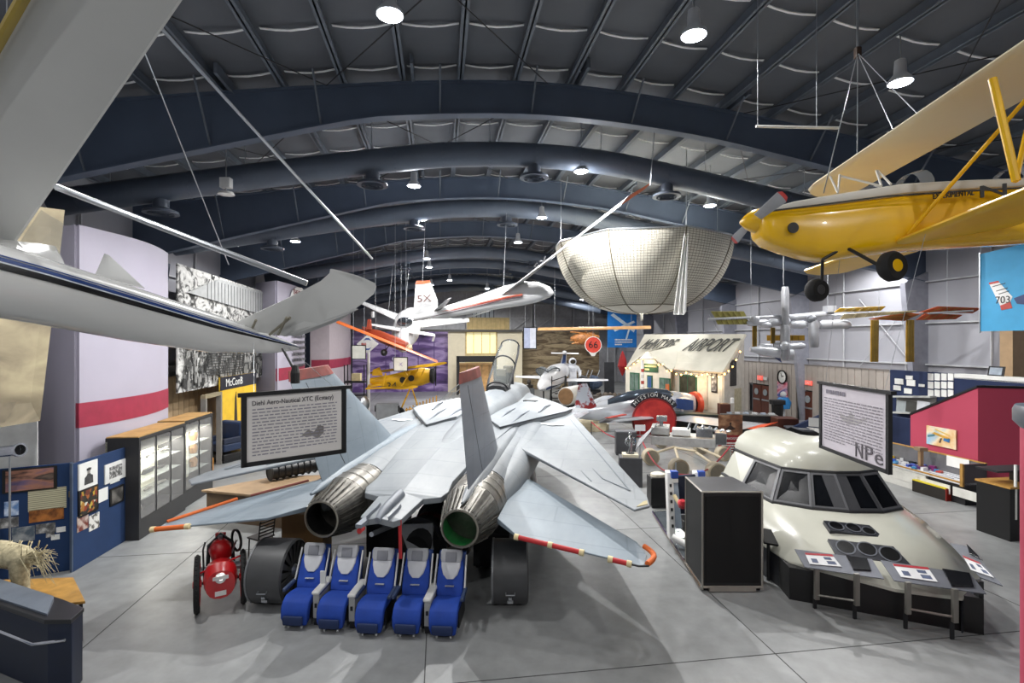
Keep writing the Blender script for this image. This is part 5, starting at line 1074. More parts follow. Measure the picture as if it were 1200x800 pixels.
# ================================================================ white canard aircraft facing us
cd = 36.0
t = thing('white_canard_plane', 'white canard aircraft with a round dark canopy, nose down toward the viewer', 'aircraft', P(480, 385, cd), world=True)
MB().body([(P(470, 410, cd-2.5), V((.12, 0, 0)), V((0, 0, .12))), (P(472, 404, cd-2), V((.45, 0, 0)), V((0, 0, .5))), (P(475, 390, cd-1), V((.95, 0, 0)), V((0, 0, .9))), (P(478, 378, cd+.3), V((1.0, 0, 0)), V((0, 0, .9))), (P(482, 368, cd+2), V((.6, 0, 0)), V((0, 0, .5)))], 18, 2).build('fuselage', GW, t, smooth=True)
MB().sphere(P(474.5, 377.5, cd-1.1), (.55, .5, .36), 18, 10).build('canopy', M('#24282d', .08, coat=1), t, smooth=True)
MB().wing(P(470, 378, cd), P(473, 370, cd+1.2), P(415, 352, cd+1), P(417, 350, cd+2), .35, .2).build('wing', GW, t, smooth=True)
MB().wing(P(486, 384, cd), P(486, 374, cd+1.2), P(550, 377, cd+1), P(549, 373, cd+2), .35, .2).build('wing', GW, t, smooth=True)
MB().wing(P(468, 388, cd-2), P(470, 384, cd-1.4), P(434, 381, cd-2), P(435, 379, cd-1.4), .15, .1).build('canard', GW, t); MB().wing(P(480, 390, cd-2), P(480, 386, cd-1.4), P(510, 394, cd-2), P(509, 391, cd-1.4), .15, .1).build('canard', GW, t)
MB().tube([P(509, 393, cd-1.8), P(507, 400, cd-1.8)], .08, 6).build('wheel_leg', GW, t); MB().tube([P(437, 365, cd+.5), P(437, 372, cd+.5)], .12, 6).build('winglet', GW, t)
for px, py in ((455, 366), (474, 370)): p = P(px, py, cd); MB().tube([p, V((p.x+.5, p.y, zt(p.x*cs+p.y*sn)+.2))], .015, 5).build('suspension_cable', WIRE, t)
# ================================================================ red hanging plane
rd = 34.0; RR = M('#8a3a22', .4); RO = M('#c9652f', .4)
t = thing('red_high_wing_plane', 'small red and orange aircraft hung nose right above the yellow floor biplane', 'aircraft', P(455, 398, rd), world=True)
MB().wing(P(394, 378, rd-1), P(397, 376, rd+1), P(513, 425, rd-3), P(511, 422, rd-1.6), .18, .14).build('wing', RO, t, smooth=True)
MB().body([(P(425, 385, rd+.5), V((0, .1, 0)), V((0, 0, .15))), (P(445, 394, rd), V((0, .4, 0)), V((0, 0, .4))), (P(465, 402, rd-.4), V((0, .45, 0)), V((0, 0, .42))), (P(478, 406, rd-.7), V((0, .3, 0)), V((0, 0, .3)))], 12, 2.4).build('fuselage', RR, t, smooth=True)
MB().wing(P(436, 386, rd), P(429, 386, rd), P(435, 374, rd), P(431, 374, rd), .1, .06, up=(0, 1, 0)).build('tail_fin', RR, t)
MB().lathe([(.22, 0), (.25, .15), (.1, .3)], P(478, 407, rd-.8), (1, -.4, -.3), 12).build('engine', M('#b5a98c', .4, .4), t)
MB().sphere(P(450, 413, rd-1.5), .22, 12, 8).build('wheel', BLACK, t)
MB().tube([P(450, 413, rd-1.5), P(458, 402, rd-.6)], .03, 6).build('gear_leg', DARK, t)
for px, py in ((440, 392), (470, 402)): p = P(px, py, rd); MB().tube([p, V((p.x, p.y, zt(p.x*cs+p.y*sn)+.2))], .012, 5).build('suspension_cable', WIRE, t)
# ================================================================ back of the hall: walls and murals
def board(nm, lb, px0, px1, py0, py1, v, mat, cat='partition', name='partition', th=.12, z0=None):
    a, b = PV(px0, py1, v), PV(px1, py1, v); top = PV((px0+px1)/2, py0, v).z; bot = PV((px0+px1)/2, py1, v).z if z0 is None else z0
    a.z = b.z = bot; e = b-a; n = V((e.y, -e.x, 0)).normalized()
    t = thing(name, lb, cat, (a+b)/2, world=True); MB().prism([a, b, V((b.x, b.y, top)), V((a.x, a.y, top))], n*-th).build(nm, mat, t)
    return t, a, e.normalized(), e.length, top, n
PUR = ramp_mat('purple_sky_print', [(.3, '#2c1d47'), (.43, '#5a3f7c'), (.55, '#a08cba'), (.68, '#43305f')], scale=.3, detail=7, stretch=(1, 1, 3.6), distort=.6)
t, a, e, L, top, n = board('printed_wall', 'purple cloudy-sky mural wall at the far left end of the hall', 413, 527, 387, 445, 57, PUR, 'mural', 'purple_mural', z0=0)
for k in range(5): MB().prism([a+e*L*(k+1)/6+n*.02, a+e*(L*(k+1)/6+.08)+n*.02, a+e*(L*(k+1)/6+.08)+n*.02+V((0, 0, top)), a+e*L*(k+1)/6+n*.02+V((0, 0, top))], n*.01).build('panel_joint', M('#46336a', .6), t)
q = a+e*L*.42+n*.06; f_ = M('#b9b0d0', .7)
MB().body([(q+V((0, 0, .6)), e*.25, n*.06), (q+V((0, 0, 2.0)), e*.4, n*.06), (q+V((0, 0, 3.1)), e*.5, n*.06), (q+V((0, 0, 3.3)), e*.2, n*.05)], 10).build('figure_print', f_, t); MB().sphere(q+V((0, 0, 3.6)), .26, 10, 6).build('figure_head', f_, t)
CRW = M('#d6cdb4', .6, var=.04); 
board('partition_wall', 'cream partition right of the purple mural', 525, 545, 388, 450, 56, CRW, z0=0)
t, a, e, L, top, n = board('partition_wall', 'cream partition with a glowing yellow window behind the jet fin', 545, 583, 386, 450, 56.4, M('#cbb98a', .6), z0=0)
GLOW = emit('lit_screen', '#f3e6b0', .9)
MB().prism([a+e*L*.05+n*.05+V((0, 0, 4.2)), a+e*L*.95+n*.05+V((0, 0, 4.2)), a+e*L*.95+n*.05+V((0, 0, 6.5)), a+e*L*.05+n*.05+V((0, 0, 6.5))], n*.02).build('lit_window', GLOW, t)
for k in range(1, 4): MB().prism([a+e*L*k/4+n*.08+V((0, 0, 4.2)), a+e*(L*k/4+.06)+n*.08+V((0, 0, 4.2)), a+e*(L*k/4+.06)+n*.08+V((0, 0, 6.5)), a+e*L*k/4+n*.08+V((0, 0, 6.5))], n*.02).build('window_bar', M('#a89a68', .6), t)
board('partition_wall', 'plain cream partition right of the raised jet canopy', 583, 612, 388, 452, 56, CRW, z0=0)
t, a, e, L, top, n = board('header_beam', 'black header beam with end posts behind the jet fin tip', 535, 582, 417, 424, 53, BLACK, 'beam', 'header_beam', .5)
for x in (0, L-.3): MB().prism([V((a.x, a.y, 0))+e*x, V((a.x, a.y, 0))+e*(x+.3), V((a.x, a.y, 0))+e*(x+.3)+n*-.3, V((a.x, a.y, 0))+e*x+n*-.3], (0, 0, top)).build('beam_post', BLACK, t)
t, a, e, L, top, n = board('cupboard', 'tan cupboard row under the black header beam', 538, 582, 425, 452, 54.5, M('#b08f62', .6, var=.2), 'cupboard', 'cupboard', .5, 0)
for k in range(5): MB().prism([a+e*(L*k/5+.08)+n*.0+V((0, 0, .3)), a+e*(L*(k+1)/5-.08)+V((0, 0, .3)), a+e*(L*(k+1)/5-.08)+V((0, 0, top-.2)), a+e*(L*k/5+.08)+V((0, 0, top-.2))], n*.04).build('cupboard_door', M('#c79a62', .5, var=.2), t)
# wooden gallery hut on the cream walls
t, a, e, L, top, n = board('gallery_box', 'pale wooden gallery box with a window, standing above the cream partitions', 548, 597, 372, 388, 57, M('#c9b27c', .6, var=.1), 'gallery', 'gallery_box', 2.2)
for k in range(9): MB().prism([a+e*(L*k/9+.05), a+e*(L*(k+1)/9-.05), a+e*(L*(k+1)/9-.05)+V((0, 0, top-a.z-.1)), a+e*(L*k/9+.05)+V((0, 0, top-a.z-.1))], n*.05).build('plank', M('#d2bb86', .6, var=.12), t)
o = MB().prism([a+e*.5+V((0, 0, top-a.z)), a+e*(L*.62)+V((0, 0, top-a.z)), a+e*(L*.62)+V((0, 0, top-a.z+1.0)), a+e*.5+V((0, 0, top-a.z+1.0))], n*-.1).build('gallery_window', M('#aeb6bd', .2), t)
for k in range(6): MB().tube([a+e*(.5+(L*.62-.5)*k/5)+n*.06+V((0, 0, top-a.z)), a+e*(.5+(L*.62-.5)*k/5)+n*.06+V((0, 0, top-a.z+1.0))], .05, 4).build('window_bar', M('#5f646a', .5), o)
board('ledge', 'dark ledge beam running across above the far partitions', 400, 612, 386, 388.5, 55.6, M('#45433f', .6), 'ledge', 'ledge_beam', .3)
t, a, e, L, top, n = board('screen_panel', 'hanging pale screen on the cream wall right of the raised canopy', 613, 629, 383, 409, 50, BLACK, 'screen', 'hanging_screen', .08)
MB().prism([a+e*.1+n*.02+V((0, 0, .1)), a+e*(L-.1)+n*.02+V((0, 0, .1)), a+e*(L-.1)+n*.02+V((0, 0, top-a.z-.1)), a+e*.1+n*.02+V((0, 0, top-a.z-.1))], n*.02).build('screen_face', M('#aab2cc', .4), t)
MB().prism([a+e*(L*.5)+n*.045+V((0, 0, .1)), a+e*(L-.1)+n*.045+V((0, 0, .1)), a+e*(L-.1)+n*.045+V((0, 0, top-a.z-.1)), a+e*(L*.5)+n*.045+V((0, 0, top-a.z-.1))], n*.004).build('screen_text_side', M('#d4d8e4', .4), t)
for x in (.2, L-.2): MB().tube([a+e*x+V((0, 0, top-a.z)), a+e*x+V((0, 0, zt(a.x*cs+a.y*sn)+.15-a.z))], .015, 4).build('suspension_cable', WIRE, t)
BRN = ramp_mat('brown_mural_print', [(.3, '#3a2e20'), (.45, '#6b5a42'), (.55, '#8f7f63'), (.7, '#4b3c2a')], scale=.5, detail=9, stretch=(1, 1, 4.5), distort=1.)
t, a, e, L, top, n = board('printed_wall', 'brown sepia mural of parked aircraft behind the white T-tail jet', 611, 702, 388, 450, 58, BRN, 'mural', 'sepia_mural', z0=0)
for k, (x, z, l) in enumerate(((.2, 5.5, 2.6), (.45, 5.0, 3.), (.7, 4.4, 3.2), (.3, 3.6, 3.6), (.62, 3.1, 3.4), (.15, 2.7, 2.4))):
    q = a+e*L*x+n*.02+V((0, 0, z)); MB().body([(q-e*l/2, n*.03, V((0, 0, .05))), (q-e*l*.1, n*.04, V((0, 0, .22))), (q+e*l*.3, n*.04, V((0, 0, .25))), (q+e*l/2, n*.03, V((0, 0, .08)))], 10).build('aircraft_print', M('#9a8a6c' if k % 2 else '#5a4a35', .7), t)
# ================================================================ yellow biplane on the floor
yd = 37.0; YF = M('#d8a514', .4, var=.06); 
t = thing('yellow_floor_biplane', 'yellow open-cockpit biplane 34 standing on the floor at far left', 'aircraft', FL(480, 480), world=True)
yb = yd
MB().body([(P(434, 446, yb), V((0, .15, 0)), V((0, 0, .2))), (P(456, 447, yb), V((0, .4, 0)), V((0, 0, .5))), (P(478, 444, yb), V((0, .5, 0)), V((0, 0, .62))), (P(495, 441, yb), V((0, .5, 0)), V((0, 0, .65))), (P(504, 440, yb), V((0, .4, 0)), V((0, 0, .5)))], 14, 2.4).build('fuselage', YF, t, smooth=True)
MB().lathe([(.55, 0), (.6, .2), (.3, .3)], P(505, 440, yb), (1, 0, 0), 14).build('radial_engine', M('#2a2a2c', .5, .4), t); MB().wing(P(511, 428, yb), P(510, 428, yb+.3), P(511, 452, yb), P(510, 452, yb+.3), .06, .06, up=(1, 0, 0)).build('propeller', DARK, t)
MB().wing(P(524, 425, yb-3), P(500, 430, yb-3), P(432, 438, yb+4), P(444, 434, yb+4.), .2, .16).build('upper_wing', YF, t, smooth=True)
MB().wing(P(490, 453, yb-3.3), P(470, 456, yb-3.3), P(428, 456, yb-2.0), P(432, 454, yb-1), .2, .1).build('lower_wing', YF, t, smooth=True)
MB().wing(P(449, 440, yb), P(436, 440, yb), P(445, 430, yb), P(437, 433, yb), .1, .08, up=(0, 1, 0)).build('tail_fin', YF, t); MB().wing(P(448, 451, yb-1.4), P(430, 454, yb-1.4), P(442, 449, yb+1), P(432, 450, yb+1), .1, .08).build('tailplane', YF, t)
text('34', .75, M('#4a3a12', .6), t, P(459, 452.5, yb-.58), V((1, 0, .05)), (0, 0, 1), ext=.03)
for x0, y0, x1, y1 in ((490, 432, 486, 440), (474, 434, 478, 440), (498, 431, 494, 440), (452, 437, 449, 452), (482, 433, 470, 454)): MB().tube([P(x0, y0, yb-1), P(x1, y1, yb-1)], .05, 6).build('strut', YF, t)
for px in (472, 482): MB().lathe([(.22, 0), (.22, .05)], P(px, 445 if px == 472 else 443, yb-.55), (0, -1, 0), 12).build('cockpit_opening', BLACK, t)
for px in (468, 492): o = MB().lathe([(.15, -.12), (.38, -.12), (.42, 0), (.38, .12), (.15, .12)], FL(px, 485)+V((0, 0, .42)) if 0 else V((P(px, 0, yb-.6).x, yb-.6, .42)), (0, 1, 0), 16).build('wheel', RUBBER, t); MB().tube([V((P(px, 0, yb-.6).x, yb-.6, .42)), P(482, 452, yb-.2)], .06, 6).build('gear_leg', YF, t)
# sky diamond sign on a pole
p = FL(432, 483); p = V((P(432, 0, 39).x, 39, 0)); sq = P(431, 403, 39)
t = thing('diamond_sign', 'white diamond service sign with blue arcs on a tall white pole', 'sign', p, world=True)
MB().tube([p, V((p.x, p.y, 5.2))], .1, 10).build('pole', WHITE, t)
s_ = .72; MB().prism([sq+V((x*s_*1.15, -.1, z*s_)) for x, z in ((-1, 0), (0, -1), (1, 0), (0, 1))], (0, .1, 0)).build('sign_plate', WHITE, t)
for z, rr in ((.35, .3), (-.35, .3)): MB().prism([sq+V((x, -.12, z*s_+zz)) for x, zz in ((-.3, 0), (-.12, .2*(1 if z > 0 else -1)), (.12, .2*(1 if z > 0 else -1)), (.3, 0), (.1, .08*(1 if z > 0 else -1)), (-.1, .08*(1 if z > 0 else -1)))], (0, .03, 0)).build('blue_arc', M('#2f4f9a', .5), t)
lines(t, M('#b5473a', .5), sq+V((-.45, -.13, -.1)), (1, 0, 0), (0, 0, 1), .9, .2, 1, seed=3, fill=.9)
for px, py, lb, d in ((420.5, 412.5, 'small square hanging sign left of the diamond sign', 30), (469.5, 426.5, 'small square hanging sign above the yellow floor biplane, with a faint aircraft outline', 28)):
    c = P(px, py, d); t = thing('square_sign', lb, 'sign', c, world=True); h = 8/600*d
    MB().prism([c+V((x*h, 0, z*h)) for x, z in ((-1, -1), (1, -1), (1, 1), (-1, 1))], (0, .04, 0)).build('sign_sheet', M('#b9b3a6' if px > 430 else '#a7a7a0', .6), t)
    for x0, x1, z0, z1 in ((-1.05, -.95, -1, 1), (.95, 1.05, -1, 1), (-1.05, 1.05, -1.05, -.95), (-1.05, 1.05, .95, 1.05)): MB().prism([c+V((x*h, -.02, z*h)) for x, z in ((x0, z0), (x1, z0), (x1, z1), (x0, z1))], (0, .06, 0)).build('sign_frame', BLACK, t)
    if px > 430: MB().prism([c+V((x*h, -.01, z*h)) for x, z in ((-.2, .3), (-.05, .1), (.3, .3), (.1, 0), (.35, -.4), (0, -.15), (-.3, -.2), (-.08, .0))], (0, .01, 0)).build('outline_print', M('#8b7f92', .7), t)
    for x in (-.8, .8): MB().tube([c+V((x*h, 0, h)), V((c.x+x*h, c.y, zt(c.x*cs+c.y*sn)+.33))], .01, 4).build('suspension_wire', WIRE, t)
# far left low exhibits
p = FL(453, 488); t = thing('grey_case', 'plain grey display case in front of the far yellow biplane', 'case', V((P(453, 0, 35).x, 35, 0)), world=True)
q = V((P(453, 0, 35).x, 35, 0)); MB().box(q+V((0, .3, .7)), (1.5, .7, 1.1), A8).build('case_body', M('#74777a', .5), t, bevel=.03); MB().box(q+V((0, .3, .1)), (1.6, .8, .2), A8).build('case_plinth', DARK, t)
for s_ in (-1, 1): MB().box(q+V((s_*.8, .2, .9)), (.1, .3, .4), A8).build('side_unit', BLACK, t)
q = V((P(480, 0, 34).x, 34, 0)); t = thing('wooden_barrier', 'yellow-brown wooden picket ramp barrier beside the jet wing', 'barrier', q, world=True); WB2 = M('#b3873c', .6, var=.2)
for i in range(10): x = -.2+i*.22; MB().box(q+V((x, 0, .55+.09*i*.5)), (.08, .06, 1.1+.09*i)).build('picket', WB2, t)
for z in (.35, .95): MB().tube([q+V((-.3, 0, z)), q+V((2., 0, z+.45))], .05, 6).build('rail', WB2, t)
q = V((P(527, 0, 36).x, 36, 0)); t = thing('boarding_steps', 'metal boarding stairs with railings just left of the jet fin tip', 'stairs', q, world=True)
for i in range(6): MB().box(q+V((-.9+.35*i, 0, .3+.3*i)), (.35, 1., .05)).build('step', STEEL, t)
for s_ in (-.5, .5):
    MB().tube([q+V((-1.1, s_, 0)), q+V((1.1, s_, 1.9))], .04, 6).build('stringer', STEEL, t)
    for z in (.6, 1.0): MB().tube([q+V((-1.1, s_, z)), q+V((1.1, s_, 1.9+z))], .03, 6).build('hand_rail', STEEL, t)
    for i in range(4): MB().tube([q+V((-1.1+.7*i, s_, .6*i)), q+V((-1.1+.7*i, s_, .6*i+1.)) ], .025, 6).build('rail_post', STEEL, t)
q = V((P(420, 0, 34).x, 34.5, 0)); t = thing('engine_stand', 'silver aero engine on a dark stand at far left below the small sign', 'engine', q, world=True)
MB().lathe([(.25, -.5), (.5, -.4), (.55, .3), (.3, .5)], q+V((0, 0, 1.3)), (1, -.3, 0), 14).build('engine_body', STEEL, t, smooth=True); MB().box(q+V((0, 0, .4)), (.9, .7, .8)).build('stand', DARK, t)
q = V((P(417, 0, 42).x, 42, 0)); t = thing('black_rack', 'dark equipment rack with a cream box, below the small hanging sign', 'rack', q, world=True)
MB().box(q+V((0, 0, 2.2)), (1.6, .8, .15)).build('shelf', DARK, t); MB().box(q+V((0, 0, 1.1)), (1.6, .8, .12)).build('shelf', DARK, t); MB().box(q+V((.1, -.1, 2.6)), (.7, .5, .6)).build('cream_box', CREAM, t)
for x in (-.8, .8):
    for y in (-.4, .4): MB().tube([q+V((x, y, 0)), q+V((x, y, 3.6))], .05, 6).build('upright', DARK, t)
# ================================================================ white T-tail jet with open canopies
WJ = M('#dcdde0', .25, coat=.5, var=.03)
jd = 46.0
q = V((P(648, 0, jd).x, jd, 0)); t = thing('small_white_jet', 'small white and blue T-tail jet with open bubble canopies, facing the viewer', 'aircraft', q, world=True)
MB().body([(P(633, 455, jd-4), V((.1, 0, 0)), V((0, 0, .1))), (P(637, 452, jd-3.4), V((.55, 0, 0)), V((0, 0, .45))), (P(645, 446, jd-2), V((.95, 0, 0)), V((0, 0, .75))), (P(652, 438, jd), V((1., 0, 0)), V((0, 0, .85))), (P(658, 434, jd+2), V((.8, 0, 0)), V((0, 0, .7))), (P(664, 430, jd+5), V((.3, 0, 0)), V((0, 0, .4)))], 18, 2.3).build('fuselage', WJ, t, smooth=True)
MB().loft([[P(640, 455, jd-3.9), P(640, 457, jd-3.9), P(641, 457, jd-3.7), P(641, 455, jd-3.7)], [P(652, 448, jd-2.6), P(652, 452, jd-2.6), P(653, 452, jd-2.4), P(653, 448, jd-2.4)], [P(660, 441, jd-.6), P(660, 446, jd-.6), P(661, 446, jd-.4), P(661, 441, jd-.4)]]).build('blue_stripe', M('#26375f', .3), t)
MB().wing(P(642, 444, jd), P(645, 440, jd+2), P(604, 442, jd), P(604, 440, jd+1.3), .25, .12).build('wing', WJ, t); MB().wing(P(655, 447, jd), P(657, 443, jd+2), P(713, 446, jd), P(712, 444, jd+1.3), .25, .12).build('wing', WJ, t)
MB().wing(P(655, 433, jd+1), P(664, 433, jd+4), P(660, 413, jd+3), P(664, 413, jd+4), .3, .15, up=(1, 0, 0)).build('tail_fin', WJ, t, smooth=True)
MB().wing(P(658, 432, jd+.9), P(661, 432, jd+1.5), P(661, 414, jd+2.9), P(663, 414, jd+3.2), .36, .2, up=(1, 0, 0)).build('fin_stripe', M('#33456f', .3), t)
MB().wing(P(646, 414, jd+2), P(646, 413, jd+3), P(678, 414.5, jd+2), P(678, 413.5, jd+3), .1, .1).build('tailplane', WJ, t); MB().lathe([(.18, -.7), (.2, .3), (.03, .8)], P(661.5, 413, jd+2.5), (0, -1, 0), 10).build('fin_bullet', WJ, t)
CG2 = glass('bubble_glass', '#8f989e', .05, .5)
for px, py, r in ((636, 437, .62), (648, 436, .6), (638, 445, .36)):
    c = P(px, py, jd-1.6); o = MB().lathe([(r, 0), (r*.95, r*.25), (r*.7, r*.6), (.03, r*.8)], c, (.3 if px < 640 else -.2, .35, .5), 18).build('bubble_canopy', CG2, t, smooth=True)
    MB().lathe([(r, -.03), (r*1.14, 0), (r, .05)], c, (.3 if px < 640 else -.2, .35, .5), 18, False).build('canopy_rim', M('#5b5f63', .4, .5), o)
for px, y_ in ((637, jd-3.2), (646, jd+.5), (660, jd+.5)):
    x = P(px, 0, y_).x; MB().tube([V((x, y_, .3)), V((x, y_, 1.5))], .07, 6).build('gear_leg', DARK, t); MB().lathe([(.1, -.08), (.28, -.08), (.28, .08), (.1, .08)], V((x, y_, .28)), (1, 0, 0), 12).build('wheel', RUBBER, t)
q = V((P(655, 0, 43).x, 43, 0)); t = thing('black_steps', 'black metal viewing steps beside the small white jet', 'steps', q, world=True)
for i in range(4): MB().box(q+V((-.5+.25*i, .2*i, .3+.4*i)), (.6, .5, .06)).build('step', BLACK, t)
for x in (-.7, .5):
    for y in (-.2, .7): MB().tube([q+V((x, y, 0)), q+V((x+.1, y, 2.6))], .05, 6).build('post', BLACK, t)
for z in (1.6, 2.1, 2.6): MB().tube([q+V((-.6, -.2, z-.4)), q+V((.6, -.2, z))], .04, 6).build('rail', BLACK, t)
q = V((P(620, 0, 44).x, 44, 0)); t = thing('bust_pedestal', 'grey pedestal with a dark bust left of the small white jet', 'pedestal', q, world=True)
MB().box(q+V((0, 0, .75)), (.9, .8, 1.5)).build('pedestal_body', M('#55585b', .6), t, bevel=.02); MB().body([(q+V((0, 0, 1.5)), V((.3, 0, 0)), V((0, .2, 0))), (q+V((0, 0, 1.75)), V((.38, 0, 0)), V((0, .22, 0))), (q+V((0, 0, 1.85)), V((.14, 0, 0)), V((0, .14, 0))), (q+V((0, 0, 2.05)), V((.2, 0, 0)), V((0, .2, 0))), (q+V((0, 0, 2.25)), V((.1, 0, 0)), V((0, .1, 0)))], 12, 2).build('bust', M('#2b2622', .4), t, smooth=True)
# spacesuit on a pale blue base
q = V((P(671, 0, 48).x, 48, 0)); SU = M('#d9dce2', .6, var=.06)
t = thing('spacesuit', 'white standing spacesuit figure on a pale blue base right of the white jet', 'spacesuit', q, world=True)
MB().box(q+V((0, 0, .6)), (1.2, .9, 1.2)).build('blue_base', M('#8fb7d4', .4), t, bevel=.04)
me = bpy.data.meshes.new('suit'); vs = [(0, 0, 2.3), (0, 0, 2.75), (0, 0, 3.15), (0, 0, 3.35), (-.45, 0, 3.05), (-.68, -.1, 2.6), (-.62, -.35, 2.25), (.45, 0, 3.05), (.68, -.1, 2.6), (.62, -.35, 2.25), (-.22, 0, 1.75), (-.25, 0, 1.25), (.22, 0, 1.75), (.25, 0, 1.25)]
me.from_pydata([V(p) for p in vs], [(0, 1), (1, 2), (2, 3), (2, 4), (4, 5), (5, 6), (2, 7), (7, 8), (8, 9), (0, 10), (10, 11), (0, 12), (12, 13)], [])
o = bpy.data.objects.new('suit_body', me); C.objects.link(o); o.parent = t; me.materials.append(SU)
md = o.modifiers.new('skin', 'SKIN'); sv = me.skin_vertices[0].data if me.skin_vertices else None
bm = bmesh.new(); bm.from_mesh(me); ly = bm.verts.layers.skin.verify(); bm.verts.ensure_lookup_table()
for i, r in enumerate((.34, .38, .36, .22, .2, .17, .15, .2, .17, .15, .24, .2, .24, .2)): bm.verts[i][ly].radius = (r, r)
bm.verts[0][ly].use_root = True; bm.to_mesh(me); bm.free(); md2 = o.modifiers.new('sub', 'SUBSURF'); md2.levels = md2.render_levels = 1
MB().sphere(q+V((0, 0, 3.62)), (.36, .36, .38), 16, 10).build('helmet', SU, t, smooth=True); MB().sphere(q+V((0, -.14, 3.62)), (.28, .27, .26), 14, 8).build('visor', M('#4a4438', .1, .6), t, smooth=True); MB().box(q+V((0, .42, 2.9)), (.75, .35, 1.0)).build('backpack', SU, t, bevel=.05); MB().box(q+V((0, -.4, 2.85)), (.4, .2, .3)).build('chest_pack', M('#b9bdc6', .5), t, bevel=.03)
# early wooden glider, thin wing seen edge on
gw = 40.0; t = thing('wooden_glider', 'early wooden glider with thin orange-brown wing and a lattice nacelle, hung over the sepia mural', 'glider', P(690, 390, gw), world=True); OW = M('#b9804a', .5, var=.2)
MB().wing(P(630, 387, gw), P(632, 384.5, gw+1.6), P(763, 385, gw), P(762, 382, gw+1.6), .22, .2).build('wing', M('#c79a68', .5, var=.15), t, smooth=True)
rnd = random.Random(5)
for k in range(26):
    a = P(rnd.uniform(668, 703), rnd.uniform(388, 404), gw+rnd.uniform(-.4, 1.4)); b = P(rnd.uniform(672, 698), rnd.uniform(388, 402), gw+rnd.uniform(-.4, 1.4)); MB().tube([a, b], .05, 5).build('lattice_strut', OW, t)
MB().body([(P(670, 396, gw), V((.1, 0, 0)), V((0, 0, .1))), (P(680, 397, gw), V((0, .5, 0)), V((0, 0, .48))), (P(692, 397, gw), V((0, .5, 0)), V((0, 0, .42))), (P(702, 395, gw), V((0, .15, 0)), V((0, 0, .15)))], 12).build('nacelle', M('#9c6431', .5, var=.5, scale=8), t, smooth=True)
for px in (650, 690, 740): p = P(px, 385.5, gw+.6); MB().tube([p, V((p.x, p.y, zt(p.x*cs+p.y*sn)+.2))], .012, 5).build('suspension_cable', WIRE, t)
q = V((P(695, 0, 41).x, 39, 0)); sq = P(695, 404, 39)
t = thing('round_sign', 'round red sign with dark figures hung below the wooden glider', 'sign', sq, world=True)
MB().lathe([(.02, 0), (.6, 0), (.6, .08), (.02, .08)], sq, (0, -1, 0), 24).build('sign_disc', M('#c23b2c', .5), t); MB().lathe([(.6, -.01), (.64, -.01), (.64, .09), (.6, .09)], sq, (0, -1, 0), 24, False).build('disc_rim', PAPER, t)
MB().tube([sq+V((0, .04, .6)), V((sq.x, sq.y+.04, zt(sq.x*cs+sq.y*sn)+.2))], .012, 5).build('suspension_cable', WIRE, t); text('66', .75, BLACK, t, sq+V((0, -.1, 0)), (1, 0, 0), (0, 0, 1))
MB().prism([sq+V((x, -.02, z)) for x, z in ((-.35, -.5), (.35, -.5), (.12, -.85), (-.12, -.85))], (0, .06, 0)).build('sign_neck', WHITE, t)
# jumbled far exhibits on the right of the spacesuit
for k, (px, d, lb, hx) in enumerate(((683, 50, 'dark spotted parked engine far back beside the spacesuit', '#3d3f44'), (696, 50, 'bluish covered machine far back by the sepia mural', '#4d5a70'))):
    q = V((P(px, 0, d).x, d, 0)); t = thing('far_machine', lb, 'machine', q, world=True)
    MB().body([(q+V((-.6, 0, 1.5)), V((0, .3, 0)), V((0, 0, .3))), (q+V((-.2, 0, 1.5)), V((0, .7, 0)), V((0, 0, .75))), (q+V((.4, 0, 1.5)), V((0, .6, 0)), V((0, 0, .6))), (q+V((.8, 0, 1.4)), V((0, .2, 0)), V((0, 0, .2)))], 12).build('machine_body', M(hx, .5, .4, var=.4, scale=5), t); MB().box(q+V((0, 0, .4)), (1.2, .8, .8)).build('stand', DARK, t)
    for x in (-.4, .3): MB().tube([q+V((x, 0, 2)), q+V((x+.3, .2, 2.7))], .05, 6).build('pipe', STEEL, t)
q = V((P(705, 0, 43).x, 43, 0)); t = thing('stone_display', 'low rubble-topped display bench in front of the grey column', 'display', q, world=True)
MB().box(q+V((0, 0, .5)), (4.2, 1., 1.0), A8).build('bench_body', M('#5a5550', .8), t, bevel=.03)
rnd = random.Random(9)
for k in range(22): MB().sphere(q+V((rnd.uniform(-1.9, 1.9), rnd.uniform(-.35, .35), 1.06)), (rnd.uniform(.12, .25), .15, rnd.uniform(.1, .22)), 6, 4).build('stone', M('#6a6259', .9, var=.3), t)
# doorway and dark framed posters near the grey sloping column
q = PV(714, 440, 50); q.z = 0
tag(MB().box(q+V((0, 0, 1.7)), (1.0, .2, 3.4)).build('dark_poster', M('#2a2c31', .5, var=.3), origin=q), 'tall dark framed poster at the back left of the white house', 'poster')
# blue banner with aircraft
t, a, e, L, top, n = board('banner_sheet', 'bright blue banner with a white aircraft drawing behind the fabric dome', 712, 746, 365, 407, 52, M('#1c76c8', .6, var=.1), 'banner', 'blue_banner', .05)
hgt = top-a.z; W = lambda x, y, o=.01: a+e*L*x+V((0, 0, hgt*y))+n*o
for pts in (((.1, .9), (.2, .95), (.95, .5), (.9, .42)), ((.2, .5), (.9, .75), (.95, .7), (.25, .44)), ((.6, .2), (.66, .2), (.8, .6), (.75, .62))): MB().prism([W(*p) for p in pts], n*.01).build('aircraft_print', M('#cfe0ee', .6), t)
lines(t, PAPER, W(.25, .05), e, (0, 0, 1), L*.6, hgt*.2, 3, seed=8)
for x in (.05, .95): MB().tube([W(x, 1), W(x, 1)+V((0, 0, 3))], .012, 4).build('suspension_wire', WIRE, t)
MB().tube([W(0, 0), W(0, -1.2)], .05, 6).build('banner_pole', STEEL, t)
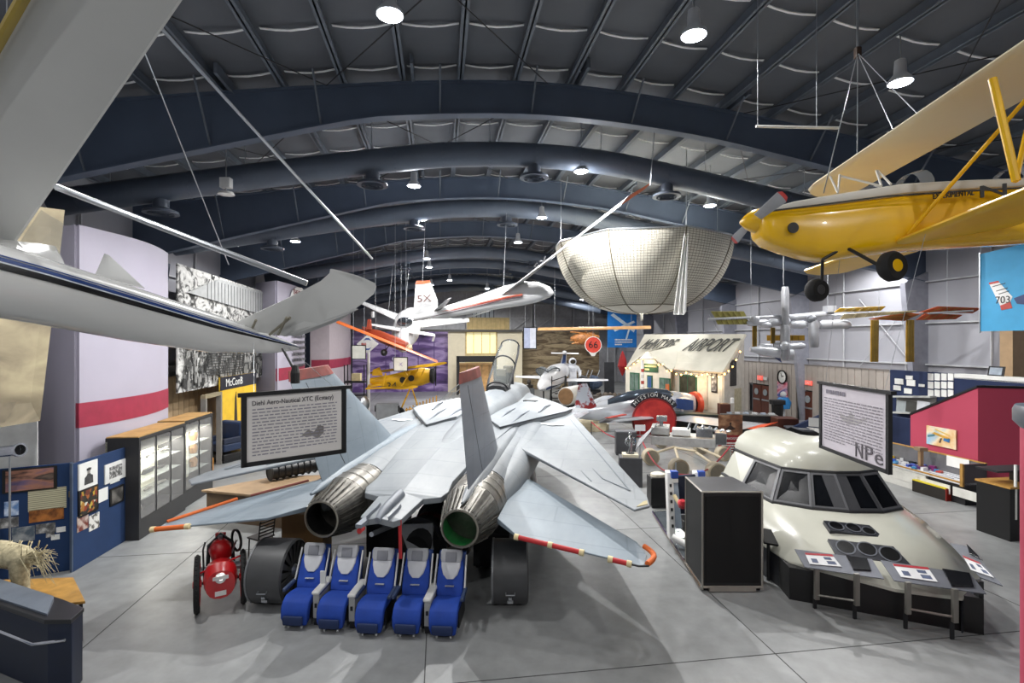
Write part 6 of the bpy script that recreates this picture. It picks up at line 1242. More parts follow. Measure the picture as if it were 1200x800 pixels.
# ================================================================ white airport house
hv = 39.0
def HP(px, py, v): return PV(px, py, v)
WH = M('#d3cec0', .7, var=.06); RF = M('#c3c0b2', .8, var=.08, scale=1.)
A0 = PV(733, 480, 40); A1 = PV(846, 480, 33.5); A0.z = A1.z = 0
t = thing('airport_house', 'white wooden airport house with lettered roof and strings of warm lights', 'house', (A0+A1)/2, world=True)
A0 = V((P(735, 0, 42).x, 42, 0)); A1 = V((P(846, 0, 32.5).x, 32.5, 0))
fd = (A1-A0).normalized(); fn = V((fd.y, -fd.x, 0)); L = (A1-A0).length
if fn.y > 0: fn = -fn
F = lambda x, z, o=0: A0+fd*(L*x)+V((0, 0, z))+fn*o
MB().prism([F(0, 0), F(1, 0), F(1, 3.4), F(0, 3.3)], fn*-.2).build('front_wall', WH, t)
B0, B1 = A0-fn*3.0+fd*.4, A1-fn*4.2
cor = V((P(872, 0, 34.5).x, 34.5, 0))
MB().prism([A1, cor, cor+V((0, 0, 5.8)), A1+V((0, 0, 3.4))], (-.1, .15, 0)).build('gable_wall', M('#b9b4ac', .7), t)
# main roof
r0, r1, r2, r3 = P(735, 431, 41.7), P(848, 438, 32.2), P(875, 393, 34.6), P(757, 393, 43.5)
roofn = (r1-r0).cross(r3-r0).normalized()
MB().prism([r0, r1, r2, r3], roofn*.15).build('roof', RF, t)
if roofn.y > 0: roofn = -roofn
rl = lambda x, y: (r0.lerp(r1, x)).lerp(r3.lerp(r2, x), y)
tt = max((0.16, .17))
text('AIRPORT', 2.0, M('#4c4d49', .8), t, rl(.75, .66)+roofn*.2, rl(.9, .62)-rl(.5, .62), rl(.7, .9)-rl(.7, .5), fit=(rl(.98, .6)-rl(.52, .6)).length*.92, shear=.35, ext=.02)
text('McINTYRE', 1.9, M('#4c4d49', .8), t, rl(.23, .66)+roofn*.2, rl(.9, .66)-rl(.5, .66), rl(.7, .9)-rl(.7, .5), fit=(rl(.42, .6)-rl(.04, .6)).length*.95, shear=.35, ext=.02)
# porch gable
pl_ = P(733, 431, 40.5); pr = P(786, 434, 36.0); pk = ray_plane(757, 413, pl_, V(((pr-pl_).y, -(pr-pl_).x, 0)).normalized())
bk_ = rl(.42, .45)
MB().add([pk, pr, rl(.55, .12)+roofn*.1, rl(.45, .7)+roofn*.1, pk+V((0, 0, -.12)), pr+V((0, 0, -.12)), rl(.55, .12), rl(.45, .7)], [(0, 1, 2, 3), (4, 7, 6, 5), (0, 4, 5, 1), (1, 5, 6, 2), (2, 6, 7, 3), (3, 7, 4, 0)]).build('porch_roof', RF, t)
MB().add([pk, pl_, rl(.02, .1)+roofn*.1, rl(.3, .7)+roofn*.1, pk+V((0, 0, -.12)), pl_+V((0, 0, -.12)), rl(.02, .1), rl(.3, .7)], [(0, 3, 2, 1), (4, 5, 6, 7), (0, 1, 5, 4), (1, 2, 6, 5), (2, 3, 7, 6), (3, 0, 4, 7)]).build('porch_roof', RF, t)
pa_, pb_ = V((pl_.x, pl_.y, 0)), V((pr.x, pr.y, 0))
MB().prism([pa_, pb_, pr, pk, pl_], (.05, .12, 0)).build('porch_front', WH, t)
pe = (pb_-pa_).normalized(); pn = V((pe.y, -pe.x, 0)); PLn = (pb_-pa_).length
G = M('#2f5b44', .5); GLs = M('#5d7068', .12, var=.3, scale=3)
def hwin(p, e, n_, w_, z0, z1, lb='house_window', glass_m=None):
    o = MB().prism([p+V((0, 0, z0)), p+e*w_+V((0, 0, z0)), p+e*w_+V((0, 0, z1)), p+V((0, 0, z1))], n_*.06).build(lb, G, t)
    MB().prism([p+e*.1+V((0, 0, z0+.1)), p+e*(w_-.1)+V((0, 0, z0+.1)), p+e*(w_-.1)+V((0, 0, z1-.1)), p+e*.1+V((0, 0, z1-.1))], n_*.075).build('window_pane', glass_m or GLs, o)
    MB().prism([p+e*(w_/2-.025)+V((0, 0, z0)), p+e*(w_/2+.025)+V((0, 0, z0)), p+e*(w_/2+.025)+V((0, 0, z1)), p+e*(w_/2-.025)+V((0, 0, z1))], n_*.09).build('glazing_bar', G, o)
hwin(pa_+pe*PLn*.12, pe, pn, 1.1, 1.7, 3.1); hwin(pa_+pe*PLn*.52, pe, pn, .55, 1.4, 3.0, glass_m=M('#3c5c9c', .4)); hwin(pa_+pe*PLn*.78, pe, pn, 1.1, 1.5, 2.9)
o = MB().prism([pa_+pe*PLn*.45+V((0, 0, 3.25)), pa_+pe*PLn*.75+V((0, 0, 3.25)), pa_+pe*PLn*.75+V((0, 0, 3.85)), pa_+pe*PLn*.45+V((0, 0, 3.85))], pn*.06).build('name_board', G, t)
lines(o, M('#d9cf9a', .7), pa_+pe*PLn*.47+V((0, 0, 3.3))+pn*.07, pe, (0, 0, 1), PLn*.26, .5, 2, seed=2)
for x in (.62,): hwin(F(x, 0), fd, fn, 1.7, 1.4, 3.2, glass_m=M('#3f3f33', .3, var=.5))
MB().prism([F(.8, 1., .02), F(.88, 1., .02), F(.88, 3.4, .02), F(.8, 3.4, .02)], fn*.03).build('notice_board', M('#c9b8a8', .7, var=.2), t)
for (x0, x1, z0, z1), lb in (((.915, .965, 2.2, 3.7), 'framed_poster'),):
    o = MB().prism([F(x0, z0, .02), F(x1, z0, .02), F(x1, z1, .02), F(x0, z1, .02)], fn*.03).build(lb, BLACK, t); MB().prism([F(x0+.006, z0+.1, .05), F(x1-.006, z0+.1, .05), F(x1-.006, z1-.1, .05), F(x0+.006, z1-.1, .05)], fn*.01).build('poster_print', BW('house_poster', 3), o)
ge = (cor-A1).normalized(); gn = V((ge.y, -ge.x, 0)); GL = (cor-A1).length
for (x0, x1, z0, z1, mt) in ((.35, .62, 2.6, 4.3, M('#2b2c2e', .5, var=.4, scale=6)), (.55, .85, .9, 2.4, M('#a8a189', .6, var=.15, scale=6))):
    MB().prism([A1+ge*GL*x0+V((0, 0, z0)), A1+ge*GL*x1+V((0, 0, z0)), A1+ge*GL*x1+V((0, 0, z1)), A1+ge*GL*x0+V((0, 0, z1))], gn*.04).build('wall_plaque', mt, t)
MB().tube([P(782, 450, 35.6), V((P(782, 0, 35.6).x, 35.6, 0))], .14, 8).build('porch_post', M('#b3653a', .5), t)
# barber-striped pole with lamp
q = V((P(753, 0, 36).x, 36, 0)); 
for k in range(9): MB().lathe([(.11, 0), (.11, .22)], q+V((0, 0, .0+.42*k)), (0, 0, 1), 10).build('pole_band', M('#c9c5bd' if k % 2 else '#a33a2f', .5), t)
MB().tube([q, q+V((0, 0, 4.2))], .1, 8).build('lamp_pole', WHITE, t); MB().lathe([(.05, .5), (.3, .25), (.55, 0), (.5, -.05)], q+V((.35, 0, 4.3)), n=14).build('lamp_hood', M('#e4e0d4', .5), t)
WARM = emit('warm_bulb', '#ffc064', 14.)
def bulbs(a, b, n_, sag=.25, off=V((0, -.15, 0))):
    for i in range(n_):
        s_ = i/(n_-1); p = a.lerp(b, s_)-V((0, 0, sag*abs(math.sin(s_*math.pi*3))))+off; MB().sphere(p, .06, 6, 4).build('light_bulb', WARM, t)
    MB().tube([a.lerp(b, i/18)-V((0, 0, sag*abs(math.sin(i/18*math.pi*3))-.05))+off for i in range(19)], .015, 4).build('light_cord', BLACK, t)
bulbs(pl_, pk, 6); bulbs(pk, pr, 7); bulbs(pr, r1, 11); bulbs(r1, P(866, 412, 33.6), 5)
for p in (pk+V((-.3, -.6, -.8)), pr.lerp(r1, .4)+V((0, -.7, -.7)), pr.lerp(r1, .85)+V((0, -.6, -.6))):
    ld = bpy.data.lights.new('string_glow', 'POINT'); ld.energy = 60; ld.color = (1, .68, .32); ld.shadow_soft_size = .3; lo = bpy.data.objects.new('string_glow', ld); C.objects.link(lo); lo.parent = t; lo.location = p-V(t['_w'])
q = V((P(833, 0, 30).x, 31.0, 0)); t = thing('bench_counter', 'dark green and black counter in front of the white house', 'counter', q, world=True); MB().box(q+V((-.3, 0, .55)), (3., .8, 1.1), -.3).build('counter_body', M('#1a211d', .5), t, bevel=.02); MB().box(q+V((-.3, 0, 1.13)), (3.1, .9, .06), -.3).build('counter_top', M('#2f3a34', .4), t)
q = V((P(737, 0, 42).x-.2, 43.5, 0)); tag(MB().lathe([(.04, 2.6), (.42, 3.4), (.3, 4.0), (.08, 4.6), (.02, 4.7)], q, n=10).build('folded_umbrella', M('#a51f24', .7), origin=q), 'folded dark red umbrella beside the left end of the white house', 'umbrella')
# ================================================================ polished silver aeroplane
SIL = M('#d3d7dd', .2, .45, .1, 1.2); SILR = ramp_mat('red_over_silver', [(.42, '#7d2a2a'), (.5, '#a8adb6')], scale=2.2, rough=.25)
sd = 32.0; q = V((P(740, 0, sd).x, sd, 0))
t = thing('silver_aeroplane', 'polished silver low-wing aeroplane, red-painted tail to the left, red nose ring to the right', 'aircraft', q, world=True)
def ss(px, yt, yb, w_, d): c = P(px, (yt+yb)/2, d); return (c, V((.1*w_, w_, 0)), V((0, 0, (yb-yt)/1200*d)))
MB().body([ss(664, 478, 488, .12, 31), ss(690, 474, 492, .3, 31.2), ss(712, 468, 494, .5, 31.4), ss(735, 461, 496, .65, 31.7), ss(765, 457, 497, .75, 32.2), ss(790, 458, 494, .78, 32.8), ss(805, 460, 487, .72, 33.2), ss(813, 463, 483, .6, 33.5)], 22, 2.1).build('fuselage', SIL, t, smooth=True)
MB().body([ss(712, 468, 478, .2, 31.2), ss(735, 459, 474, .36, 31.5), ss(760, 454, 470, .42, 31.9), ss(782, 456, 470, .4, 32.3), ss(792, 462, 470, .2, 32.6)], 16, 2).build('cabin_canopy', M('#5b6673', .06, .6), t, smooth=True)
MB().lathe([(.5, 0), (.78, 0), (.8, .25), (.74, .3)], P(812, 473, 33.5), (1, .35, 0), 24, False).build('nose_ring', M('#c2472e', .4), t, smooth=True); MB().lathe([(.7, .1), (.02, .12)], P(812, 473, 33.5), (1, .35, 0), 20).build('engine_face', M('#3a3c40', .5, .4), t)
MB().loft([[P(x, y0, d)+V((0, -.1, 0)), P(x, y1, d)+V((0, -.1, 0)), P(x, y1, d)+V((0, .1, 0)), P(x, y0, d)+V((0, .1, 0))] for x, y0, y1, d in ((793, 467, 478, 31.9), (803, 467, 480, 32.3), (812, 469, 480, 32.7))]).build('nose_panel', M('#34508e', .35, .3), t)
MB().wing(P(700, 478, 31), P(672, 484, 31), P(688, 449, 31), P(678, 450, 31), .2, .1, up=(0, 1, 0)).build('tail_fin', SILR, t, smooth=True)
MB().wing(P(692, 482, 31), P(664, 484, 31), P(672, 494, 28), P(660, 489, 28), .12, .06).build('tailplane', SIL, t); MB().wing(P(690, 478, 31.2), P(666, 480, 31.2), P(720, 464, 35), P(706, 464, 35), .12, .06).build('tailplane', SIL, t)
MB().wing(P(790, 488, 32), P(725, 494, 31), P(700, 496, 26.5), P(716, 487, 27.2), .3, .1).build('wing', SIL, t, smooth=True)
MB().wing(P(735, 486, 27.2), P(718, 488, 27.2), P(715, 489.5, 26.0), P(708, 489.5, 26.2), .12, .06).build('wing_tip', M('#b23a2c', .4), t)
MB().wing(P(792, 486, 32.4), P(760, 488, 32.6), P(905, 497, 27), P(870, 503, 26), .3, .12).build('wing', SIL, t, smooth=True); MB().wing(P(905, 497, 27), P(875, 502, 26.2), P(912, 494, 26.6), P(890, 503, 25.6), .14, .08).build('wing_tip', M('#e8582a', .4), t)
for x, d in ((783, 31.2), (800, 32)):
    c = V((P(x, 0, d).x, d, .4)); MB().lathe([(.15, -.12), (.36, -.12), (.4, 0), (.36, .12), (.15, .12)], c, (0, 1, 0), 16).build('wheel', RUBBER, t); MB().tube([c, c+V((0, .2, 1.3))], .08, 6).build('gear_leg', SIL, t)
c = V((P(672, 0, 30.8).x, 30.8, .15)); MB().lathe([(.05, -.06), (.15, -.06), (.15, .06), (.05, .06)], c, (0, 1, 0), 12).build('tail_wheel', RUBBER, t); MB().tube([c, P(672, 485, 30.9)], .04, 6).build('tail_leg', SIL, t)
for q0 in ((663, 463, 41, 'tan drum lying by the silver tail', '#9a8262'),):
    px, py, d, lb, hx = q0; q = V((P(px, 0, d).x, d, 0)); t = thing('round_tank', 'white horizontal tank with a brown round end behind the silver tail', 'tank', q, world=True)
    MB().lathe([(.7, 0), (.75, .1), (.75, 2.4), (.5, 2.6)], q+V((0, 0, 1.1)), (.6, 1, 0), 20).build('tank_body', M('#c9c9c4', .4), t, smooth=True); MB().lathe([(.02, -.05), (.6, -.04), (.68, 0)], q+V((0, 0, 1.1)), (.6, 1, 0), 20).build('tank_end', M('#7b5c3c', .6, var=.2), t)
    for k in (.6, 1.9): MB().box(q+V((.6*k*.86, k*.86, .2)), (1., .2, .4), .5).build('cradle', DARK, t)
# ================================================================ pedestals, rover, red disc
q = FL(697, 506)+V((0, 1., 0)); t = thing('round_plinth', 'low cream octagonal plinth in front of the silver aeroplane', 'plinth', q, world=True); PLN = M('#cfc3a4', .7, var=.1)
MB().lathe([(1.05, 0), (1.05, .32)], q, n=8).build('plinth_base', PLN, t, bevel=.02); MB().lathe([(.95, .32), (.9, .5), (.7, .56), (.02, .58)], q, n=16).build('plinth_top', PLN, t)
DG = M('#35363a', .55); 
q = FL(735, 534)+V((0, .4, 0)); t = thing('dark_pedestal', 'dark grey pedestal with a clear case top, nearest the cream plinth', 'pedestal', q, world=True); MB().box(q+V((0, 0, .55)), (.95, .7, 1.1), -.1).build('pedestal_body', DG, t, bevel=.015); MB().box(q+V((0, 0, 1.13)), (.97, .72, .05), -.1).build('pedestal_top', M('#595b60', .5), t)
q = FL(741, 571)+V((0, .35, 0)); t = thing('statue_pedestal', 'dark pedestal carrying a chrome astronaut-like statuette by the wing tip', 'pedestal', q, world=True); MB().box(q+V((0, 0, .55)), (.85, .7, 1.1), -.15).build('pedestal_body', DG, t, bevel=.015); MB().box(q+V((0, 0, 1.15)), (.6, .5, .12), -.15).build('pedestal_cap', M('#b9b29e', .5), t, bevel=.01)
s0 = q+V((0, 0, 1.21)); t = thing('chrome_statuette', 'small chrome statuette on a dark disc foot standing on the cream-capped dark pedestal', 'statuette', s0, world=True)
MB().lathe([(.16, 0), (.16, .03), (.02, .04)], s0, n=16).build('foot_disc', DARK, t)
MB().body([(s0+V((0, 0, .03)), V((.08, 0, 0)), V((0, .06, 0))), (s0+V((.02, 0, .25)), V((.06, 0, 0)), V((0, .05, 0))), (s0+V((0, 0, .42)), V((.12, 0, 0)), V((0, .08, 0))), (s0+V((.01, 0, .6)), V((.14, 0, 0)), V((0, .08, 0))), (s0+V((0, 0, .68)), V((.05, 0, 0)), V((0, .05, 0)))], 12, 2).build('figure_body', CHROME, t, smooth=True); MB().sphere(s0+V((0, 0, .76)), .08, 10, 8).build('figure_head', CHROME, t, smooth=True)
for s_ in (-1, 1): MB().tube([s0+V((.12*s_, 0, .6)), s0+V((.19*s_, -.05, .42)), s0+V((.1*s_, -.12, .32))], .03, 6).build('figure_arm', CHROME, t)
q = FL(688, 512); 
posts = [(694, 512), (749, 540), (793, 566), (852, 552), (835, 590)]
prev = None
for k, (px, py) in enumerate(((693, 514), (750, 534), (792, 588), (856, 548))):
    q = FL(px, py); t = thing('barrier_post', ['dark rope barrier post by the cream plinth', 'rope barrier post with a small clear sign above the grey pedestal', 'steel rope barrier post with white base in front of the rover', 'steel rope barrier post before the red banner'][k], 'post', q, world=True)
    MB().lathe([(.17, 0), (.17, .03), (.04, .06)], q, n=16).build('post_base', WHITE if k == 2 else DARK, t); MB().tube([q, q+V((0, 0, 1.0 if k != 2 else 1.35))], .025, 8).build('post_tube', STEEL if k else DARK, t)
    if k == 1: MB().box(q+V((0, -.02, 1.35)), (.5, .02, .3)).build('clear_sign', glass('clear_plate', '#dfe6ea', .05, .45), t); MB().tube([q, q+V((0, 0, 1.25))], .015, 6).build('sign_stem', STEEL, t)
    if prev is not None:
        a, b = prev+V((0, 0, .95)), q+V((0, 0, .95))
        tag(MB().tube([a.lerp(b, i/14)-V((0, 0, .45*math.sin(math.pi*i/14))) for i in range(15)], .03, 8).build('barrier_rope', M('#9c1c2a', .6), origin=a.lerp(b, .5), smooth=True), ['red rope sagging from the cream plinth towards the grey pedestal', 'red rope crossing behind the statuette in front of the rover', 'red rope ending before the red banner'][k-1], 'rope')
    prev = q
# red disc sign
q = FL(772, 512)+V((0, 1., 0)); c = V((q.x, q.y, P(772, 492, q.y).z)); rr = 25/600*q.y
t = thing('mission_disc', 'large red round sign with Mission Mars on a dark arch band', 'sign', q, world=True)
MB().lathe([(.02, 0), (rr*.96, 0), (rr*.96, .12), (.02, .12)], c, (0, -1, 0), 40).build('red_disc', ramp_mat('mars_print', [(.4, '#a01f22'), (.6, '#c23530')], scale=1.5), t)
MB().lathe([(rr*.96, -.03), (rr*1.04, -.03), (rr*1.04, .1), (rr*.96, .1)], c, (0, -1, 0), 40, False).build('disc_rim', M('#7a1a1a', .5), t)
n_ = 24; MB().loft([[c+V((math.cos(a)*r, y, math.sin(a)*r)) for r, y in ((rr*1.04, 0), (rr*1.3, 0), (rr*1.3, .1), (rr*1.04, .1))] for a in [R(32)+R(116)*i/n_ for i in range(n_+1)]]).build('arch_band', M('#23262e', .5), t)
s_ = 'MISSION MARS'
for i, ch in enumerate(s_):
    a = R(138)-R(96)*i/(len(s_)-1)
    if ch != ' ': text(ch, rr*.24, PAPER, t, c+V((math.cos(a)*rr*1.17, -.03, math.sin(a)*rr*1.17)), (math.sin(a), 0, -math.cos(a)), (math.cos(a), 0, math.sin(a)))
for x in (-.6, .6): MB().tube([V((c.x+x, c.y+.1, 0)), V((c.x+x, c.y+.1, c.z))], .05, 6).build('stand_leg', DARK, t)
# rover
rv = thing('mars_rover_model', 'grey six-wheeled Mars rover model with silver body boxes behind a red rope', 'rover', FL(800, 545), world=True); ROV = M('#cfcfcd', .3, .5, var=.15, scale=5); BEI = M('#b3a78f', .6, var=.1); AL = M('#c9ccd0', .2, .9)
for px, py, r in ((763, 545, .36), (796, 560, .38), (840, 565, .38), (775, 525, .33), (822, 532, .33), (848, 540, .33)):
    g_ = FL(px, py); c = g_+V((0, .1, r)); o = MB().lathe([(r*.85, -.2), (r, -.18), (r, .18), (r*.85, .2)], c, (.1, -1, 0), 22, False).build('wheel', BEI, rv, smooth=True); MB().lathe([(r*.85, .19), (.05, .12)], c, (.1, -1, 0), 22).build('wheel_disc', M('#8a8272', .7), o); MB().lathe([(r*.85, -.1), (.05, -.02)], c, (.1, -1, 0), 22).build('wheel_disc', M('#77705f', .7), o)
bz = P(800, 510, 20.5); e = V((1, -.35, 0)).normalized(); e2 = V((.35, 1, 0)).normalized()
def rb(x0, x1, y0, y1, z0, z1, nm, mt): return MB().bx(x0, x1, y0, y1, z0, z1, T=Matrix.Translation(bz) @ Matrix.Rotation(-.33, 4, 'Z')).build(nm, mt, rv, bevel=.02)
rb(-1.2, 1.2, -.5, .6, -.35, .0, 'rover_body', ROV); rb(-1.2, -.5, -.45, .5, .05, .35, 'body_box', ROV); rb(-.4, .3, -.4, .3, .05, .28, 'body_box', WHITE); rb(.5, 1.1, -.5, .0, .05, .4, 'instrument_box', AL); rb(1.2, 1.6, -.5, .3, -.2, .25, 'arm_turret', AL); rb(-.9, -.75, -.1, .1, .35, .6, 'mast', AL); rb(-1.0, -.6, -.2, .15, .55, .75, 'camera_head', AL)
MB().add([bz+V((-1.9, 0, -.6)), bz+V((-1.25, -.3, .35)), bz+V((-.9, .2, .55)), bz+V((-1.6, .7, -.3)), bz+V((-1.88, .02, -.62)), bz+V((-1.23, -.28, .33)), bz+V((-.88, .22, .53)), bz+V((-1.58, .72, -.32))], [(0, 1, 2, 3), (4, 7, 6, 5), (0, 4, 5, 1), (1, 5, 6, 2), (2, 6, 7, 3), (3, 7, 4, 0)]).build('heat_fins', M('#9a9da2', .3, .6), rv)
for a, b in (((763, 538), (790, 530)), ((790, 530), (815, 536)), ((815, 536), (840, 556)), ((790, 530), (796, 552)), ((815, 528), (846, 545))): MB().tube([FL(a[0], a[1]+5)+V((0, -.1, .45)), FL(b[0], b[1]+5)+V((0, -.1, .5))], .06, 8).build('suspension_arm', BEI, rv)
for k in range(7): x = .1+.22*k; MB().tube([bz+V((x, -.3-.08*k, .3)), bz+V((x+.15, -.2-.1*k, .55-.04*k))], .05, 6).build('arm_link', AL, rv)
q = FL(858, 540)+V((0, .2, 0)); t = thing('pull_up_banner', 'dark red pull-up banner reading Curiosity with a rover picture on top', 'banner', q, world=True)
e = V((1, -.05, 0)).normalized(); n = V((-.05, -1, 0)).normalized(); w_ = 1.1; h = 2.1
MB().prism([q-e*w_/2, q+e*w_/2, q+e*w_/2+V((0, 0, h)), q-e*w_/2+V((0, 0, h))], n*.02).build('banner_sheet', M('#8c1d26', .6), t); MB().prism([q-e*w_/2+V((0, 0, h*.55)), q+e*w_/2+V((0, 0, h*.55)), q+e*w_/2+V((0, 0, h)), q-e*w_/2+V((0, 0, h))], n*.024).build('banner_picture', ramp_mat('mars_scene', [(.3, '#3a261d'), (.5, '#7b5138'), (.7, '#c9a07a')], scale=1.4, stretch=(1, 1, 2)), t)
MB().body([(q+n*.03+V((-.2, 0, 1.35)), e*.02, V((0, 0, .02))), (q+n*.03+V((0, 0, 1.45)), e*.25, n*.01), (q+n*.03+V((0, 0, 1.6)), e*.03, n*.01), (q+n*.03+V((0, 0, 1.75)), e*.05, n*.01)], 8).build('rover_silhouette', M('#33221b', .7), t)
text('CURIOSITY', .14, PAPER, t, q+n*.04+V((0, 0, 1.0)), e, (0, 0, 1), fit=.85); lines(t, PAPER, q-e*.4+n*.025+V((0, 0, .15)), e, (0, 0, 1), .8, .7, 6, seed=4); MB().box(q+V((0, 0, .05)), (1.2, .25, .1)).build('banner_foot', STEEL, t)
# ================================================================ space station model, hung
td = 24.0; GOLD = M('#b08a2a', .4, .3, var=.2); OLV = M('#8d8747', .5, var=.15); SW = M('#c9ccd2', .3, .3); 
t = thing('space_station_model', 'hanging space station model with white modules and gold solar panels', 'space station model', P(915, 385, td), world=True)
S = lambda px, py, dz=0.: P(px, py, td+dz)
MB().tube([S(830, 374), S(900, 371), S(1000, 366)], .06, 8).build('truss', SW, t)
for a, b, r in (((875, 379), (900, 377), 0.14), ((900, 378), (925, 376), 0.19), ((925, 372), (968, 368), 0.15), ((890, 380), (905, 381), 0.16), ((926, 380), (945, 380), 0.19), ((960, 380), (996, 380), 0.21), ((890, 406), (905, 405), 0.15), ((906, 405), (920, 406), 0.19), ((922, 406), (943, 405), 0.15)): MB().lathe([(r*.6, 0), (r, .15), (r, (S(*b)-S(*a)).length-.15), (r*.6, (S(*b)-S(*a)).length)], S(*a), S(*b)-S(*a), 14).build('station_module', SW, t, smooth=True)
for a, b, r in (((920, 336), (920, 381), 0.17), ((920, 381), (920, 422), 0.21), ((953, 375), (954, 407), 0.21)): MB().lathe([(r*.8, 0), (r, .2), (r, (S(*b)-S(*a)).length-.2), (r*.8, (S(*b)-S(*a)).length)], S(*a, -.2), S(*b)-S(*a), 14).build('station_module', M('#a9abb0', .35, .5), t, smooth=True)
MB().sphere(S(920, 405, -.3), (.22, .22, .22), 12, 8).build('node', SW, t); MB().sphere(S(884, 374, -.1), (.24, .2, .2), 12, 8).build('node', SW, t); MB().sphere(S(951, 374, -.2), (.22, .2, .2), 10, 8).build('node', M('#6d7076', .4, .4), t)
def panel4(pts, mt, nm='solar_panel', par=None):
    o = MB().prism(pts, (0, .05, .02)).build(nm, mt, par or t); a, b, c, d_ = pts
    for k in range(1, 6): q1, q2 = a.lerp(b, k/6), d_.lerp(c, k/6); MB().tube([q1+V((0, -.02, 0)), q2+V((0, -.02, 0))], .012, 4).build('panel_rib', M('#6d5a20', .5), o)
    return o
panel4([S(833, 365), S(872, 365), S(875, 371), S(838, 372)], OLV); panel4([S(838, 373), S(875, 373), S(879, 380), S(841, 380)], OLV)
for x in (884.5, 906): panel4([S(x-2.5, 378 if x < 900 else 384), S(x+2.5, 378 if x < 900 else 384), S(x+2.5, 412), S(x-2.5, 412)], GOLD)
panel4([S(899, 393, .4), S(943, 393, .4), S(943, 399, .4), S(899, 399, .4)], GOLD)
MB().add([S(878, 408), S(914, 415), S(916, 425, .3), S(905, 417, .3), S(878, 408, .1), S(914, 415, .1), S(916, 425, .4), S(905, 417, .4)], [(0, 1, 2, 3), (4, 7, 6, 5), (0, 4, 5, 1), (1, 5, 6, 2), (2, 6, 7, 3), (3, 7, 4, 0)]).build('shuttle_wing', M('#3e4a73', .5), t); MB().body([(S(879, 409), V((0, .1, 0)), V((0, 0, .1))), (S(893, 411), V((0, .25, 0)), V((0, 0, .24))), (S(928, 415), V((0, .25, 0)), V((0, 0, .25)))], 12).build('shuttle_body', SW, t, smooth=True)
for x in (880, 918, 970): p = S(x, 372); MB().tube([p, V((p.x, p.y, zt(p.x*cs+p.y*sn)+.2))], .01, 4).build('suspension_cable', WIRE, t)
# arms with red and gold panels, right end of the same station
RDP = M('#b0502e', .5, var=.2); 
for pts, mt in ((((985, 361), (1038, 359), (1032, 364), (978, 366)), GOLD), (((990, 368), (1075, 364), (1072, 366), (985, 374)), M('#a89a78', .5, var=.3)), (((1018, 374), (1062, 366), (1078, 368), (1060, 376)), RDP), (((1100, 359), (1150, 361), (1140, 367), (1078, 366)), RDP), (((1085, 367), (1128, 369), (1120, 374), (1074, 375)), RDP)): panel4([S(x, y, -1.5) for x, y in pts], mt)
for x in (1025.5, 1067): panel4([S(x-4.5, 375, -1.5), S(x+4.5, 375, -1.5), S(x+4.5 if x > 1030 else x+4, 424, -1.5), S(x-5, 424, -1.5)], GOLD)
MB().tube([S(968, 369), S(1090, 367, -1.5), S(1140, 364, -1.5)], .05, 6).build('truss', SW, t); MB().box(S(972, 362), (.4, .4, .3)).build('equipment_box', SW, t)
for x in (1030, 1110): p = S(x, 367, -1.5); MB().tube([p, V((p.x, p.y, zt(p.x*cs+p.y*sn)+.2))], .01, 4).build('suspension_cable', WIRE, t)
# ================================================================ blue banner with the tail drawing, right edge
a, b = P(1148, 388, 18.5), P(1225, 386, 16.8); tt_ = P(1148, 298, 18.5).z
e = (b-a); e.z = 0; L = e.length; e.normalize(); n = V((e.y, -e.x, 0)); SKY = M('#3f9fd0', .6, var=.05)
t = thing('blue_sky_banner', 'sky blue banner with a red and white tail fin 703, at the right edge', 'banner', (a+b)/2, world=True)
b = V((b.x, b.y, a.z)); hgt = tt_-a.z; W = lambda x, z, o=.02: a+e*L*x+V((0, 0, hgt*z))+n*o
MB().prism([W(0, 0, 0), W(1, 0, 0), W(1, 1.08, 0), W(0, 1, 0)], n*.02).build('banner_sheet', SKY, t); MB().prism([W(0, -.02, .0), W(.02, -.02, .0), W(.02, 1.02, 0), W(0, 1.02, 0)], n*.05).build('banner_edge', STEEL, t)
MB().prism([W(x, z) for x, z in ((.17, .60), (.32, .62), (.53, .42), (.5, .36), (.34, .32))], n*.01).build('fin_print', WHITE, t); MB().prism([W(x, z) for x, z in ((.34, .32), (.5, .36), (.53, .28), (.36, .26))], n*.012).build('fin_print', M('#b83f35', .5), t); MB().prism([W(x, z) for x, z in ((.16, .62), (.31, .635), (.33, .61), (.17, .595))], n*.012).build('fin_print', M('#b83f35', .5), t)
for z in (.56, .5, .46): MB().prism([W(.22+(.56-z), z), W(.42+(.56-z)*.6, z+.03), W(.42+(.56-z)*.6, z+.04), W(.22+(.56-z), z+.01)], n*.013).build('stripe_print', BLACK, t)
text('703', .36, BLACK, t, W(.385, .385, .04), e, (0, 0, 1), fit=.4); MB().prism([W(x, z) for x, z in ((.55, .4), (.7, .44), (1, .36), (1, .28), (.6, .33))], n*.01).build('engine_print', M('#2a3a6a', .5), t)
for x in (.02, .98): p = W(x, 1.0); MB().tube([p, V((p.x, p.y, 11.8))], .01, 4).build('suspension_wire', WIRE, t)
# ================================================================ things by the right wall
def wallpic(nm, lb, cat, px0, py0, px1, py1, mt, u=UR-.4, th=.05):
    a, b = PU(px0, py1, u), PU(px1, py0, u); z0, z1 = PU((px0+px1)/2, py1, u).z, PU((px0+px1)/2, py0, u).z; c = (a+b)/2
    t = thing(nm, lb, cat, V((c.x, c.y, (z0+z1)/2)), world=True); a.z = b.z = z0; d_ = V((0, 0, z1-z0))
    MB().prism([a, b, b+d_, a+d_], U(-th, 0)).build('face', mt, t); return t, a, b, z0, z1
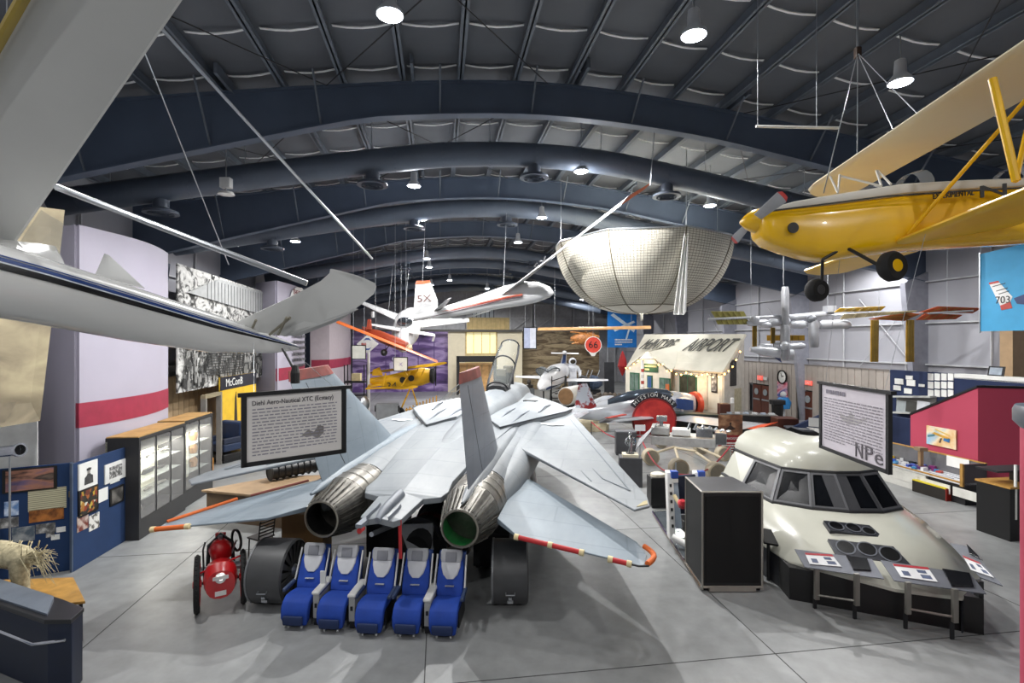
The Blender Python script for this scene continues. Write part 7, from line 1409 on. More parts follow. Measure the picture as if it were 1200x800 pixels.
# clock
c = PU(917, 441.5, UR-.42); t = thing('wall_clock', 'round black-rimmed wall clock between the two brown doors', 'clock', c, world=True); MB().lathe([(.42, 0), (.5, .02), (.5, .08), (.42, .08)], c, U(-1, 0), 24, False).build('clock_rim', BLACK, t); MB().lathe([(.42, .03), (.02, .035)], c, U(-1, 0), 24).build('clock_face', PAPER, t); MB().tube([c+U(-.06, 0), c+U(-.06, .1, .25)], .02, 4).build('clock_hand', BLACK, t); MB().tube([c+U(-.06, 0), c+U(-.06, -.15, .1)], .02, 4).build('clock_hand', BLACK, t)
t, a, b, z0, z1 = wallpic('wall_poster', 'pink and blue poster below the wall clock', 'poster', 911.5, 447, 923, 466, ramp_mat('pink_poster', [(.35, '#c9546a'), (.5, '#d8a9b8'), (.65, '#4a5a9a')], scale=1.5, stretch=(1, 1, 2)))
EX = emit('exit_sign_red', '#ff6a5a', .9)
for k, (x0, y0, x1, y1, lb) in enumerate(((888, 440, 894, 445, 'lit exit sign above the left brown double door'), (944, 446, 952, 451, 'lit exit sign above the right brown door'))):
    t, a, b, z0, z1 = wallpic('exit_sign', lb, 'sign', x0, y0, x1, y1, EX); text('EXIT', .24, WHITE, t, (a+b)/2+V((0, 0, (z1-z0)/2))+U(-.07, 0), U(0, -1), (0, 0, 1), fit=(a-b).length*.8)
t, a, b, z0, z1 = wallpic('notice_card', 'small white notice beside the left exit sign', 'notice', 895, 441.5, 899, 445, PAPER)
q = FL(911, 499); t = thing('black_bin', 'tall black bin with a flat lid standing between the brown doors', 'bin', q, world=True); MB().lathe([(.3, 0), (.36, 1.4)], q, n=14).build('bin_body', BLACK, t); MB().box(q+V((0, 0, 1.55)), (.8, .6, .3)).build('bin_lid', DARK, t, bevel=.04)
q = FL(918, 496); t = thing('blue_dispenser', 'blue gumball-like dispenser on a pale post between the brown doors', 'dispenser', q, world=True); MB().tube([q, q+V((0, 0, 1.1))], .12, 8).build('post', M('#b9bcc0', .4), t); MB().body([(q+V((0, 0, 1.0)), V((.4, 0, 0)), V((0, .3, 0))), (q+V((0, 0, 1.4)), V((.5, 0, 0)), V((0, .35, 0))), (q+V((0, 0, 1.75)), V((.3, 0, 0)), V((0, .25, 0)))], 12, 2.4).build('dispenser_body', M('#2f7fc0', .35), t, smooth=True); MB().sphere(q+V((0, 0, 1.95)), .2, 10, 8).build('dispenser_top', M('#c9ccd0', .3), t)
# brown reception desk
q = V((P(886, 0, 29.5).x, 29.5, 0)); t = thing('reception_desk', 'brown reception desk with papers near the left brown door', 'desk', q, world=True); DK = M('#4a2417', .45, var=.15)
MB().box(q+V((1.0, -1.2, .65)), (1.1, 1.0, 1.3), -.1).build('desk_front', DK, t, bevel=.02); MB().box(q+V((-.2, .6, .6)), (3.0, .7, 1.2), -.25).build('desk_body', DARK, t, bevel=.02); MB().box(q+V((-.2, .6, 1.22)), (3.1, .8, .06), -.25).build('desk_top', M('#6b6a68', .4), t); MB().box(q+V((-1.4, 1.1, .9)), (.6, .6, 1.8), -.1).build('desk_pillar', DK, t, bevel=.02)
rnd = random.Random(4)
for k in range(6):
    c = q+V((-1.2+.45*k, .85-.11*k, 1.252)); o = MB().box(c+V((0, 0, .04)), (.28, .22, .08), rnd.uniform(-.5, .5)).build('paper_stack', M('#cfd2d6' if k % 2 else '#a9b6c6', .6), origin=c); tag(o, '%s paper stack on the brown reception desk, %s from its pillar end' % ('white' if k % 2 else 'pale blue', ('first', 'second', 'third', 'fourth', 'fifth', 'sixth')[k]), 'papers', 'paper stacks on the desk')
q = V((P(861, 0, 30.4).x, 30.75, 1.8)); tag(MB().lathe([(.1, 0), (.1, .3), (.08, .32)], q, n=12).build('white_cup', WHITE, origin=q), 'white cup standing on the desk pillar', 'cup')
# low dark table, navy kiosk, white box (behind the cockpit)
q = V((P(940, 0, 20.5).x, 20.5, 0)); t = thing('grey_top_counter', 'low counter with grey faceted top behind the white cockpit', 'counter', q, world=True)
pl_ = [FL(911, 494, .95), FL(925, 491.5, .95), FL(966, 493, .95), FL(968, 505, .95), FL(927, 503, .95)]
MB().prism(pl_, (0, 0, -.08)).build('counter_top', M('#5d6066', .4), t, bevel=.01); MB().prism([V((p.x*.985+.28, p.y*.985+.3, .87)) for p in pl_], (0, 0, -.86)).build('counter_body', BLACK, t)
q = V((P(960, 0, 27).x, 27, 0)); t = thing('navy_ramp', 'navy sloped display with white cards behind the hanging mirrored sign', 'display', q, world=True)
a, b = V((P(928, 0, 27).x, 27.6, 0)), V((P(1000, 0, 25).x, 25, 0)); MB().prism([a, b, b+V((0, 0, 2.6)), a+V((0, 0, .7))], (.1, .3, 0)).build('sloped_board', NAVY, t)
for f_, z in ((.35, .5), (.45, 1.1), (.52, .6)): p = a.lerp(b, f_)+V((-.05, -.15, z)); MB().box(p+V((0, 0, .25)), (.9 if z < 1 else .6, .04, .45), -.6).build('white_card', PAPER, t)
# ================================================================ navy display wall, far right
NV_ = M('#16264a', .8, var=.05); un = 21.6
def uw(px, py, u=un): return PU(px, py, u)
a, b = uw(1043, 433), uw(1118, 436); c2 = U(un, 12.5); zz = a.z
t = thing('navy_display_wall', 'tall navy display wall with pinned papers, right of the mirrored sign', 'display wall', V((b.x, b.y, 0)), world=True)
MB().prism([V((a.x, a.y, 0)), V((b.x, b.y, 0)), V((b.x, b.y, zz)), V((a.x, a.y, zz))], U(.15, 0)).build('wall_board', NV_, t)
MB().prism([V((b.x, b.y, 0)), V((c2.x, c2.y, 0)), V((c2.x, c2.y, zz-.15)), V((b.x, b.y, zz-.15))], U(.15, 0)).build('wall_board', NV_, t)
MB().prism([V((b.x, b.y, zz-.2)), V((c2.x, c2.y, zz-.2)), V((c2.x, c2.y, zz-.0)), V((b.x, b.y, zz-.0))], U(.5, 0)).build('white_ledge', PAPER, t)
PS = []
for r_ in range(3):
    for c_ in range(4): PS.append((1088+7.8*c_, 437.5+9.6*r_, 1094.3+7.8*c_, 445.5+9.6*r_))
PS += [(1049, 443.5, 1059, 450), (1062, 440, 1070, 444.5), (1063, 445, 1073, 452), (1047.5, 451.5, 1056, 457), (1060, 455, 1069, 461), (1077, 450, 1084, 453)]
for k, (x0, y0, x1, y1) in enumerate(PS):
    a, b = uw(x0, (y0+y1)/2, un-.01), uw(x1, (y0+y1)/2, un-.01); z0, z1 = uw((x0+x1)/2, y1).z, uw((x0+x1)/2, y0).z; a.z = b.z = z0; h = V((0, 0, z1-z0)); c = (a+b)/2+h/2
    o = MB().prism([a, b, b+h, a+h], U(-.03, 0)).build('pinned_sheet', PAPER, origin=c)
    if k < 12: tag(o, 'white pinned sheet of the grid of twelve, row %s column %s' % (('one', 'two', 'three')[k//4], ('one', 'two', 'three', 'four')[k % 4]), 'paper')
    else: tag(o, ['wide white sheet at upper left of the loose papers on the navy wall', 'topmost loose paper on the navy wall', 'wide white sheet just under the topmost loose paper', 'lowest left loose paper on the navy wall', 'loose printed paper at lower right of the group', 'small strip paper nearest the grid of sheets'][k-12], 'paper')
# shelf with small frames
a, b = uw(1044, 484, un-.35), uw(1090, 486, un-.35); t = thing('wall_shelf', 'pale shelf unit with small frames under the pinned papers', 'shelf', (a+b)/2, world=True)
for dz in (0, .75): MB().prism([a+V((0, 0, dz)), b+V((0, 0, dz)), b+V((0, 0, dz))+U(.34, 0), a+V((0, 0, dz))+U(.34, 0)], (0, 0, .08)).build('shelf_board', M('#b9bbb8', .5), t)
MB().prism([a+U(.3, 0), b+U(.3, 0), b+U(.3, 0)+V((0, 0, .75)), a+U(.3, 0)+V((0, 0, .75))], U(.03, 0)).build('shelf_back', M('#8d8f8d', .6), t)
for k, (f_, lb, hx) in enumerate(((.25, 'silver-framed small picture on the wall shelf, left', '#9aa3a6'), (.5, 'dark statuette box on the wall shelf, middle', '#3a3d3a'), (.78, 'white card stand on the wall shelf, right', '#dfe4ea'))):
    c = a.lerp(b, f_)+V((0, 0, .08))+U(.12, 0); tag(MB().prism([c+U(0, .3), c+U(0, -.3), c+U(.05, -.3, .5), c+U(.05, .3, .5)], U(-.04, 0)).build('shelf_item', M(hx, .4), origin=c), lb, 'ornament')
a, b = uw(1043, 487, 20.4), uw(1069, 489, 20.4); za = a.z; a.z = b.z = 0
tag(MB().prism([a, b, b+V((0, 0, za)), a+V((0, 0, za))], U(.15, 0)).build('navy_partition', NV_, origin=a, bevel=.01), 'low navy partition behind the model railway table', 'partition')
c = V(c2); cc = uw(1167, 440, un+.2); t = thing('small_framed_photo', 'small dark-framed photo standing on the white ledge', 'photograph', V((cc.x, cc.y, zz)), world=True); MB().prism([V((cc.x, cc.y, zz))+U(0, .3), V((cc.x, cc.y, zz))+U(0, -.3), V((cc.x, cc.y, zz))+U(.08, -.3, .38), V((cc.x, cc.y, zz))+U(.08, .3, .38)], U(-.03, 0)).build('frame', BLACK, t); MB().prism([V((cc.x, cc.y, zz+.05))+U(-.03, .23), V((cc.x, cc.y, zz+.05))+U(-.03, -.23), V((cc.x, cc.y, zz+.33))+U(.03, -.23), V((cc.x, cc.y, zz+.33))+U(.03, .23)], U(-.01, 0)).build('print', M('#8f9aa6', .4, var=.3), t)
q = V((P(1180, 0, 19.4).x+2.2, 21.6, 0)); t = thing('tan_cabinet', 'tall tan and black cabinet above the navy wall at the right edge', 'cabinet', V(q), world=True)
MB().box(q+V((1.2, .2, 3.3)), (2.6, .5, 6.4), A8).build('cabinet_body', M('#a98d6c', .5, var=.1), t); MB().box(q+V((.9, -.1, 5.2)), (.3, .1, 2.4), A8).build('dark_panel', DARK, t); MB().box(q+V((1.7, -.1, 5.2)), (.3, .1, 2.4), A8).build('dark_panel', DARK, t)
# ================================================================ crimson gabled wall, painting, table
uc = 18.4; CR2 = M('#a83a52', .65, var=.04, scale=.6)
C1, C2 = uw(1067, 486, uc), uw(1146, 454, uc); C3 = V((C2.x+5.2, C2.y-1.35, C2.z-.05))
t = thing('crimson_partition', 'crimson partition with a gabled black-edged top at the right', 'partition', V((C2.x, C2.y, 0)), world=True)
fl = lambda p: V((p.x, p.y, 0))
MB().prism([fl(C1), fl(C2), C2, C1], U(.14, 0)).build('partition_board', CR2, t); MB().prism([fl(C2), fl(C3), C3, C2], (.05, .14, 0)).build('partition_board', CR2, t)
for a, b in ((C1, C2), (C2, C3)): MB().prism([a+U(-.04, 0), b+U(-.04, 0), b+U(.18, .05), a+U(.18, .05)], (0, 0, .08)).build('black_capping', BLACK, t)
p = V((C2.x, C2.y, 0)).lerp(fl(C3), .22); MB().prism([p+V((0, -.03, .35)), p+(fl(C3)-fl(C2))*.11+V((0, -.03, .35)), p+(fl(C3)-fl(C2))*.11+V((0, -.03, .85)), p+V((0, -.03, .85))], (-.005, -.02, 0)).build('wall_vent', PAPER, t)
a, b = uw(1087, 511, uc-.02), uw(1121.5, 514, uc-.02); z0, z1 = uw(1104, 523, uc).z, uw(1104, 501, uc).z; a.z = b.z = z0; h = V((0, 0, z1-z0)); c = (a+b)/2+h/2
t = thing('aircraft_painting', 'colourful painting of a yellow aircraft hung on the crimson partition', 'painting', c, world=True); MB().prism([a, b, b+h, a+h], U(-.05, 0)).build('canvas', ramp_mat('watercolour', [(.35, '#8fb7d0'), (.5, '#e6d5b6'), (.62, '#d8b07a')], scale=1.3), t)
e = (b-a).normalized(); L = (b-a).length; nn = U(-1, 0); W = lambda x, y: a+e*L*x+h*y+nn*.06
for pts, hx in ((((.2, .62), (.75, .45), (.8, .55), (.3, .72)), '#c99a3a'), (((.05, .5), (.3, .62), (.3, .52), (.06, .38)), '#4a7d8c'), (((.6, .35), (.8, .3), (.82, .5), (.62, .5)), '#2f6a9c'), (((.3, .85), (.8, .66), (.82, .7), (.34, .9)), '#d3b458'), (((.45, .2), (.5, .2), (.55, .45), (.5, .45)), '#5d4a36')): MB().prism([W(*q) for q in pts], nn*.01).build('aircraft_print', M(hx, .6, var=.2), t)
# model table
ut = 17.35; T0, T1 = uw(1042, 542, ut), uw(1128, 566, ut); zt_ = T1.z; T0.z = zt_
d = U(0, -1); L = (fl(T1)-fl(T0)).length; W = lambda x, y, z: fl(T0)+d*x+U(y, 0)+V((0, 0, z))
t = thing('model_table', 'white layout table with glass rails and black end block under the painting', 'display table', W(L*.6, .5, 0), world=True)
MB().prism([W(-1, 0, zt_-.08), W(L, 0, zt_-.08), W(L, .95, zt_-.08), W(-1, .95, zt_-.08)], (0, 0, .08)).build('table_top', M('#d5d7db', .3), t, bevel=.01)
MB().prism([W(-1, .03, 0), W(L-1.35, .03, 0), W(L-1.35, .9, 0), W(-1, .9, 0)], (0, 0, zt_-.1)).build('white_cupboard', M('#c9c8c2', .5), t); MB().prism([W(L-1.3, .1, 0), W(L, .1, 0), W(L, .9, 0), W(L-1.3, .9, 0)], (0, 0, zt_-.1)).build('black_end', M('#1e1d20', .4), t)
MB().prism([W(L-.06, 0, zt_-.1), W(L, 0, zt_-.1), W(L, .95, zt_-.1), W(L-.06, .95, zt_-.1)], (0, 0, .72)).build('end_panel', M('#4c464a', .35), t); MB().prism([W(L-.08, -.02, zt_-.12), W(L+.02, -.02, zt_-.12), W(L+.02, .05, zt_-.12), W(L-.08, .05, zt_-.12)], (0, 0, .76)).build('wood_post', WOOD, t)
MB().prism([W(-1, .92, zt_), W(L, .92, zt_), W(L, .95, zt_), W(-1, .95, zt_)], (0, 0, .6)).build('back_rail', M('#77777a', .2, .3), t); MB().prism([W(-1, .9, zt_+.6), W(L, .9, zt_+.6), W(L, .97, zt_+.6), W(-1, .97, zt_+.6)], (0, 0, .04)).build('rail_cap', WOOD, t); MB().prism([W(-1, -.02, zt_-.02), W(L, -.02, zt_-.02), W(L, .03, zt_-.02), W(-1, .03, zt_-.02)], (0, 0, .05)).build('front_lip', WOOD, t)
for k in range(3): MB().prism([W(.1+1.2*k, 0, .25), W(1.2+1.2*k, 0, .25), W(1.2+1.2*k, .03, .25), W(.1+1.2*k, .03, .25)], (0, 0, zt_-.45)).build('cupboard_door', M('#d0cfc8', .5), t)
MB().prism([W(1.5, .9, zt_+.25), W(2.3, .9, zt_+.25), W(2.3, .9, zt_+.62), W(1.5, .9, zt_+.62)], U(-.02, 0)).build('notice_card', PAPER, t)
rnd = random.Random(12)
for y in (.2, .42, .68): MB().prism([W(-.9, y, zt_), W(L-.5, y, zt_), W(L-.5, y+.05, zt_), W(-.9, y+.05, zt_)], (0, 0, .02)).build('grey_track', M('#8d9096', .4), t)
cols = [('#2f4fa8', 'blue'), ('#7a2f6a', 'purple'), ('#c8a41c', 'yellow'), ('#1d1f22', 'black'), ('#3f87b8', 'light blue'), ('#b8392e', 'red'), ('#d9dadb', 'white')]
for k in range(20):
    x = -.7+(L-.6)*k/19; y = rnd.choice((.12, .3, .55, .78)); hx, cn = cols[rnd.randrange(7)]; p = W(x, y, zt_); hh = rnd.uniform(.06, .14)
    pb_ = MB().box(p+V((0, 0, hh/2)), (rnd.uniform(.1, .24), rnd.uniform(.1, .2), hh), rnd.random()).build('toy_block', M(hx, .35), origin=p); tag(pb_, '%s toy block model on the white layout table, %s from the mirrored sign' % (cn, ['first', 'second', 'third', 'fourth', 'fifth', 'sixth', 'seventh', 'eighth', 'ninth', 'tenth', 'eleventh', 'twelfth', 'thirteenth', 'fourteenth', 'fifteenth', 'sixteenth', 'seventeenth', 'eighteenth', 'nineteenth', 'twentieth'][k]), 'toy')
p = W(.9, .45, zt_); t = thing('toy_tower', 'tan toy tower on a purple foot standing on the white layout table', 'toy', p, world=True); MB().box(p+V((0, 0, .05)), (.4, .35, .1)).build('tower_foot', M('#5c2b6e', .4), t); MB().box(p+V((0, 0, .4)), (.12, .12, .6)).build('tower_shaft', M('#8f7452', .5), t); MB().box(p+V((0, 0, .74)), (.3, .3, .12)).build('tower_top', M('#7d6a52', .5), t)
a, b = FL(1108, 587), FL(1069, 575); e = (b-a).normalized(); n2 = V((e.y, -e.x, 0)); n2 = n2 if n2.x > 0 else -n2; L2 = (b-a).length; t = thing('storage_bench', 'black storage bench with yellow top and red end in front of the layout table', 'bench', (a+b)/2+n2*.2, world=True); 
MB().prism([a, b, b+n2*.42, a+n2*.42], (0, 0, .4)).build('bench_body', M('#1f1a14', .5), t); MB().prism([a, b, b+n2*.42, a+n2*.42], (0, 0, .04)).build('bench_top', M('#d3bf1f', .4), t).location = (0, 0, .4); MB().prism([a-e*.03, a, a+n2*.42, a-e*.03+n2*.42], (0, 0, .42)).build('bench_end', M('#8c1f16', .5), t)
# black counters at right edge
q = V((P(1188, 0, 14.2).x, 14.6, 0)); t = thing('black_counter', 'black counter with a wood-edged dark top, in front of the crimson partition at right', 'counter', q, world=True); MB().box(q+V((.35, 0, .72)), (1.3, .9, 1.45), A8).build('counter_body', BLACK, t, bevel=.01); MB().box(q+V((.35, 0, 1.47)), (1.35, .95, .05), A8).build('counter_top', WOOD, t); MB().box(q+V((.3, .1, 1.85)), (1.4, .6, .05), A8).build('upper_top', DARK, t); MB().box(q+V((.75, .1, 1.65)), (.4, .4, .35), A8).build('riser', BLACK, t); MB().box(q+V((-.05, -.5, 1.35)), (.05, .05, 1.5), A8).build('white_edge', PAPER, t)
c = V((P(1193.5, 0, 6.5).x+.72, 6.5, 0)); t = thing('crimson_column', 'crimson column with a grey overhanging cap, cut by the right edge', 'column', c, world=True); MB().lathe([(.5, 0), (.5, 4.55)], c, n=40).build('column_shaft', CR2, t, smooth=True); MB().lathe([(.5, 4.36), (.575, 4.45), (.575, 4.6), (.55, 4.66), (.02, 4.66)], c, n=40).build('column_cap', M('#5f646c', .4), t, smooth=True)
# ================================================================ white cockpit trainer
CW = M('#b4b4a9', .25, coat=.5, var=.06, scale=1.2); WINF = M('#55565a', .4); TINT = M('#101216', .22, var=.3); TINT.node_tree.nodes['Principled BSDF'].inputs['Specular IOR Level'].default_value = .12
cc = V((8.0, 12.7, 0)); RM = Matrix.Translation(cc) @ Matrix.Rotation(R(-7), 4, 'Z')
t = thing('cockpit_trainer', 'white cut-off airliner cockpit with dark windows on a black base', 'cockpit', cc, world=True)
lipL = [(-1.6, 2.6), (-1.4, 1.4), (-1.12, .3), (-.55, .05), (0, -.03), (.6, .05), (1.12, .3), (1.5, 1.4), (1.7, 2.6)]
winL = [(-1.95, 2.6), (-1.8, 1.3), (-1.5, -.15), (-.75, -.55), (0, -.7), (.75, -.62), (1.35, -.3), (1.75, 1.2), (2.0, 2.6)]
lip = [RM @ V((x, y, 2.28)) for x, y in lipL]; win = [RM @ V((x, y, 1.5)) for x, y in winL]
rows = [lip]
for k_, (sx, sy, z) in enumerate(((.99, .06, 2.42), (.93, .2, 2.62), (.8, .4, 2.8), (.55, .7, 2.92), (.25, 1.1, 2.96))): rows.append([RM @ V((x*sx, y*(1-sy/2.6)+sy, z)) for x, y in lipL])
m = MB(); m.loft(rows, cap=False, closed=False); m.loft([[p+V((0, 0, -.0)) for p in lip], [p-V((0, 0, .06)) for p in lip]], cap=False, closed=False)
m.build('roof', CW, t, smooth=60)
MB().tube([p-V((0, 0, .03)) for p in lip], .045, 8).build('roof_lip', DARK, t)
m = MB(); m.add([RM @ V((x*.93, 2.58, z)) for x, z in ((-1.9, 1.5), (1.9, 1.5), (1.75, 2.3), (0, 2.95), (-1.75, 2.3))], [(0, 1, 2, 3, 4)]); m.build('rear_bulkhead', DARK, t)
for i in range(8):                      # windows, each a pane in a frame
    a, b, c_, d_ = win[i], win[i+1], lip[i+1]-V((0, 0, .05)), lip[i]-V((0, 0, .05)); nrm = (b-a).cross(d_-a).normalized()
    if i in (0, 7): 
        MB().prism([a, b, c_, d_], nrm*-.03).build('side_skin', CW, t); continue
    ctr = (a+b+c_+d_)/4
    fr_ = MB(); ins = [ctr+(p-ctr)*.84 for p in (a, b, c_, d_)]; full = [a, b, c_, d_]
    for j in range(4): k = (j+1) % 4; fr_.prism([full[j], full[k], ins[k], ins[j]], nrm*.035)
    fo = fr_.build('window_frame', WINF if i != 4 else M('#3a3b3f', .5), t); MB().prism(ins, nrm*.012).build('window_pane', TINT, fo)
    if i in (3, 4): MB().prism([ins[0].lerp(ins[1], .62 if i == 3 else 0), ins[1] if i == 3 else ins[0].lerp(ins[1], .35), ins[2] if i == 3 else ins[3].lerp(ins[2], .35), ins[3].lerp(ins[2], .42) if i == 3 else ins[3]], nrm*.03).build('dark_filler', M('#3a3b3f', .6), fo)
# skirt from the window line down to the base
bot = [RM @ V((-2.2, 2.6, 1.0)), RM @ V((-2.2, 1.2, .95)), P(893, 636, 12.1), P(925, 657, 11.15), P(962, 667, 10.65), P(1050, 690, 9.95), P(1128, 700, 9.65), P(1150, 672, 10.6), RM @ V((2.4, 2.6, .9))]
mid_ = [w_.lerp(b, .5)+V((0, 0, .13)) for w_, b in zip(win, bot)]
m = MB(); m.loft([win, mid_, bot, [p-V((0, 0, .06)) for p in bot]], cap=False, closed=False); m.build('nose_skirt', CW, t, smooth=60)
MB().tube(win, .05, 8).build('window_sill', DARK, t)
base = [fl(P(925, 702, 10.93)), fl(P(1153, 744, 9.59)), fl(RM @ V((2.35, .6, 0))), fl(RM @ V((2.1, 2.5, 0))), fl(RM @ V((-2.1, 2.5, 0))), fl(P(901, 672, 12.1))]
MB().prism(base, (0, 0, .68)).build('base', M('#0e0e10', .4), t)
for a, b in ((bot[2], bot[3]), (bot[6], bot[7])): MB().prism([fl(a), fl(b), b-V((0, 0, .05)), a-V((0, 0, .05))], (0, .03, 0)).build('base_side', M('#2a2b30', .3, var=.4), t)
# round-hole panels lying on the skirt
def sk(px, py, o=.012):
    """point on the front skirt facets, by intersecting the view ray once with the facet plane"""
    a, b, c_ = win[4], win[5], mid_[4] if py < 640 else bot[4]
    pl0, n0 = (win[4], (win[5]-win[4]).cross(mid_[4]-win[4]).normalized()) if py < 636 else (mid_[4], (mid_[5]-mid_[4]).cross(bot[4]-mid_[4]).normalized())
    if n0.z < 0: n0 = -n0
    return ray_plane(px, py, pl0+n0*o, n0), n0
HP_ = M('#2a2c33', .35, .3, var=.2, scale=8)
for quad, circ, lb in (([(965, 609.5), (1019, 615), (1036, 630), (973, 621)], [(980, 616, 8), (1000, 618, 8), (1018, 622, 7)], 'a'), ([(970, 631), (1047, 640), (1068, 662), (980, 650)], [(991, 641, 10), (1016, 643, 10), (1043, 649, 11)], 'b')):
    pts = []; 
    pl0, n0 = sk(sum(q[0] for q in quad)/4, sum(q[1] for q in quad)/4)
    o = MB().prism([ray_plane(x, y, pl0+n0*.05, n0) for x, y in quad], n0*-.09).build('round_hole_panel', HP_, t)
    for x, y, r in circ:
        c = ray_plane(x, y, pl0+n0*.05, n0); e1 = (ray_plane(x+5, y, pl0+n0*.05, n0)-c).normalized(); e2 = n0.cross(e1); rr_ = r/600*c.y*1.02
        MB().lathe([(rr_*.86, 0), (rr_, 0), (rr_, .012), (rr_*.86, .012)], c, n0, 22, False).build('hole_ring', M('#5d6068', .4, .4), o); MB().lathe([(rr_*.84, .003), (.01, .003)], c, n0, 22).build('hole_disc', M('#0c0d10', .3), o)
# reading rail: sloped panels with cards and screens on steel legs
RP = M('#6d7078', .35, .3)
rails = [([(931, 643), (993, 651), (1036, 678), (942, 664)], 10.7, 'left'), ([(1032, 656), (1138, 675), (1156, 696), (1048, 680)], 9.95, 'middle')]
t2 = thing('reading_rail', 'sloped steel reading rail with info cards and dark screens along the cockpit front', 'reading rail', fl(P(1040, 700, 9.8)), world=True)
def slab_on(par, quad, d0, slope, nm, mt, th=.015, lift=0.):
    a = P(*quad[0], d0); 
def rail(quad, da, db, tilt):
    """panel through front corners at depths da, db, tilted back"""
    f0, f1 = P(quad[3][0], quad[3][1], da), P(quad[2][0], quad[2][1], db); e = (f1-f0).normalized(); e.z = 0; e.normalize(); nb = V((-e.y, e.x, 0)); up_ = (nb*math.cos(tilt)+V((0, 0, math.sin(tilt)))); n = e.cross(up_).normalized(); n = n if n.z > 0 else -n
    return f0, n
for (quad, da, db, cards) in (([(931, 643), (1022, 655), (1036, 678), (943, 664)], 10.55, 9.9, [([(943, 648), (975, 650), (986, 664), (949, 661)], 'card'), ([(991, 651.5), (1016, 655), (1021, 669), (1000, 668)], 'screen')]), ([(1032, 656), (1138, 673), (1156, 695.5), (1048, 680)], 9.85, 9.25, [([(1046, 661), (1087, 665), (1099, 682), (1056, 676)], 'card'), ([(1104, 667), (1136, 672), (1141, 688), (1115, 687)], 'screen')]), ([(1113, 636), (1135, 640), (1175, 686), (1148, 676)], 9.75, 9.4, [([(1128, 651), (1147, 659), (1165, 677), (1138, 668)], 'card'), ([(1133, 638), (1140, 645), (1152, 657), (1136, 649)], 'screen')])):
    f0, n = rail(quad, da, db, R(24)); g_ = lambda x, y, o: ray_plane(x, y, f0+n*o, n)
    o = MB().prism([g_(x, y, 0) for x, y in quad], n*-.02).build('rail_panel', RP, t2)
    for q4, kind in cards:
        if kind == 'card':
            c4 = [g_(x, y, .008) for x, y in q4]; k_ = MB().prism(c4, n*.012).build('info_card', M('#d5d6d8', .5), o)
            lerp4 = lambda u_, v_: c4[0].lerp(c4[1], u_).lerp(c4[3].lerp(c4[2], u_), v_)+n*.014
            MB().prism([lerp4(0, 0), lerp4(1, 0), lerp4(1, .18), lerp4(0, .18)], n*.002).build('red_heading', M('#a01f2b', .5), o)
            for u0, u1, v0, v1 in ((.12, .32, .5, .85), (.6, .85, .28, .5), (.62, .9, .62, .88)): MB().prism([lerp4(u0, v0), lerp4(u1, v0), lerp4(u1, v1), lerp4(u0, v1)], n*.002).build('card_picture', M('#4a5570', .5, var=.3), o)
        else: MB().prism([g_(x, y, .005) for x, y in q4], n*.03).build('info_screen', M('#121317', .2), o, bevel=.005)
for px, y0, y1, d_ in ((957, 666, 702, 10.5), (1004, 673, 709, 10.1), (1064, 683, 719, 9.75), (1119, 691, 729, 9.4)):
    a = P(px, y0, d_); b = P(px, y1, d_); MB().bx(-.045, .045, -.03, .03, min(b.z, a.z), a.z+.02, T=Matrix.Translation(V((a.x, a.y, 0)))).build('rail_leg', M('#8a8882', .35, .6), t2); MB().bx(-.03, .03, -.02, .02, 0, b.z+.05, T=Matrix.Translation(V((a.x, a.y+.06, 0)))).build('rail_foot', DARK, t2)
for (x0, y0, d0), (x1, y1, d1) in (((957, 697, 10.5), (1004, 704, 10.1)), ((1064, 713, 9.75), (1119, 723, 9.4))): MB().tube([P(x0, y0, d0), P(x1, y1, d1)], .022, 6).build('cross_bar', M('#8a8882', .35, .6), t2)
p = P(1147, 680, 9.7); MB().bx(-.05, .05, -.05, .05, 0, p.z, T=Matrix.Translation(fl(p))).build('rail_leg', DARK, t2)
# small panel on the left of the skirt
p = P(903, 632, 11.7); t = thing('side_screen', 'small dark tilted screen at the left corner of the cockpit, behind the black case', 'screen', fl(p), world=True); MB().prism([p+V((-.15, 0, -.1)), p+V((.12, -.1, -.12)), p+V((.1, .2, .12)), p+V((-.17, .3, .14))], V((0, -.03, .05))).build('screen_body', BLACK, t); MB().tube([p+V((0, .1, -.05)), fl(p)+V((0, .1, 0))], .04, 8).build('stand', DARK, t)
# ================================================================ tall black case, platform, rocket-like chairs
a, b = FL(823, 693), FL(894, 694); q = (a+b)/2
t = thing('black_flight_case', 'tall black case with silver edges standing in front of the white cockpit', 'case', q, world=True); FC = M('#17181a', .55); AE = M('#a7a29a', .35, .5)
w_ = (b-a).length; x0, x1 = a.x, b.x; y0 = a.y; zt2 = 2.17; pL = P(805, 575, 13.2); dp_ = 1.25; sh = -.02
cs4 = [V((x0, y0, 0)), V((x1, y0, 0)), V((x1-.12, y0+dp_, 0)), V((x0-.12+.18, y0+dp_, 0))]
MB().prism([p+V((0, 0, .1)) for p in cs4], (0, 0, zt2-.1)).build('case_body', FC, t, bevel=.01); MB().prism([p+V((0, 0, zt2)) for p in cs4], (0, 0, .03)).build('case_lid', M('#3a3b3f', .45), t, bevel=.01)
for p, q_ in ((cs4[0], cs4[1]), (cs4[0], cs4[3])):
    MB().tube([p+V((0, 0, zt2+.02)), q_+V((0, 0, zt2+.02))], .022, 4).build('edge_trim', AE, t); MB().tube([p+V((0, 0, .1)), q_+V((0, 0, .1))], .03, 4).build('edge_trim', AE, t)
for p in cs4[:2]+[cs4[3]]: MB().tube([p+V((0, -.01, .05)), p+V((0, -.01, zt2+.02))], .024, 4).build('edge_trim', AE, t)
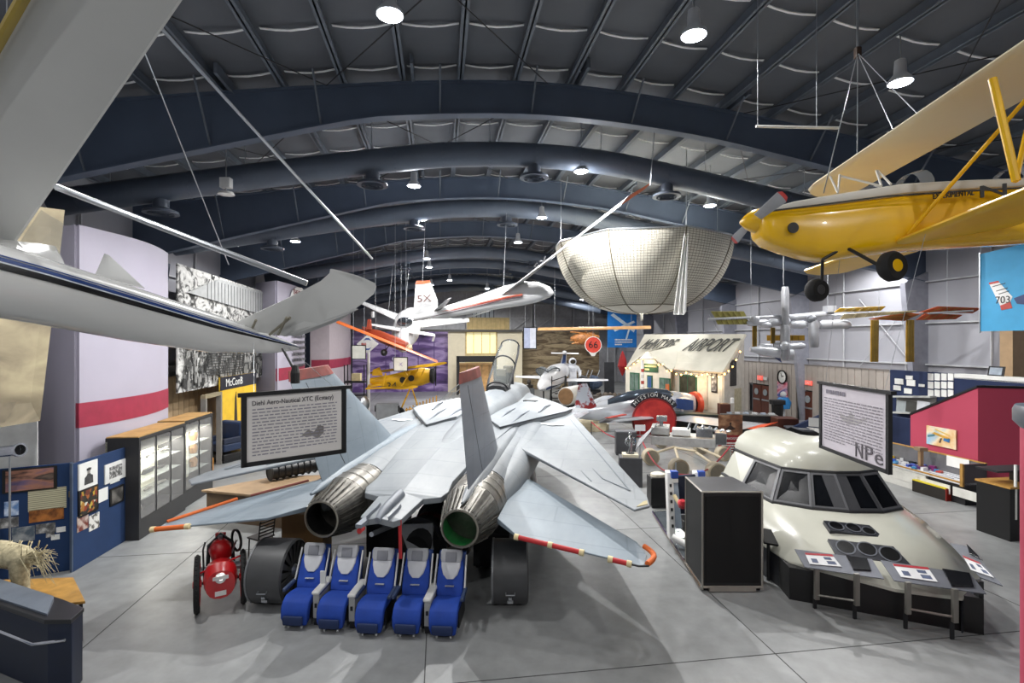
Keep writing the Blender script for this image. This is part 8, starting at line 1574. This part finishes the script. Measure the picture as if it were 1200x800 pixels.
MB().prism([cs4[0]+V((.06, -.005, .2)), cs4[1]+V((-.06, -.005, .2)), cs4[1]+V((-.06, -.005, zt2-.08)), cs4[0]+V((.06, -.005, zt2-.08))], (0, -.01, 0)).build('speaker_cloth', M('#0e0e0f', .9, scale=40), t)
for x in (x0+.12, x1-.12): MB().box(V((x, y0+.15, .05)), (.2, .2, .1)).build('case_foot', BLACK, t)
MB().bx(x0+.15, x1-.15, y0-.04, y0+.1, .02, .12).build('kick_plate', AE, t)
# platform
pf = [FL(765, 603), FL(822, 692), FL(840, 690)+V((.6, 1., 0)), FL(812, 600)+V((.9, .4, 0))]
t = thing('low_platform', 'low dark glossy platform with a silver edge left of the black case', 'platform', (pf[0]+pf[1])/2, world=True); MB().prism(pf, (0, 0, .1)).build('platform_deck', M('#4d5358', .2, .2), t, bevel=.01); MB().tube([pf[0]+V((0, 0, .1)), pf[1]+V((0, 0, .1))], .03, 6).build('silver_edge', CHROME, t); MB().tube([pf[0]+V((0, 0, .03)), pf[1]+V((0, 0, .03))], .025, 6).build('silver_edge', AE, t); MB().tube([pf[0]+V((0, 0, .11)), pf[3]+V((0, 0, .11))], .025, 6).build('silver_edge', CHROME, t)
MB().tube([pf[0].lerp(pf[1], .45)+V((0, 0, .11)), pf[0].lerp(pf[1], .45)+V((.7, .1, .11))], .02, 6).build('divider_strip', CHROME, t)
# simulator seat frame on the platform: white and blue uprights with navy back
p = FL(789, 622, .12); t = thing('simulator_frame', 'white and blue simulator seat frame with navy back panel on the low platform', 'simulator', V((p.x+.5, p.y, .12)), world=True); BL2 = M('#2d4a9a', .4)
for px, lean, nm in ((784, 0, 'l'), (816, 1, 'r')):
    b0 = FL(px+4, 632 if px < 800 else 616, .12); tp = P(px, 553, b0.y+.4)
    mm = MB().prism([b0+V((-.07, 0, 0)), b0+V((.1, 0, 0)), V((tp.x+.12, tp.y, tp.z)), V((tp.x-.05, tp.y, tp.z))], (0, .25, 0)).build('upright', WHITE, t, bevel=.02)
    MB().box(tp+V((.14, .0, -.06)), (.2, .2, .2)).build('blue_cap', BL2, t, bevel=.02); MB().box(tp+V((.14, .0, -.22)), (.18, .18, .1)).build('white_cap', WHITE, t)
    MB().prism([b0+V((.1, -.01, .3)), b0+V((.26, -.01, .3)), V((tp.x+.25, tp.y, tp.z-.3)), V((tp.x+.12, tp.y, tp.z-.3))], (0, .1, 0)).build('grey_panel', M('#8b98a6', .4), t)
    for k in range(6): c = b0.lerp(tp, .2+.12*k); MB().box(c+V((.02, -.02, 0)), (.05, .04, .08)).build('bolt_slot', DARK, t)
b0 = FL(788, 640, .12); MB().tube([b0+V((0, 0, .25)), b0+V((.3, -.2, .12))], .09, 10).build('white_boot', WHITE, t, smooth=True)
p0, p1 = P(792, 558, 14.6), P(815, 556, 14.6); MB().prism([V((p0.x, 14.6, .6)), V((p1.x, 14.5, .6)), p1, p0], (0, .1, 0)).build('back_panel', M('#141d33', .5), t); MB().box(V((p0.x+.35, 14.2, .45)), (.7, .6, .3)).build('seat', BLACK, t, bevel=.03); MB().bx(-.05, .05, -.05, .05, .12, .5, T=Matrix.Translation(V((p0.x+.2, 14.1, 0)))).build('seat_post', BLACK, t)
MB().lathe([(.1, 0), (.13, .12), (.06, .2)], P(799, 593, 13.6), (0, -.5, 1), 12).build('red_stick', M('#b0202c', .4), t); MB().tube([P(790, 580, 13.8), P(797, 592, 13.6)], .05, 8).build('cream_lever', CREAM, t)
q = FL(774, 596)+V((0, .3, 0)); t = thing('black_plinth', 'black plinth with pale helmet-like relic on top, beside the simulator frame', 'plinth', q, world=True); MB().box(q+V((0, 0, .55)), (.6, .55, .9)).build('plinth_body', BLACK, t, bevel=.01); MB().box(q+V((0, 0, .05)), (.5, .45, .1)).build('plinth_foot', DARK, t); q = q+V((0, 0, 1.0)); o = MB().body([(q, V((.25, 0, 0)), V((0, .2, 0))), (q+V((0, 0, .08)), V((.24, 0, 0)), V((0, .2, 0))), (q+V((0, 0, .13)), V((.12, 0, 0)), V((0, .12, 0)))], 12).build('pale_relic', M('#c9c2b0', .6, var=.2, scale=9), origin=q, smooth=True); tag(o, 'pale rounded relic lying on the black plinth by the simulator frame', 'relic')
